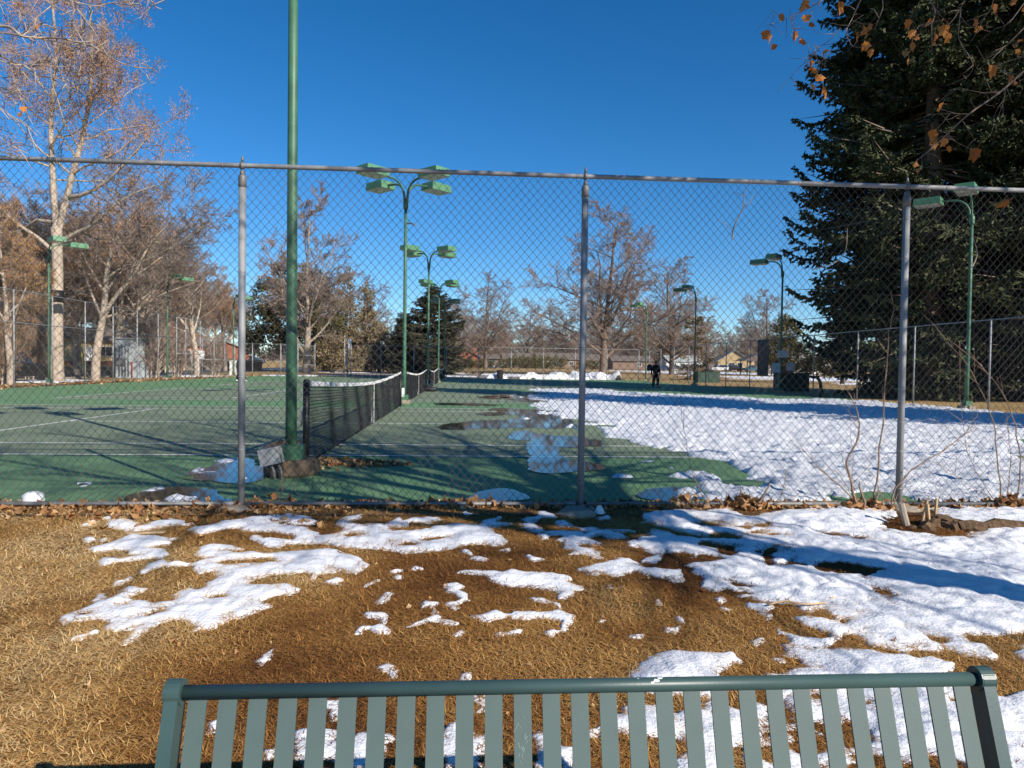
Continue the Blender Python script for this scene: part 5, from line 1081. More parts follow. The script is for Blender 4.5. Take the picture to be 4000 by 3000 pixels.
a_, c_ = blob_conifer(81, [(0,0,12,2.6,2.4,2.6),(-2.4,0,9.5,2.6,2.5,2.4),(2.4,.2,10.5,2.6,2.4,2.6),(-3.6,0,6.4,2.4,2.4,2.0),(.3,0,7.5,3.6,3.2,3.0),(4.2,0,7.4,2.6,2.4,2.6),(-2.6,-.3,3.6,3.0,2.6,2.0),(2.4,0,4.2,4.0,3.0,2.6),(-4.6,.2,3.6,1.6,1.6,1.5)], 'pine', clump=.75, dens=30, tuft=.36, H=12, tr=.35)
plant('pine_tree', 'large bushy olive-green pine behind the upright bare tree', 'tree', (at(1130, 98), 98, gz(0,98)), a_, c_, 0, (1.14,1.1,1.06), crown='foliage')
a_, c_ = blob_conifer(83, [(0,0,10.2,.95,.95,2.4),(0,0,6.6,1.7,1.6,2.6),(.2,0,3.0,2.4,2.0,2.4)], 'juniper', clump=.6, dens=30, tuft=.34, H=10)
for px, y, s, rz, lb in ((1350, 101, 1.16, 0, 'tall brown columnar juniper, right of the bushy pine'), (1430, 104, (1.15,1.15,1.02), 2, 'second brown columnar juniper, beside the gap in the trees'), (1265, 106, (1.5,1.5,.95), 4, 'wide brown juniper between the pine and the columnar ones')):
    plant('juniper_tree', lb, 'tree', (at(px, y), y, gz(0, y)), a_, c_, rz, s, 'brown junipers beyond the far fence', crown='foliage')
a_, c_ = blob_conifer(85, [(0,0,2.6,2.3,2.0,2.2),(-1.8,0,1.5,1.8,1.6,1.5),(2,0,1.4,1.9,1.6,1.4)], 'juniper', clump=.6, dens=30, tuft=.32, H=4)
for px, y, s, rz, lb in ((1480, 100, (1.1,1.1,1.35), 1, 'low juniper mound right of the columnar junipers'), (1300, 96, (1.1,1.1,1.0), 3, 'low juniper mound under the columnar junipers, behind the hoop')):
    plant('juniper_shrub', lb, 'shrub', (at(px, y), y, gz(0, y)), a_, c_, rz, s, crown='foliage')
a2_, c2_ = blob_conifer(87, [(0,0,1.2,2.6,1.3,1.1),(2.6,0,1.0,2.2,1.2,1.0),(-2.4,0,.9,2.0,1.2,.9)], 'pine', clump=.6, dens=26, tuft=.30, H=1.6, tr=.12)
for px, y, s, lb in ((2030, 190, 1.5, 'long dark hedge in front of the ranch roofs, left part'), (2110, 192, 1.6, 'long dark hedge in front of the ranch house, right part'), (2300, 188, 1.1, 'round hedge behind the largest bare trunk'), (1860, 175, 1.0, 'small hedge in front of the brick house'), (3190, 120, 1.5, 'dark hedge in front of the white house at right')):
    plant('hedge', lb, 'hedge', (at(px, y), y, gz(0, y)), a2_, c2_, 0, s, crown='foliage')
a_, c_ = blob_conifer(89, [(0,0,7.5,1.5,1.5,2.2),(-.5,0,4.8,2.2,2,2.4),(.8,0,3.4,2.3,2,2.6),(0,0,9.2,.8,.8,1.2)], 'pine', clump=.6, dens=34, tuft=.30, H=8.5)
plant('arborvitae', 'tall dark arborvitae behind the pole with the white signs', 'tree', (at(3068, 70), 70, 0), a_, c_, 0, (.95,.95,.68), crown='foliage')
plant('arborvitae', 'dark bushy evergreen left of the big spruces, before the white house', 'tree', (at(3290, 66), 66, 0), a_, c_, 2, (.9,.9,.62), crown='foliage')

# ---- the leafy sycamore whose branches hang into the picture at top right (trunk stands right of the camera)
lvY = [dict(n=11, t0=.2, ang=(30,65), len=3.0, rr=.5, wan=.12, up=.03), dict(n=8, t0=.15, ang=(25,60), ratio=.5, rr=.5, wan=.18), dict(n=7, t0=.1, ang=(25,60), ratio=.55)]
T = Tree(91, lvY, tw=.0035, segs=(8,6,4,3), sides=(12,7,5,3))
base = V3((7.85, .90, -.25)); lean = V3((-.20,-.35,1)); top = base + lean*4.9
T.lim.tube(lerp_path([base - V3((0,0,.2)), base + lean*1.6 + V3((.04,.03,0)), base + lean*3.2, top], 4), [.30,.25,.235,.225,.215,.205,.20,.195,.19,.185,.18,.175,.17], 14)
for d, L, r0 in (((-.75,.25,.8), 6.0, .105), ((.1,.65,.9), 6.0, .10), ((.5,-.5,.9), 5.5, .10), ((-.5,-.6,.9), 6.0, .10), ((-.15,.1,1), 7.0, .12), ((-.9,-.15,.45), 6.0, .085), ((-.3,.8,.6), 5.5, .08), ((.8,.4,.8), 6.0, .09), ((.9,.9,.7), 6.0, .085), ((.45,.95,.9), 6.5, .09), ((.2,.35,1), 6.5, .1), ((.9,-.1,.8), 5.5, .08), ((.6,-.7,.55), 6.5, .09), ((.2,-1,.6), 6.5, .09), ((.95,-.4,.5), 6.5, .09), ((.45,-.45,.9), 6.5, .09)):
    dv = V3(d).normalized(); pts = [top.copy()]; p = top.copy()
    for i in range(8): dv = (dv + T.rnd()*.10 + V3((0,0,.05))).normalized(); p = p + dv*(L/8); pts.append(p.copy())
    T.path(pts, [max(.012, r0*(1-.8*i/8)) for i in range(9)], 0)
limb = lerp_path([top - lean*.6, (6.6,2.2,5.2), (5.9,3.9,4.9), (5.35,5.0,4.55), RIGHT_TWIGS[0][1][0]], 4); T.lim.tube(limb, [max(.017, .07*(1-.75*i/(len(limb)-1))) for i in range(len(limb))], 8)
limb2 = lerp_path([limb[6], (4.6,4.3,5.6), (3.9,5.0,5.5), (2.6,5.2,5.0)], 4); T.lim.tube(limb2, [max(.009, .032*(1-.7*i/(len(limb2)-1))) for i in range(len(limb2))], 6)
limb3 = lerp_path([limb[9], (5.0,5.0,4.9), (4.6,5.2,5.1)], 3); T.lim.tube(limb3, [.02,.017,.015,.013,.012,.011,.01], 6)
hang = MB(); rt = random.Random(6)
for r0, P_ in RIGHT_TWIGS:
    pp = lerp_path(P_, 4); hang.tube(pp, [max(.0014, r0*(1-.7*i/(len(pp)-1))) for i in range(len(pp))], 5)
    for i in range(2, len(pp)-1):
        if rt.random() < .40:
            d = (pp[i+1]-pp[i]).normalized(); e = (d*.6 + V3((rt.gauss(0,.6), rt.gauss(0,.3), rt.gauss(0,.6)))).normalized(); q = pp[i]; L = rt.uniform(.06,.22)
            hang.tube([q, q+e*L*.5+V3((0,0,rt.gauss(0,.012))), q+e*L], [.0026,.0018,.0010], 4)
y1_, y2_ = T.meshes(MT['bark_grey'], MT['twig'])
syc = empty('sycamore_tree', base); tag(syc, 'tree with a few orange leaves hanging into the top right corner', 'tree')
def rel(o): o.location = -base; return o
rel(link('trunk', y1_, syc)); rel(link('crown', y2_, syc)); hb = rel(hang.build('branch', MT['twig'], syc, True))
def hang_leaf(i, rng):
    b = MB(); s = 1.0; out = [(0,0),(.16,-.06),(.36,-.02),(.35,-.24),(.48,-.42),(.31,-.52),(.12,-.90),(-.05,-.72),(-.30,-.76),(-.33,-.46),(-.46,-.22),(-.24,-.06)]
    cv = rng.uniform(.25,.7); b.add([(x, cv*x*x*2 + rng.uniform(-.06,.06), y) for x, y in out] + [(0,.02,-.34)], [(i_, (i_+1) % 12, 12) for i_ in range(12)])
    b.tube([(0,0,0),(.01,.01,.18),(.0,.0,.30)], .012, 4)
    me = b.mesh('leaf', MT['orange_leaf']); a = me.attributes.new('rnd', 'FLOAT', 'FACE'); v = rng.random(); a.data.foreach_set('value', [min(1, max(0, v + rng.uniform(-.2,.2)))]*len(me.polygons)); return me
lms = [hang_leaf(i, rt) for i in range(7)]
for i, p in enumerate(HANG_LEAVES):
    for k in range(1 + (i % 2)):
        s = rt.uniform(.070, .108)*(1 if k == 0 else .8); o = link('leaf', lms[(i*3+k) % 7], syc)
        o.location = V3(p) - base + V3((rt.gauss(0,.012)+.04*k, rt.gauss(0,.01), .03-.05*k)); o.scale = (s*rt.uniform(.55,.95), s, s*rt.uniform(.9,1.25)); o.rotation_euler = (rt.gauss(0,.35), rt.gauss(0,.45), rt.uniform(0,6.28))

# ---- bare tree just beyond the left edge; its twigs cross the sky at top left
T = Tree(97, lvY, tw=.004, segs=(8,6,4,3), sides=(12,7,5,3)); base2 = V3((-7.6, 4.6, -.1))
pp = lerp_path([base2 - V3((0,0,.2)), base2 + V3((.1,0,2)), base2 + V3((.2,.1,4.2)), base2 + V3((-.1,.2,8.0))], 4); T.lim.tube(pp, [max(.03, .17*(1-.8*i/(len(pp)-1))) for i in range(len(pp))], 12)
b2 = MB()
for r0, P_ in LEFT_TWIGS:
    pp = lerp_path(P_, 4); b2.tube(pp, [max(.0028, 1.35*r0*(1-.75*i/(len(pp)-1))) for i in range(len(pp))], 6)
    for i in range(2, len(pp)-1):
        if rt.random() < .42:
            d = (pp[i+1]-pp[i]).normalized(); e = (d*.7 + V3((rt.gauss(0,.35), rt.gauss(0,.3), rt.gauss(0,.5)))).normalized(); q = pp[i]; L = rt.uniform(.07,.24)
            m_ = q+e*L*.5+V3((rt.gauss(0,.02),0,rt.gauss(0,.025))); b2.tube([q, m_, q+e*L], [.0042,.0032,.0018], 4)
            if rt.random() < .6: e2 = (e + V3((rt.gauss(0,.5), 0, rt.gauss(0,.5)))).normalized(); b2.tube([m_, m_+e2*L*.5], [.002,.001], 3)
for i, (zz) in enumerate((3.2, 3.9, 4.5, 5.2)):
    s_ = LEFT_TWIGS[(0, 3, 4, 7)[i]][1][0]; pp = lerp_path([base2 + V3((.18,.1,zz)), (V3(s_)+base2+V3((.1,.1,zz)))*.5+V3((0,0,.2)), s_], 4); b2.tube(pp, [.04-.0028*k for k in range(len(pp))], 7)
t_ = empty('bare_tree', base2); tag(t_, 'bare pale-twigged tree reaching in over the fence at top left', 'tree')
a_ = T.lim.build('trunk', MT['bark_grey'], t_, True); a_.location = -base2; o = b2.build('branch', MT['twig_pale'], t_, True); o.location = -base2
for p in LEFT_LEAVES:
    o = link('leaf', lms[2], t_); o.location = V3(p) - base2; o.scale = (.06,.06,.06); o.rotation_euler = (.3,.2,rt.uniform(0,6))

# ------------------------------------------------------------------ buildings
def house(name, label, loc, rz, W_, Dp, h, rh, wall, roof, wins=(), doors=(), chim=None, gable_front=False, oh=.5):
    """facade faces local -y; ridge along x (or along y for a front gable)"""
    t = empty(name, loc, rz); tag(t, label, 'house'); w2 = W_/2
    b = MB(); b.box(-w2, w2, 0, Dp, -.6, h)
    if gable_front: b.prism([(-w2, h),(w2, h),(0, h+rh)], 0.02, Dp-.02, 'y')
    else: b.prism([(0.0, h),(Dp, h),(Dp/2, h+rh)], -w2+.02, w2-.02, 'x')
    b.build('wall', MT[wall], t); b = MB(); th = .16
    if gable_front:
        k = rh/w2
        for sg in (-1, 1): b.add([(0,-oh,h+rh+.06),(sg*(w2+oh),-oh,h-k*oh+.06),(sg*(w2+oh),Dp+oh,h-k*oh+.06),(0,Dp+oh,h+rh+.06),(0,-oh,h+rh+.06+th),(sg*(w2+oh),-oh,h-k*oh+.06+th),(sg*(w2+oh),Dp+oh,h-k*oh+.06+th),(0,Dp+oh,h+rh+.06+th)], [(0,1,2,3),(7,6,5,4),(0,4,5,1),(1,5,6,2),(2,6,7,3)])
    else:
        k = rh/(Dp/2)
        for y0, y1 in ((-oh, Dp/2), (Dp+oh, Dp/2)):
            z0 = h-k*oh+.06; z1 = h+rh+.06; b.add([(-w2-oh,y0,z0),(w2+oh,y0,z0),(w2+oh,y1,z1),(-w2-oh,y1,z1),(-w2-oh,y0,z0+th),(w2+oh,y0,z0+th),(w2+oh,y1,z1+th),(-w2-oh,y1,z1+th)], [(3,2,1,0),(4,5,6,7),(0,1,5,4),(1,2,6,5),(3,0,4,7)])
    rf = b.build('roof', MT[roof], t)
    if chim:
        cx, cy, cw, chh, cmt = chim; b = MB(); b.box(cx-cw, cx+cw, cy-cw*.6, cy+cw*.6, h*.6, h+rh+chh); b.box(cx-cw-.07, cx+cw+.07, cy-cw*.6-.07, cy+cw*.6+.07, h+rh+chh, h+rh+chh+.12); b.build('chimney', MT[cmt], rf)
    for u, zc, ww, wh in wins:
        b = MB(); f = .09
        b.box(u-ww/2-f, u+ww/2+f, -.07, -.003, zc+wh/2, zc+wh/2+f); b.box(u-ww/2-f, u+ww/2+f, -.09, -.003, zc-wh/2-f, zc-wh/2)
        b.box(u-ww/2-f, u-ww/2, -.07, -.003, zc-wh/2, zc+wh/2); b.box(u+ww/2, u+ww/2+f, -.07, -.003, zc-wh/2, zc+wh/2); b.box(u-.03, u+.03, -.06, -.003, zc-wh/2, zc+wh/2)
        wn = b.build('window', MT['white'], t); b = MB(); b.box(u-ww/2, u+ww/2, -.03, -.002, zc-wh/2, zc+wh/2); b.build('pane', MT['glass'], wn)
    for u, dw, dh, dm in doors:
        b = MB(); b.box(u-dw/2, u+dw/2, -.05, -.002, -.1, dh); b.build('door', MT[dm], t)
    return t
MT['blue_door'] = mat('blue_grey_door', (.05,.085,.11), .5, .1, 3); MT['brown_brick'] = mat('brown_brick', (.23,.155,.115), .9, .2, 5); MT['wood'] = mat('brown_door', (.33,.13,.04), .7, .2, 5)
def hz(px, y): return (at(px, y), y, gz(at(px, y), y))
house('ranch_house', 'long low brown brick ranch house with a white bay window, behind the hedge', hz(2185, 214), 0, 13.5, 9, 2.7, 1.9, 'brown_brick', 'roof', [(-1.0,1.4,2.0,1.6),(-3.6,1.5,1.4,1.0),(3.6,1.5,1.2,1.0)], [(5.2,1.0,2.1,'wood')])
house('ranch_house', 'low dark-roofed ranch house with snow patches, right of the white car', hz(2045, 216), 0, 12.5, 9, 2.6, 1.8, 'brown_brick', 'roof', [(-2,1.5,1.6,1.1),(2.5,1.5,1.4,1.0)])
house('brick_house', 'red brick gabled house with a tall chimney, right of the broad dark spruce', hz(1822, 190), 0, 6.5, 8, 2.9, 1.9, 'brick', 'roof', [(-2.2,1.6,.8,1.5)], [(.9,1.3,2.3,'black'),(-.6,.9,2.2,'rubber')], (2.4, 2, .55, .8, 'brick'), True)
house('garage', 'small pinkish brick garage with a blue-grey door, left of the white car', hz(1910, 196), 0, 5.0, 6, 2.6, 1.0, 'brown_brick', 'roof', [], [(.2,2.6,2.3,'blue_door')])
house('ranch_house', 'brown house behind the largest bare trunk, with pale window frames', hz(2310, 222), 0, 15, 9, 2.6, 1.8, 'brown_brick', 'roof', [(-4,1.5,1.4,1.0),(1.5,1.5,1.6,1.2),(4.8,1.5,1.2,1.0)])
house('ranch_house', 'dark brown low house behind the player in black', hz(2470, 205), 0, 12, 8, 2.5, 1.4, 'brown_brick', 'roof', [(2,1.5,1.2,1.0)])
house('ranch_house', 'white low house behind the drooping conifer', hz(2672, 205), 0, 11, 8, 2.6, 1.6, 'white', 'roof_grey', [(-3,1.5,1.0,1.0),(-.5,1.5,1.2,1.0),(2.5,1.5,1.0,1.0)])
house('gabled_house', 'tan gabled house with a grey roof and a square tan chimney', hz(2868, 205), R(-14), 9.6, 9, 2.9, 3.1, 'tan', 'roof_grey', [(-.8,1.6,1.6,1.5),(1.6,1.6,1.4,1.5)], [], (5.3, 3.5, .75, .2, 'tan'), True)
house('ranch_house', 'white house glimpsed between the evergreens left of the big spruces', hz(3190, 150), 0, 13, 8, 3.6, .9, 'white', 'roof_grey', [(-4,2,1.2,1.4),(0,2,1.4,1.4),(4,2,1.2,1.4)])
house('brick_house', 'orange-brick house with a white gable at left, behind the thin brush', hz(880, 130), R(25), 8, 9, 2.4, 1.5, 'brick', 'roof_grey', [(-2,1.4,1.2,1.0)], [], None, True)
house('brick_house', 'red brick house with a tall chimney behind the left gate frame', hz(700, 108), R(50), 11, 9, 3.0, 1.8, 'brick', 'roof', [(-3,1.6,1.2,1.2),(1,1.6,1.4,1.2)], [(3.5,1.0,2.2,'white')], (0, 2, .6, 1.6, 'brick'))
house('yellow_house', 'pale yellow house across the street, between the two pale trunks', (at(300, 98), 98, 1.0), R(48), 13, 9, 3.0, 1.8, 'yellow', 'roof', [(-4,1.6,1.6,1.3),(-.5,1.6,1.2,1.6),(3.6,1.6,1.6,1.2)], [(1.5,1.0,2.2,'white')])
house('yellow_house', 'pale yellow house across the street at the left edge', (at(70, 82), 82, 1.0), R(55), 13, 9, 3.0, 1.8, 'yellow', 'roof', [(-4,1.6,1.6,1.3),(0,1.6,1.2,1.2),(3.6,1.6,1.6,1.2)], [])
b = MB(); b.box(-.2,.2,-14,14,-.5,.95); t = b.build('retaining_wall', MT['brick'], None, loc=(-43.5, 92, .3)); tag(t, 'low red brick retaining wall below the yellow houses', 'wall')
b = MB(); b.box(-8,8,-.1,.1,-.3,1.6); t = b.build('concrete_wall', MT['asphalt_light'], None, loc=(at(800, 101), 101, .1), rz=R(35)); tag(t, 'long grey concrete wall left of the bushy pine, behind the side fence', 'wall')
# picnic shelter
t = empty('picnic_shelter', (at(2965, 120), 120, gz(0,120))); tag(t, 'dark open picnic shelter with a sloping roof, left of the arborvitae', 'shelter')
for x in (-2.2, 2.2):
    for y in (0, 3): b = MB(); b.tube([(x,y,-.1),(x,y,2.6)], .10, 8); b.build('post', MT['black'], t, True)
b = MB(); b.prism([(-3.2,2.5),(3.2,2.5),(0,3.9)], -.6, 3.6, 'y'); b.build('roof', MT['roof'], t)

# ------------------------------------------------------------------ vehicles
def paint(nm, c): return mat(nm, c, .28, .05, 3, spec=.6)
def vehicle(name, label, loc, rz, L, Wd, H, m_, kind='sedan'):
    t = empty(name, loc, rz); tag(t, label, 'car'); l = L/2
    if kind == 'sedan': lo = [(-l,.38),(-l,.78),(-l*.62,.88),(l*.45,.92),(l*.96,.74),(l,.45),(l*.98,.28),(-l*.96,.28)]; cab = [(-l*.62,.86),(-l*.30,H),(l*.12,H),(l*.48,.90)]
    elif kind == 'pickup': lo = [(-l,.5),(-l,1.05),(-l*.1,1.08),(l*.45,1.08),(l*.96,.98),(l,.55),(l*.98,.36),(-l*.96,.36)]; cab = [(-l*.12,1.06),(-l*.06,H),(l*.28,H),(l*.48,1.06)]
    else: lo = [(-l,.45),(-l*.99,1.02),(-l*.5,1.05),(l*.45,1.05),(l*.95,.92),(l,.5),(l*.98,.32),(-l*.96,.32)]; cab = [(-l*.97,1.02),(-l*.86,H),(l*.10,H),(l*.46,1.04)]
    b = MB(); b.prism([(x, z) for x, z in lo], -Wd/2, Wd/2, 'y')
    n = len(cab); b.add([(x, -Wd/2*.96, z) if i in (0, n-1) else (x, -Wd/2*.78, z) for i, (x, z) in enumerate(cab)] + [(x, Wd/2*.96, z) if i in (0, n-1) else (x, Wd/2*.78, z) for i, (x, z) in enumerate(cab)], [tuple(range(n)), tuple(range(2*n-1, n-1, -1))] + [(i, n+i, n+i+1, i+1) for i in range(n-1)])
    body = b.build('body', m_, t); g_ = MB()
    for sg in (-1, 1):
        q = []
        for (x, z), yy in zip(cab, (.96,.78,.78,.96)): q.append((x*.92 + (cab[1][0]+cab[2][0])/2*.08, sg*(Wd/2*yy+.012) , .86*z + .14*(H*.55+.45)))
        g_.add(q, [(0,1,2,3) if sg < 0 else (3,2,1,0)])
    for i0_, i1_, dx in ((0,1,-.015),(2,3,.015)):
        (xa, za), (xb, zb) = cab[i0_], cab[i1_]; ya = Wd/2*(.90 if i0_ == 0 else .70); yb = Wd/2*(.70 if i0_ == 0 else .90)
        g_.add([(xa+dx,-ya,za*.94+zb*.06),(xa+dx,ya,za*.94+zb*.06),(xb+dx,yb,zb*.94+za*.06),(xb+dx,-yb,zb*.94+za*.06)], [(0,1,2,3)])
    g_.build('window_glass', MT['glass'], t)
    wr = .33 if kind == 'sedan' else .38
    for x in (-l*.62, l*.62):
        for sg in (-1, 1):
            b = MB(); b.prism([(x+wr*math.cos(2*math.pi*i/16), wr+wr*math.sin(2*math.pi*i/16)) for i in range(16)], sg*Wd/2-.12, sg*Wd/2+.03, 'y'); wh = b.build('wheel', MT['rubber'], t)
            b = MB(); b.prism([(x+wr*.62*math.cos(2*math.pi*i/12), wr+wr*.62*math.sin(2*math.pi*i/12)) for i in range(12)], sg*Wd/2-.05, sg*Wd/2+sg*.04, 'y'); b.build('rim', MT['rim'], wh)
    for x, nm, mm in ((l*.985, 'headlight', 'lens'), (-l*.995, 'tail_light', 'wood')):
        for sg in (-1, 1): b = MB(); b.box(x-.03, x+.03, sg*Wd*.36-.16, sg*Wd*.36+.16, .62, .78); b.build(nm, MT[mm], t)
    return t
sv = vehicle('parked_car', 'black parked car on the street at far left, behind the fence', (at(118, 43.3)-.9, 42.6, 0), R(92), 4.9, 2.0, 1.75, paint('black_car_paint', (.010,.011,.014)), 'suv')
b = MB(); b.box(-2.50,-2.46,-.30,.30,.62,.78); b.build('number_plate', MT['sign'], sv)
for px, y, rz, kind, c, lb in ((1957, 192, 180, 'sedan', (.62,.62,.58), 'white sedan parked beside the garage, left of the hedge'), (1640, 150, 0, 'sedan', (.35,.012,.03), 'red car parked under the broad dark spruce'), (985, 140, 0, 'suv', (.02,.035,.06), 'dark blue car parked beyond the left part of the back fence'),
    (2640, 185, 0, 'sedan', (.10,.14,.22), 'grey-blue sedan parked behind the drooping conifer'), (2592, 190, 0, 'sedan', (.03,.05,.14), 'blue car parked left of the bare trunk, behind the player in black'), (2868, 185, 0, 'suv', (.012,.013,.015), 'black car parked in front of the tan gabled house'), (2808, 182, 180, 'suv', (.6,.6,.6), 'white van parked left of the tan gabled house'), (2940, 180, 180, 'pickup', (.05,.13,.17), 'teal pickup parked beside the picnic shelter'), (2700, 186, 0, 'sedan', (.5,.36,.06), 'yellowish car parked behind the drooping conifer')):
    vehicle('parked_car', lb, hz(px, y), R(rz), 4.6, 1.8, 1.45 if kind == 'sedan' else 1.75, paint('car_paint', c), kind)

# ------------------------------------------------------------------ things around the courts
t = empty('utility_cabinet', (at(512, 56.6), 56.6, 0), R(-8)); tag(t, 'tall pale grey electrical cabinet behind the left fence', 'utility box')
b = MB(); b.box(-.95,1.2,-.5,.5,-.1,3.0); b.build('body', MT['grey_box'], t)
b = MB(); b.box(-1.05,1.3,-.6,.6,3.0,3.10); b.build('lid', MT['grey_box'], t)
b = MB(); b.box(-.85,.05,-.56,-.502,1.5,2.3); b.build('door', MT['grey_box'], t)
for x in (-.6,-.35,-.1,.15): b = MB(); b.tube([(x,-.58,.1),(x,-.58,2.5)], .035, 6); b.build('conduit', MT['galv_dark'], t, True)
b = MB(); b.box(-.9,-.2,-.62,-.51,.95,1.45); b.build('meter_box', MT['galv_dark'], t)
b = MB(); b.tube([(.42,-.56,.0),(.42,-.56,1.25)], .04, 6); b.build('red_pipe', mat('red_pipe', (.35,.02,.03), .6, .1, 4), t, True)
def ubox(label, x, y, w_, d_, h, m_, rz=0, name='utility_box'):
    t = empty(name, (x, y, 0), rz); tag(t, label, 'utility box'); b = MB(); b.box(-w_/2,w_/2,-d_/2,d_/2,-.05,h); b.build('body', MT[m_], t)
    b = MB(); b.box(-w_/2-.03,w_/2+.03,-d_/2-.03,d_/2+.03,h,h+.06); b.build('lid', MT[m_], t)
    b = MB(); b.box(-.012,.012,-d_/2-.012,-d_/2-.001,.1,h-.08); b.build('door_seam', MT['black'], t); return t
ubox('dark green utility box beside a right-side light pole, under the drooping conifer', at(2762, 65.5), 65.5, 2.1, 1.0, .95, 'box_green')
ubox('wide dark green utility box behind the pole with the white signs', at(3090, 42.5), 42.5, 1.9, .9, 1.05, 'box_green')
ubox('small white box on the back-left court corner, left of the metal fence post', at(905, 71.9), 72.3, .55, .5, 1.45, 'white')
ubox('small grey box on the wall behind the left gate frame', at(678, 84), 84, .9, .5, 1.1, 'grey_box')
# white signs on the dark pole at right
for dx, z, w_, h, lb in ((-.05, 2.16, .56, .38, 'upper white sign on the dark right-side pole'), (-.42, 1.40, .50, .52, 'lower left white sign on the dark right-side pole'), (.42, 1.46, .46, .44, 'lower right white sign beside the dark pole')):
    t = empty('sign', (17.55+dx, 37.55, z)); tag(t, lb, 'sign'); b = MB(); b.box(-w_/2,w_/2,-.012,.012,-h/2,h/2); b.build('panel', MT['sign'], t)
    b = MB(); b.box(-w_/2+.02,w_/2-.02,-.02,-.013,h/2-.035,h/2-.02); b.build('border', MT['grey_box'], t)
t = empty('wind_screen', (17.95, 41.2, 0)); tag(t, 'black wind screen panel on the right side fence', 'screen')
b = MB(); b.add([(0,-.75,.9),(0,.75,.9),(0,.75,3.1),(0,-.75,3.1),(.03,-.75,.9),(.03,.75,.9),(.03,.75,3.1),(.03,-.75,3.1)], [(0,1,2,3),(7,6,5,4),(0,4,5,1),(1,5,6,2),(2,6,7,3),(3,7,4,0)]); b.build('fabric', MT['black'], t)
# drinking fountain (dark post with a bowl) by the right fence
t = empty('drinking_fountain', (at(3195, 33.0), 33.0, 0)); tag(t, 'dark bent drinking fountain by the right fence', 'fountain')
b = MB(); b.tube(lerp_path([(.18,0,-.1),(.16,0,.4),(.10,0,.75),(-.05,0,.92)], 3), [.10,.10,.09,.085,.08,.08,.08,.08,.08,.07], 8); b.build('pedestal', MT['black'], t, True)
b = MB(); b.lathe([(.05,.88),(.22,.92),(.28,1.0),(.26,1.02),(.05,.98)], 14, (-.20,0,0)); b.build('bowl', MT['black'], t, True)
# litter bin by the back fence
t = empty('litter_bin', (at(1953, 72.0), 72.0, 0)); tag(t, 'dark litter bin in front of the snow by the back fence', 'bin')
b = MB(); b.lathe([(.26,0),(.32,.3),(.35,.72),(.37,.75),(.33,.78)], 14); b.build('body', MT['rubber'], t, True); b = MB(); b.lathe([(.36,.78),(.30,.86),(.12,.90)], 14); b.build('lid', MT['black'], t, True)
# white pickets
b = MB(); b.tube([(0,0,0),(0,0,.55)], .05, 8); o = b.build('bollard', MT['white'], None, True, (at(1807, 74.5), 74.5, 0)); tag(o, 'short white bollard on the grey asphalt beyond the back fence', 'bollard')
# basketball hoop
t = empty('basketball_hoop', (at(1338, 76), 76, 0)); tag(t, 'basketball hoop with a white backboard and orange rim, beyond the back fence', 'basketball hoop')
b = MB(); b.tube(lerp_path([(.25,1.3,-.1),(.25,1.3,2.6),(.25,.9,3.1),(.25,.2,3.2)], 3), .06, 8); b.build('post', MT['galv'], t, True)
b = MB(); b.obox((.72,0,3.45), (.10,.26,0), (-.035,.014,0), (0,0,.50)); b.build('backboard', MT['white'], t)
MT['rim_orange'] = mat('orange_rim', (.62,.09,.02), .5, .1, 5)
b = MB(); b.tube([(1.05+.23*math.cos(2*math.pi*i/16), -.1+.23*math.sin(2*math.pi*i/16), 3.05) for i in range(17)], .022, 5, caps=False); b.box(.74,.86,-.14,-.06,3.0,3.1); b.build('rim', MT['rim_orange'], t, True)
t = empty('pole_frame', (at(1345, 75.5)-.0, 75.5, 0)); tag(t, 'grey pole frame standing left of the basketball hoop', 'pole'); x0 = at(1333, 75.5)-t.location.x - .0
for x, h in ((0, 4.35), (.70, 3.4)): b = MB(); b.tube([(x,0,-.1),(x,0,h)], .05, 8); b.build('post', MT['galv'], t, True)
for za, zb in ((4.0,3.35),(3.0,3.0),(1.4,1.4)): b = MB(); b.tube([(0,0,za),(.70,0,zb)], .025, 6); b.build('rail', MT['galv'], t, True)
# yellow guy-wire marker and street sign at left
b = MB(); b.tube([(0,0,-.1),(-.25,0,2.4)], .035, 6); o = b.build('marker_post', mat('yellow_marker', (.62,.48,.04), .6, .1, 4), None, True, (at(330, 52), 52, 0)); tag(o, 'thin yellow marker post left of the leaning pale trunk', 'post')
t = empty('street_sign', (at(463, 74), 74, 0)); tag(t, 'green street name sign on a post at left', 'sign'); b = MB(); b.tube([(0,0,-.1),(0,0,3.4)], .04, 6); b.build('post', MT['galv'], t, True)
b = MB(); b.box(-.42,.42,-.01,.01,3.15,3.38); b.build('blade', mat('sign_green', (.03,.26,.13), .5, .1, 4), t); b = MB(); b.box(-.01,.01,-.42,.42,2.88,3.10); b.build('blade', MT['lamp_green'], t)
# far picnic bench
t = empty('park_bench', (at(2666, 90), 90, gz(0,90))); tag(t, 'small grey bench on the lawn beyond the courts', 'bench')
b = MB(); b.box(-.8,.8,-.2,.2,.42,.48); b.build('seat', MT['galv_dark'], t); b = MB(); b.box(-.8,.8,.18,.24,.5,.92); b.build('backrest', MT['galv_dark'], t)
for x in (-.65,.65): b = MB(); b.box(x-.04,x+.04,-.18,.2,-.05,.42); b.build('leg', MT['galv_dark'], t)
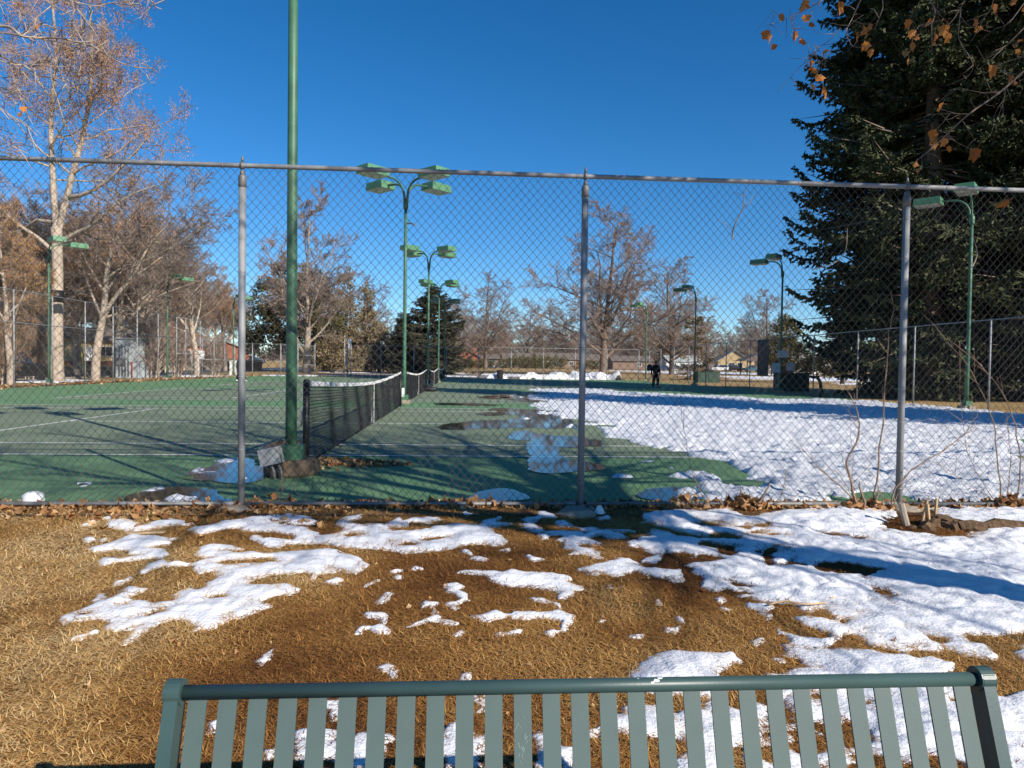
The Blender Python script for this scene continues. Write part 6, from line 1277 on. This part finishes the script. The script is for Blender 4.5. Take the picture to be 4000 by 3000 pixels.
# small things at the fence foot
b = MB(); rr = random.Random(12); b.lathe([(.04,-.01),(.066,.015),(.080,.055),(.074,.10),(.045,.128),(.01,.134)], 12); b.v = [(x*1.15+rr.uniform(-.006,.006), y+rr.uniform(-.006,.006), z) for x, y, z in b.v]
o = b.build('crumpled_cup', MT['plastic'], None, True, (-3.80, 6.40, .0)); tag(o, 'crumpled white plastic cup on the leaves behind the fence, far left', 'litter')
b = MB(); b.add([(x+rr.uniform(-.02,.02), y+rr.uniform(-.02,.02), .01+.05*rr.random()) for y in (-.08,0,.08) for x in (-.16,-.05,.06,.16)], [(j*4+i, j*4+i+1, j*4+i+5, j*4+i+4) for j in range(2) for i in range(3)]); b.v = [(x*.42, y*.42, z*.5) for x, y, z in b.v]
o = b.build('paper_scrap', MT['plastic'], None, False, (-3.95, 7.52, .0)); tag(o, 'scrap of white paper lying on the green court at left', 'litter')
b = MB(); b.lathe([(.040,0),(.050,.012),(.04,.035),(.028,.055),(.012,.075),(.004,.08)], 9); b.v = [(x+rr.uniform(-.006,.006), y+rr.uniform(-.006,.006), z) for x, y, z in b.v]
o = b.build('plastic_bag', MT['plastic'], None, False, (1.19, 6.05, .0)); tag(o, 'twisted white plastic bag beside the middle fence post', 'litter')
b = MB(); b.lathe([(.15,-.03),(.16,.02),(.10,.05),(.02,.055)], 9); b.v = [(x*1.2+rr.uniform(-.02,.02), y*.8+rr.uniform(-.02,.02), z) for x, y, z in b.v]; o = b.build('flat_stone', MT['concrete'], None, False, (.99, 6.02, .0)); tag(o, 'flat pale stone at the foot of the middle fence post', 'stone')
b = MB(); b.tube([(-.045,0,0),(-.01,.004,.006),(.02,-.004,-.004),(.05,0,-.012)], [.006,.009,.008,.003], 5); o = b.build('foil_scrap', MT['rim'], None, True, (-.50, 6.34, 2.56)); tag(o, 'tiny shiny scrap caught in the fence mesh, right of the second light pole', 'litter')
b = MB(); b.tube(lerp_path([(-.16,0,.015),(-.05,.02,.03),(.06,-.01,.02),(.20,.03,.015)], 3), .006, 5); o = b.build('fallen_stick', MT['stub'], None, True, (1.95, 3.95, -.10)); tag(o, 'pale curved stick lying in the brown grass right of centre', 'stick')
b = MB(); b.box(-.13,.13,-.02,.02,0,.012); o = b.build('bark_strip', MT['stub'], None, False, (-2.42, 5.46, -.015), .12); tag(o, 'long yellowish strip of bark on the grass between two snow patches at left', 'stick')
# twigs caught in the fence
for P_, r0, lb in (([(2.456,6.36,2.50),(2.47,6.36,2.62),(2.55,6.36,2.80),(2.56,6.36,2.98)], .008, 'forked pale twig caught high in the fence mesh'), ([(3.20,6.30,2.23),(3.42,6.31,2.30),(3.52,6.31,2.42),(3.53,6.31,2.62)], .006, 'bent yellow twig hanging in the fence mesh left of the right post'), ([(4.75,6.3,2.28),(4.80,6.3,2.42),(4.74,6.3,2.60)], .006, 'short pale twig caught in the fence mesh at the right edge')):
    b = MB(); pp = lerp_path(P_, 4); b.tube(pp, [r0*(1-.6*i/(len(pp)-1)) for i in range(len(pp))], 6)
    if 'forked' in lb:
        b.tube([pp[3], pp[3]+V3((-.08,0,.06)), pp[3]+V3((-.17,0,.10))], [.004,.003,.001], 4); b.tube([pp[8], pp[8]+V3((.07,0,.05)), pp[8]+V3((.12,0,.16))], [.005,.003,.001], 4); b.tube([pp[10], pp[10]+V3((-.07,0,.03)), pp[10]+V3((-.12,0,.02))], [.004,.003,.001], 4)
    o = b.build('twig', MT['twig_pale'], None, True); o.location = (0,0,0); tag(o, lb, 'twig')

# cut shrubs along the fence
def cut_shrub(label, loc, stems, leaves, seed):
    t = empty('cut_shrub', loc); tag(t, label, 'shrub'); r = random.Random(seed)
    for pts, r0 in stems:
        b = MB(); pp = lerp_path([V3(q) for q in pts], 4); b.tube([p + V3((r.gauss(0,.006), r.gauss(0,.006), 0)) if 0 < i < len(pp)-1 else p for i, p in enumerate(pp)], [max(.0014, .62*r0*(1-.72*i/(len(pp)-1))) for i in range(len(pp))], 7)
        if len(pts) > 3:
            for i in range(3, len(pp)-1):
                if r.random() < .55: d = (pp[i+1]-pp[i]).normalized(); e = (d + V3((r.gauss(0,.7), r.gauss(0,.2), r.gauss(0,.3)))).normalized(); L = r.uniform(.1,.3); b.tube([pp[i], pp[i]+e*L], [.003,.001], 4)
        b.build('stem', MT['shrub_bark'], t, True)
    vs, fs, rr_ = [], [], []
    for k in range(leaves):
        v, f = leaf_shape(r, r.uniform(.045,.08), r.uniform(.3,1.1)); q = Matrix.Rotation(r.uniform(0,6.3), 3, 'Z') @ Matrix.Rotation(r.gauss(.6,.5), 3, 'X'); a = r.uniform(0,6.28); d = abs(r.gauss(0,.13)); c = V3((d*math.cos(a)*1.6, d*math.sin(a)*.6, .01+max(0,.13-d*.6)*r.random())); n0 = len(vs)
        vs += [tuple(q @ V3(p) + c) for p in v]; fs += [tuple(i+n0 for i in g_) for g_ in f]; rr_ += [r.random()]*len(f)
    if leaves: link('dead_leaves', np_mesh('dead_leaves', np.array(vs), np.array(fs), MT['deadleaf'], attr=rr_), t)
    return t
cut_shrub('cut-back shrub with long bare stems at the foot of the right fence post', (3.68, 6.24, -.01), [([(-.02,0,-.02),(-.08,0,.25),(-.13,0,.45),(-.02,.02,.70),(-.03,.02,.92),(-.14,.02,1.12)], .022), ([(.14,0,-.02),(.16,0,.4),(.20,0,.8),(.24,.02,1.35),(.26,.02,1.75),(.30,.02,1.92)], .015), ([(.26,-.05,-.02),(.30,-.05,.18),(.45,-.05,.38),(.85,-.03,.62),(1.02,0,.76),(1.12,0,.93)], .014), ([(-.05,0,.10),(-.25,0,.28),(-.42,0,.42),(-.62,0,.66)], .012), ([(-.02,0,.1),(-.20,0,.33),(-.33,0,.42)], .009), ([(-.05,0,.2),(-.17,0,.45),(-.21,0,.68)], .006), ([(-.08,0,.3),(-.10,0,.7),(-.14,0,1.02)], .004), ([(.0,0,.1),(.10,0,.45),(.2,0,.8)], .003), ([(.06,-.02,-.02),(.02,-.02,.13),(-.02,-.02,.28)], .028), ([(.12,-.03,-.02),(.14,-.03,.12),(.18,-.03,.20)], .024), ([(.22,-.06,-.02),(.18,-.06,.14),(.13,-.06,.26)], .012), ([(.27,-.06,.05),(.34,-.06,.17),(.41,-.06,.26)], .010)], 45, 1)
cut_shrub('shrub with thin arching stems and a heap of dead leaves at the right edge', (5.20, 6.30, -.01), [([(-.08,0,0),(-.12,0,.35),(-.16,.02,.75),(-.28,.02,1.1),(-.5,.03,1.45),(-.9,.03,1.85)], .012), ([(.06,0,0),(.10,0,.40),(.04,.02,.80),(-.08,.02,1.1),(-.32,.03,1.38),(-.62,.03,1.6)], .012), ([(-.02,0,0),(-.01,0,.35),(.0,0,.55),(-.05,0,.78)], .008), ([(-.12,0,.05),(-.30,0,.3),(-.45,0,.6),(-.52,0,1.1),(-.55,0,1.6)], .006), ([(.10,0,0),(.22,0,.25),(.40,0,.55),(.62,0,.9)], .006), ([(-.15,0,.1),(-.4,0,.22),(-.6,0,.36),(-.75,0,.45)], .004), ([(.0,0,0),(.2,0,.4),(.42,0,.7)], .004), ([(-.03,0,.2),(-.3,0,.6),(-.8,0,.85)], .003)], 150, 2)
cut_shrub('low cut stump cluster full of dead leaves under the fence, right of the middle post', (2.60, 6.27, -.01), [([(-.05,0,-.02),(-.05,0,.12),(-.055,0,.22)], .022), ([(.10,0,-.02),(.16,0,.12),(.23,0,.25)], .030), ([(-.17,0,0),(-.18,0,.10),(-.19,0,.17)], .014), ([(.15,0,0),(.30,0,.08),(.36,0,.20),(.37,0,.34)], .004), ([(-.3,0,0),(-.35,0,.1),(-.38,0,.18)], .008), ([(.02,0,0),(.05,0,.15),(.12,0,.3)], .004)], 150, 3)
cut_shrub('small thorny twigs with two dead leaves caught in the mesh left of the cut stump', (2.05, 6.30, -.01), [([(.22,0,.02),(.10,0,.22),(.0,.0,.55),(-.06,.02,.95),(-.08,.02,1.35)], .006), ([(.02,0,.05),(.12,0,.2),(.20,0,.30)], .007), ([(.16,0,.1),(.10,0,.25),(.07,0,.33)], .004)], 40, 4)
cut_shrub('thin dry stalks in front of the light pole footing', (-1.70, 6.40, 0), [([(.02,0,0),(.05,0,.14),(.07,0,.30),(.05,0,.42)], .006), ([(.0,0,.1),(.03,0,.25),(.02,0,.36)], .004), ([(.25,0,0),(.32,0,.15),(.34,0,.28)], .003), ([(-.4,0,0),(-.42,0,.16),(-.43,0,.25)], .003)], 12, 5)
# knotted old stump in the snow and a short log
t = empty('tree_stump', (3.98, 5.62, -.03)); tag(t, 'knotted dark old stump cluster sticking out of the snow by the right post', 'stump'); rr = random.Random(21)
for k in range(26):
    a = rr.uniform(0,6.28); d = rr.uniform(0,1); x, y = .30*d*math.cos(a), .14*d*math.sin(a); h = rr.uniform(.05,.15)*(1.1-.5*d); r0 = rr.uniform(.025,.055)
    b = MB(); tl = V3((rr.gauss(0,.3), rr.gauss(0,.25), 1)).normalized(); p = V3((x,y,-.03)); b.tube([p, p+tl*h*.6, p+tl*h, p+tl*(h+.004)], [r0*1.1, r0*.9, r0, r0*.5], 7); b.build('knot', MT['stump_wood'], t)
b = MB(); b.tube([(-.22,.03,-.02),(-.26,.03,.12),(-.28,.03,.21)], [.030,.028,.026], 8); b.build('stub', MT['bark_grey'], t)
for k, (x, y, z) in enumerate(((-.05,0,.16),(.02,.03,.2),(-.1,.02,.19))): b = MB(); b.tube([(x,y,.05),(x+.03*k-.02,y,z+.05)], .012, 5); b.build('stub', MT['stub'], t)
b = MB(); pp = [(-.15,0,.03),(-.05,.01,.045),(.08,0,.04),(.17,-.01,.035)]; b.tube(pp, [.05,.062,.058,.05], 8); b.v = [(x+rr.uniform(-.01,.01), y+rr.uniform(-.01,.01), z+rr.uniform(-.01,.01)) for x, y, z in b.v]
o = b.build('log', MT['stump_wood'], None, False, (4.52, 5.52, -.03), -.1); tag(o, 'short dark log lying in the snow near the right edge', 'log')
b = MB(); pp = [(-.10,0,.03),(0,.01,.045),(.10,0,.03)]; b.tube(pp, [.045,.055,.05], 8); b.v = [(x+rr.uniform(-.01,.01), y+rr.uniform(-.01,.01), z+rr.uniform(-.01,.01)) for x, y, z in b.v]
o = b.build('log', MT['stump_wood'], None, False, (4.22, 5.50, -.03), -.3); tag(o, 'short brown log end beside the knotted stump', 'log')
t = empty('shoe_bag', (at(1672, 34), 34, 0)); tag(t, 'dark sports bag lying on the court beside the third light pole', 'bag')
b = MB(); b.tube([(-.5,0,.10),(-.4,0,.13),(.3,0,.12),(.45,0,.08)], [.06,.12,.11,.05], 8); b.build('body', MT['black'], t, True); b = MB(); b.tube(lerp_path([(-.25,0,.22),(0,-.03,.30),(.2,0,.21)], 4), .012, 5); b.build('handle', MT['black'], t, True)

# ------------------------------------------------------------------ people
def skin_body(name, verts, edges, rad, m_, parent, root=0):
    me = bpy.data.meshes.new(name); me.from_pydata(verts, edges, []); me.materials.append(m_); o = bpy.data.objects.new(name, me); col.objects.link(o); o.parent = parent
    sk = o.modifiers.new('skin', 'SKIN'); sk.use_smooth_shade = True; lay = me.skin_vertices[0] if me.skin_vertices else None
    if lay is None:
        me.attributes  # the modifier needs a skin layer
        bm = __import__('bmesh').new(); bm.from_mesh(me); bm.verts.layers.skin.verify(); bm.to_mesh(me); bm.free(); lay = me.skin_vertices[0]
    for i, r in enumerate(rad):
        lay.data[i].radius = (r, r) if not hasattr(r, '__len__') else r; lay.data[i].use_root = (i == root)
    ss = o.modifiers.new('sub', 'SUBSURF'); ss.levels = 1; ss.render_levels = 1
    dg = bpy.context.evaluated_depsgraph_get(); ev = bpy.data.meshes.new_from_object(o.evaluated_get(dg)); o.modifiers.clear(); o.data = ev; ev.name = name
    if not ev.materials: ev.materials.append(m_)
    smooth(ev); return o
MT['skin'] = mat('skin', (.22,.12,.08), .6, .08, 9); MT['cloth_black'] = mat('black_cloth', (.010,.010,.011), .9, .3, 9); MT['denim'] = mat('denim', (.10,.14,.22), .9, .2, 9); MT['cloth_brown'] = mat('dark_jacket', (.05,.035,.03), .9, .2, 9); MT['hair'] = mat('dark_hair', (.015,.012,.010), .8, .2, 20)
def person(label, loc, rz, top, legs, shoes, stride=.18, spread=.10, arms=((-.30,.10,.80),(.33,.05,.82)), lean=0.0):
    t = empty('person', loc, rz); tag(t, label, 'person')
    K = dict(pel=(0,0,.95), chest=(0,lean*.6,1.28), neck=(0,lean,1.47), head=(0,lean-.01,1.60), crown=(0,lean,1.72))
    vs = [K['pel'], (0,lean*.3,1.10), K['chest'], K['neck'], K['head'], K['crown']]; ed = [(0,1),(1,2),(2,3),(3,4),(4,5)]; rd = [(.15,.11),(.14,.10),(.17,.115),.058,(.080,.098),(.062,.075)]
    foot = []; wr = []
    for i, sg in enumerate((-1, 1)):
        hip = (sg*.10,0,.88); kn = (sg*(.10+spread*.5), -stride*sg*.4-.03, .48); an = (sg*(.10+spread), -stride*sg*.5+.03, .09); to = (an[0]+sg*.03, an[1]-.17, .04); n = len(vs)
        vs += [hip, kn, an, to]; ed += [(0,n),(n,n+1),(n+1,n+2),(n+2,n+3)]; rd += [.092,.060,.040,.036]; foot.append((hip, kn, an, to))
    for i, sg in enumerate((-1, 1)):
        sh = (sg*.19, lean*.9, 1.40); hx, hy, hz_ = arms[i]; el = (sg*.19*.45+hx*.55+sg*.05, hy*.4+.05, (1.40+hz_)/2+.01); ha = (hx, hy, hz_); n = len(vs)
        vs += [sh, el, ha]; ed += [(2,n),(n,n+1),(n+1,n+2)]; rd += [.062,.045,.028]; wr.append((sh, el, ha)); d = (V3(ha)-V3(el)).normalized(); pm_ = V3(ha)+d*.07; m = len(vs)
        vs.append(tuple(pm_)); ed.append((n+2, m)); rd.append((.018,.035))
        for f in range(4):
            a = pm_ + V3((0,(f-1.5)*.021,0)) + d*.035; e = a + d*(.030+.008*(f in (1,2))) + V3((-sg*.012,0,0)); q = len(vs); vs += [tuple(a), tuple(e)]; ed += [(m,q),(q,q+1)]; rd += [.009,.007]
        a = V3(ha) + d*.03 + V3((-sg*.01,-.035,0)); e = a + d*.03 + V3((-sg*.01,-.012,0)); q = len(vs); vs += [tuple(a), tuple(e)]; ed += [(n+2,q),(q,q+1)]; rd += [.010,.008]
    skin_body('body', vs, ed, rd, MT['skin'], t)
    f = MB(); hy = lean
    f.tube([(0,hy-.085,1.63),(0,hy-.118,1.585),(0,hy-.09,1.575)], [.010,.017,.012], 6)
    for sg in (-1, 1): f.lathe([(.004,-.02),(.016,-.01),(.017,.012),(.006,.022)], 8, (sg*.085, hy+.005, 1.605))
    f.build('nose_and_ears', MT['skin'], t, True)
    f = MB()
    for sg in (-1, 1): f.box(sg*.032-.013, sg*.032+.013, hy-.104, hy-.088, 1.617, 1.629)
    f.box(-.025,.025,hy-.099,hy-.085,1.543,1.551); f.build('eyes_and_mouth', MT['hair'], t)
    h_ = MB(); h_.lathe([(.084,1.63),(.092,1.67),(.085,1.72),(.055,1.76),(.012,1.775)], 12, (0, hy+.012, 0)); h_.build('hair', MT['hair'], t, True)
    # jacket and trousers: slightly fuller than the body, ending at cuffs and hem
    vs = [(0,0,.88),(0,lean*.3,1.10),K['chest'],(0,lean,1.44)]; ed = [(0,1),(1,2),(2,3)]; rd = [(.24,.18),(.23,.18),(.25,.19),.095]
    for sh, el, ha in wr: n = len(vs); e2 = V3(el)*.08 + V3(ha)*.92; vs += [sh, el, tuple(e2)]; ed += [(2,n),(n,n+1),(n+1,n+2)]; rd += [.082,.062,.045]
    skin_body('jacket', vs, ed, rd, top, t)
    vs = [(0,0,.97),(0,0,.90)]; ed = [(0,1)]; rd = [(.165,.12),(.165,.125)]
    for hip, kn, an, to in foot: n = len(vs); vs += [(hip[0],hip[1],.84), kn, (an[0],an[1],.10)]; ed += [(1,n),(n,n+1),(n+1,n+2)]; rd += [.140,.110,.095]
    skin_body('trousers', vs, ed, rd, legs, t)
    for hip, kn, an, to in foot:
        b = MB(); b.tube([(an[0],an[1]+.07,.05),(an[0],an[1],.065),(to[0],to[1]+.05,.045),(to[0],to[1]-.03,.032)], [.04,.05,.045,.025], 8); b.v = [(x,y,max(0,z)) for x,y,z in b.v]; b.build('shoe', shoes, t, True)
    return t
person('tennis player in black clothes walking on the far court, racket held low', (12.3, 44.5, .02), R(18), MT['cloth_black'], MT['cloth_black'], MT['cloth_black'], .16, .03, ((-.33,-.06,.80),(.35,.05,.83)))
t = empty('tennis_racket', (11.96, 44.4, .68)); tag(t, 'tennis racket held low by the player in black', 'racket'); t.rotation_euler = (.5, R(35), 0)
b = MB(); b.tube([(.125*math.cos(2*math.pi*i/20), 0, -.52+.17*math.sin(2*math.pi*i/20)) for i in range(21)], .011, 6, caps=False); b.tube([(0,0,.16),(0,0,-.10)], .016, 8); b.tube([(0,0,-.10),(.055,0,-.37)], .009, 6); b.tube([(0,0,-.10),(-.055,0,-.37)], .009, 6); b.build('frame', MT['black'], t, True)
b = MB()
for i in range(-5, 6): x = i*.021; hh = .17*math.sqrt(max(.02, 1-(x/.125)**2)); b.tube([(x,0,-.52-hh),(x,0,-.52+hh)], .0014, 3); z = i*.029; ww = .125*math.sqrt(max(.02, 1-(z/.17)**2)); b.tube([(-ww,0,-.52+z),(ww,0,-.52+z)], .0014, 3)
b.build('strings', MT['white'], t)
b = MB(); b.lathe([(.10,0),(.17,.05),(.18,.25),(.15,.36),(.06,.42)], 12); b.v = [(x*1.0, y*.55, z) for x, y, z in b.v]; o = b.build('sports_bag', mat('navy_fabric', (.012,.018,.05), .8, .2, 9), None, True, (11.92, 44.62, 1.12)); tag(o, 'dark navy bag slung at the shoulder of the player in black', 'bag')
person('player in dark clothes and white shoes, mostly hidden behind the left fence post', (at(942, 48.5), 48.5, .01), R(160), MT['cloth_brown'], MT['cloth_black'], MT['white'], .10, .26)
person('person in jeans and a dark jacket standing on the lawn by the grey bench', (at(2693, 92), 92, gz(0,92)), R(40), MT['cloth_brown'], MT['denim'], MT['cloth_black'], .10, .05)
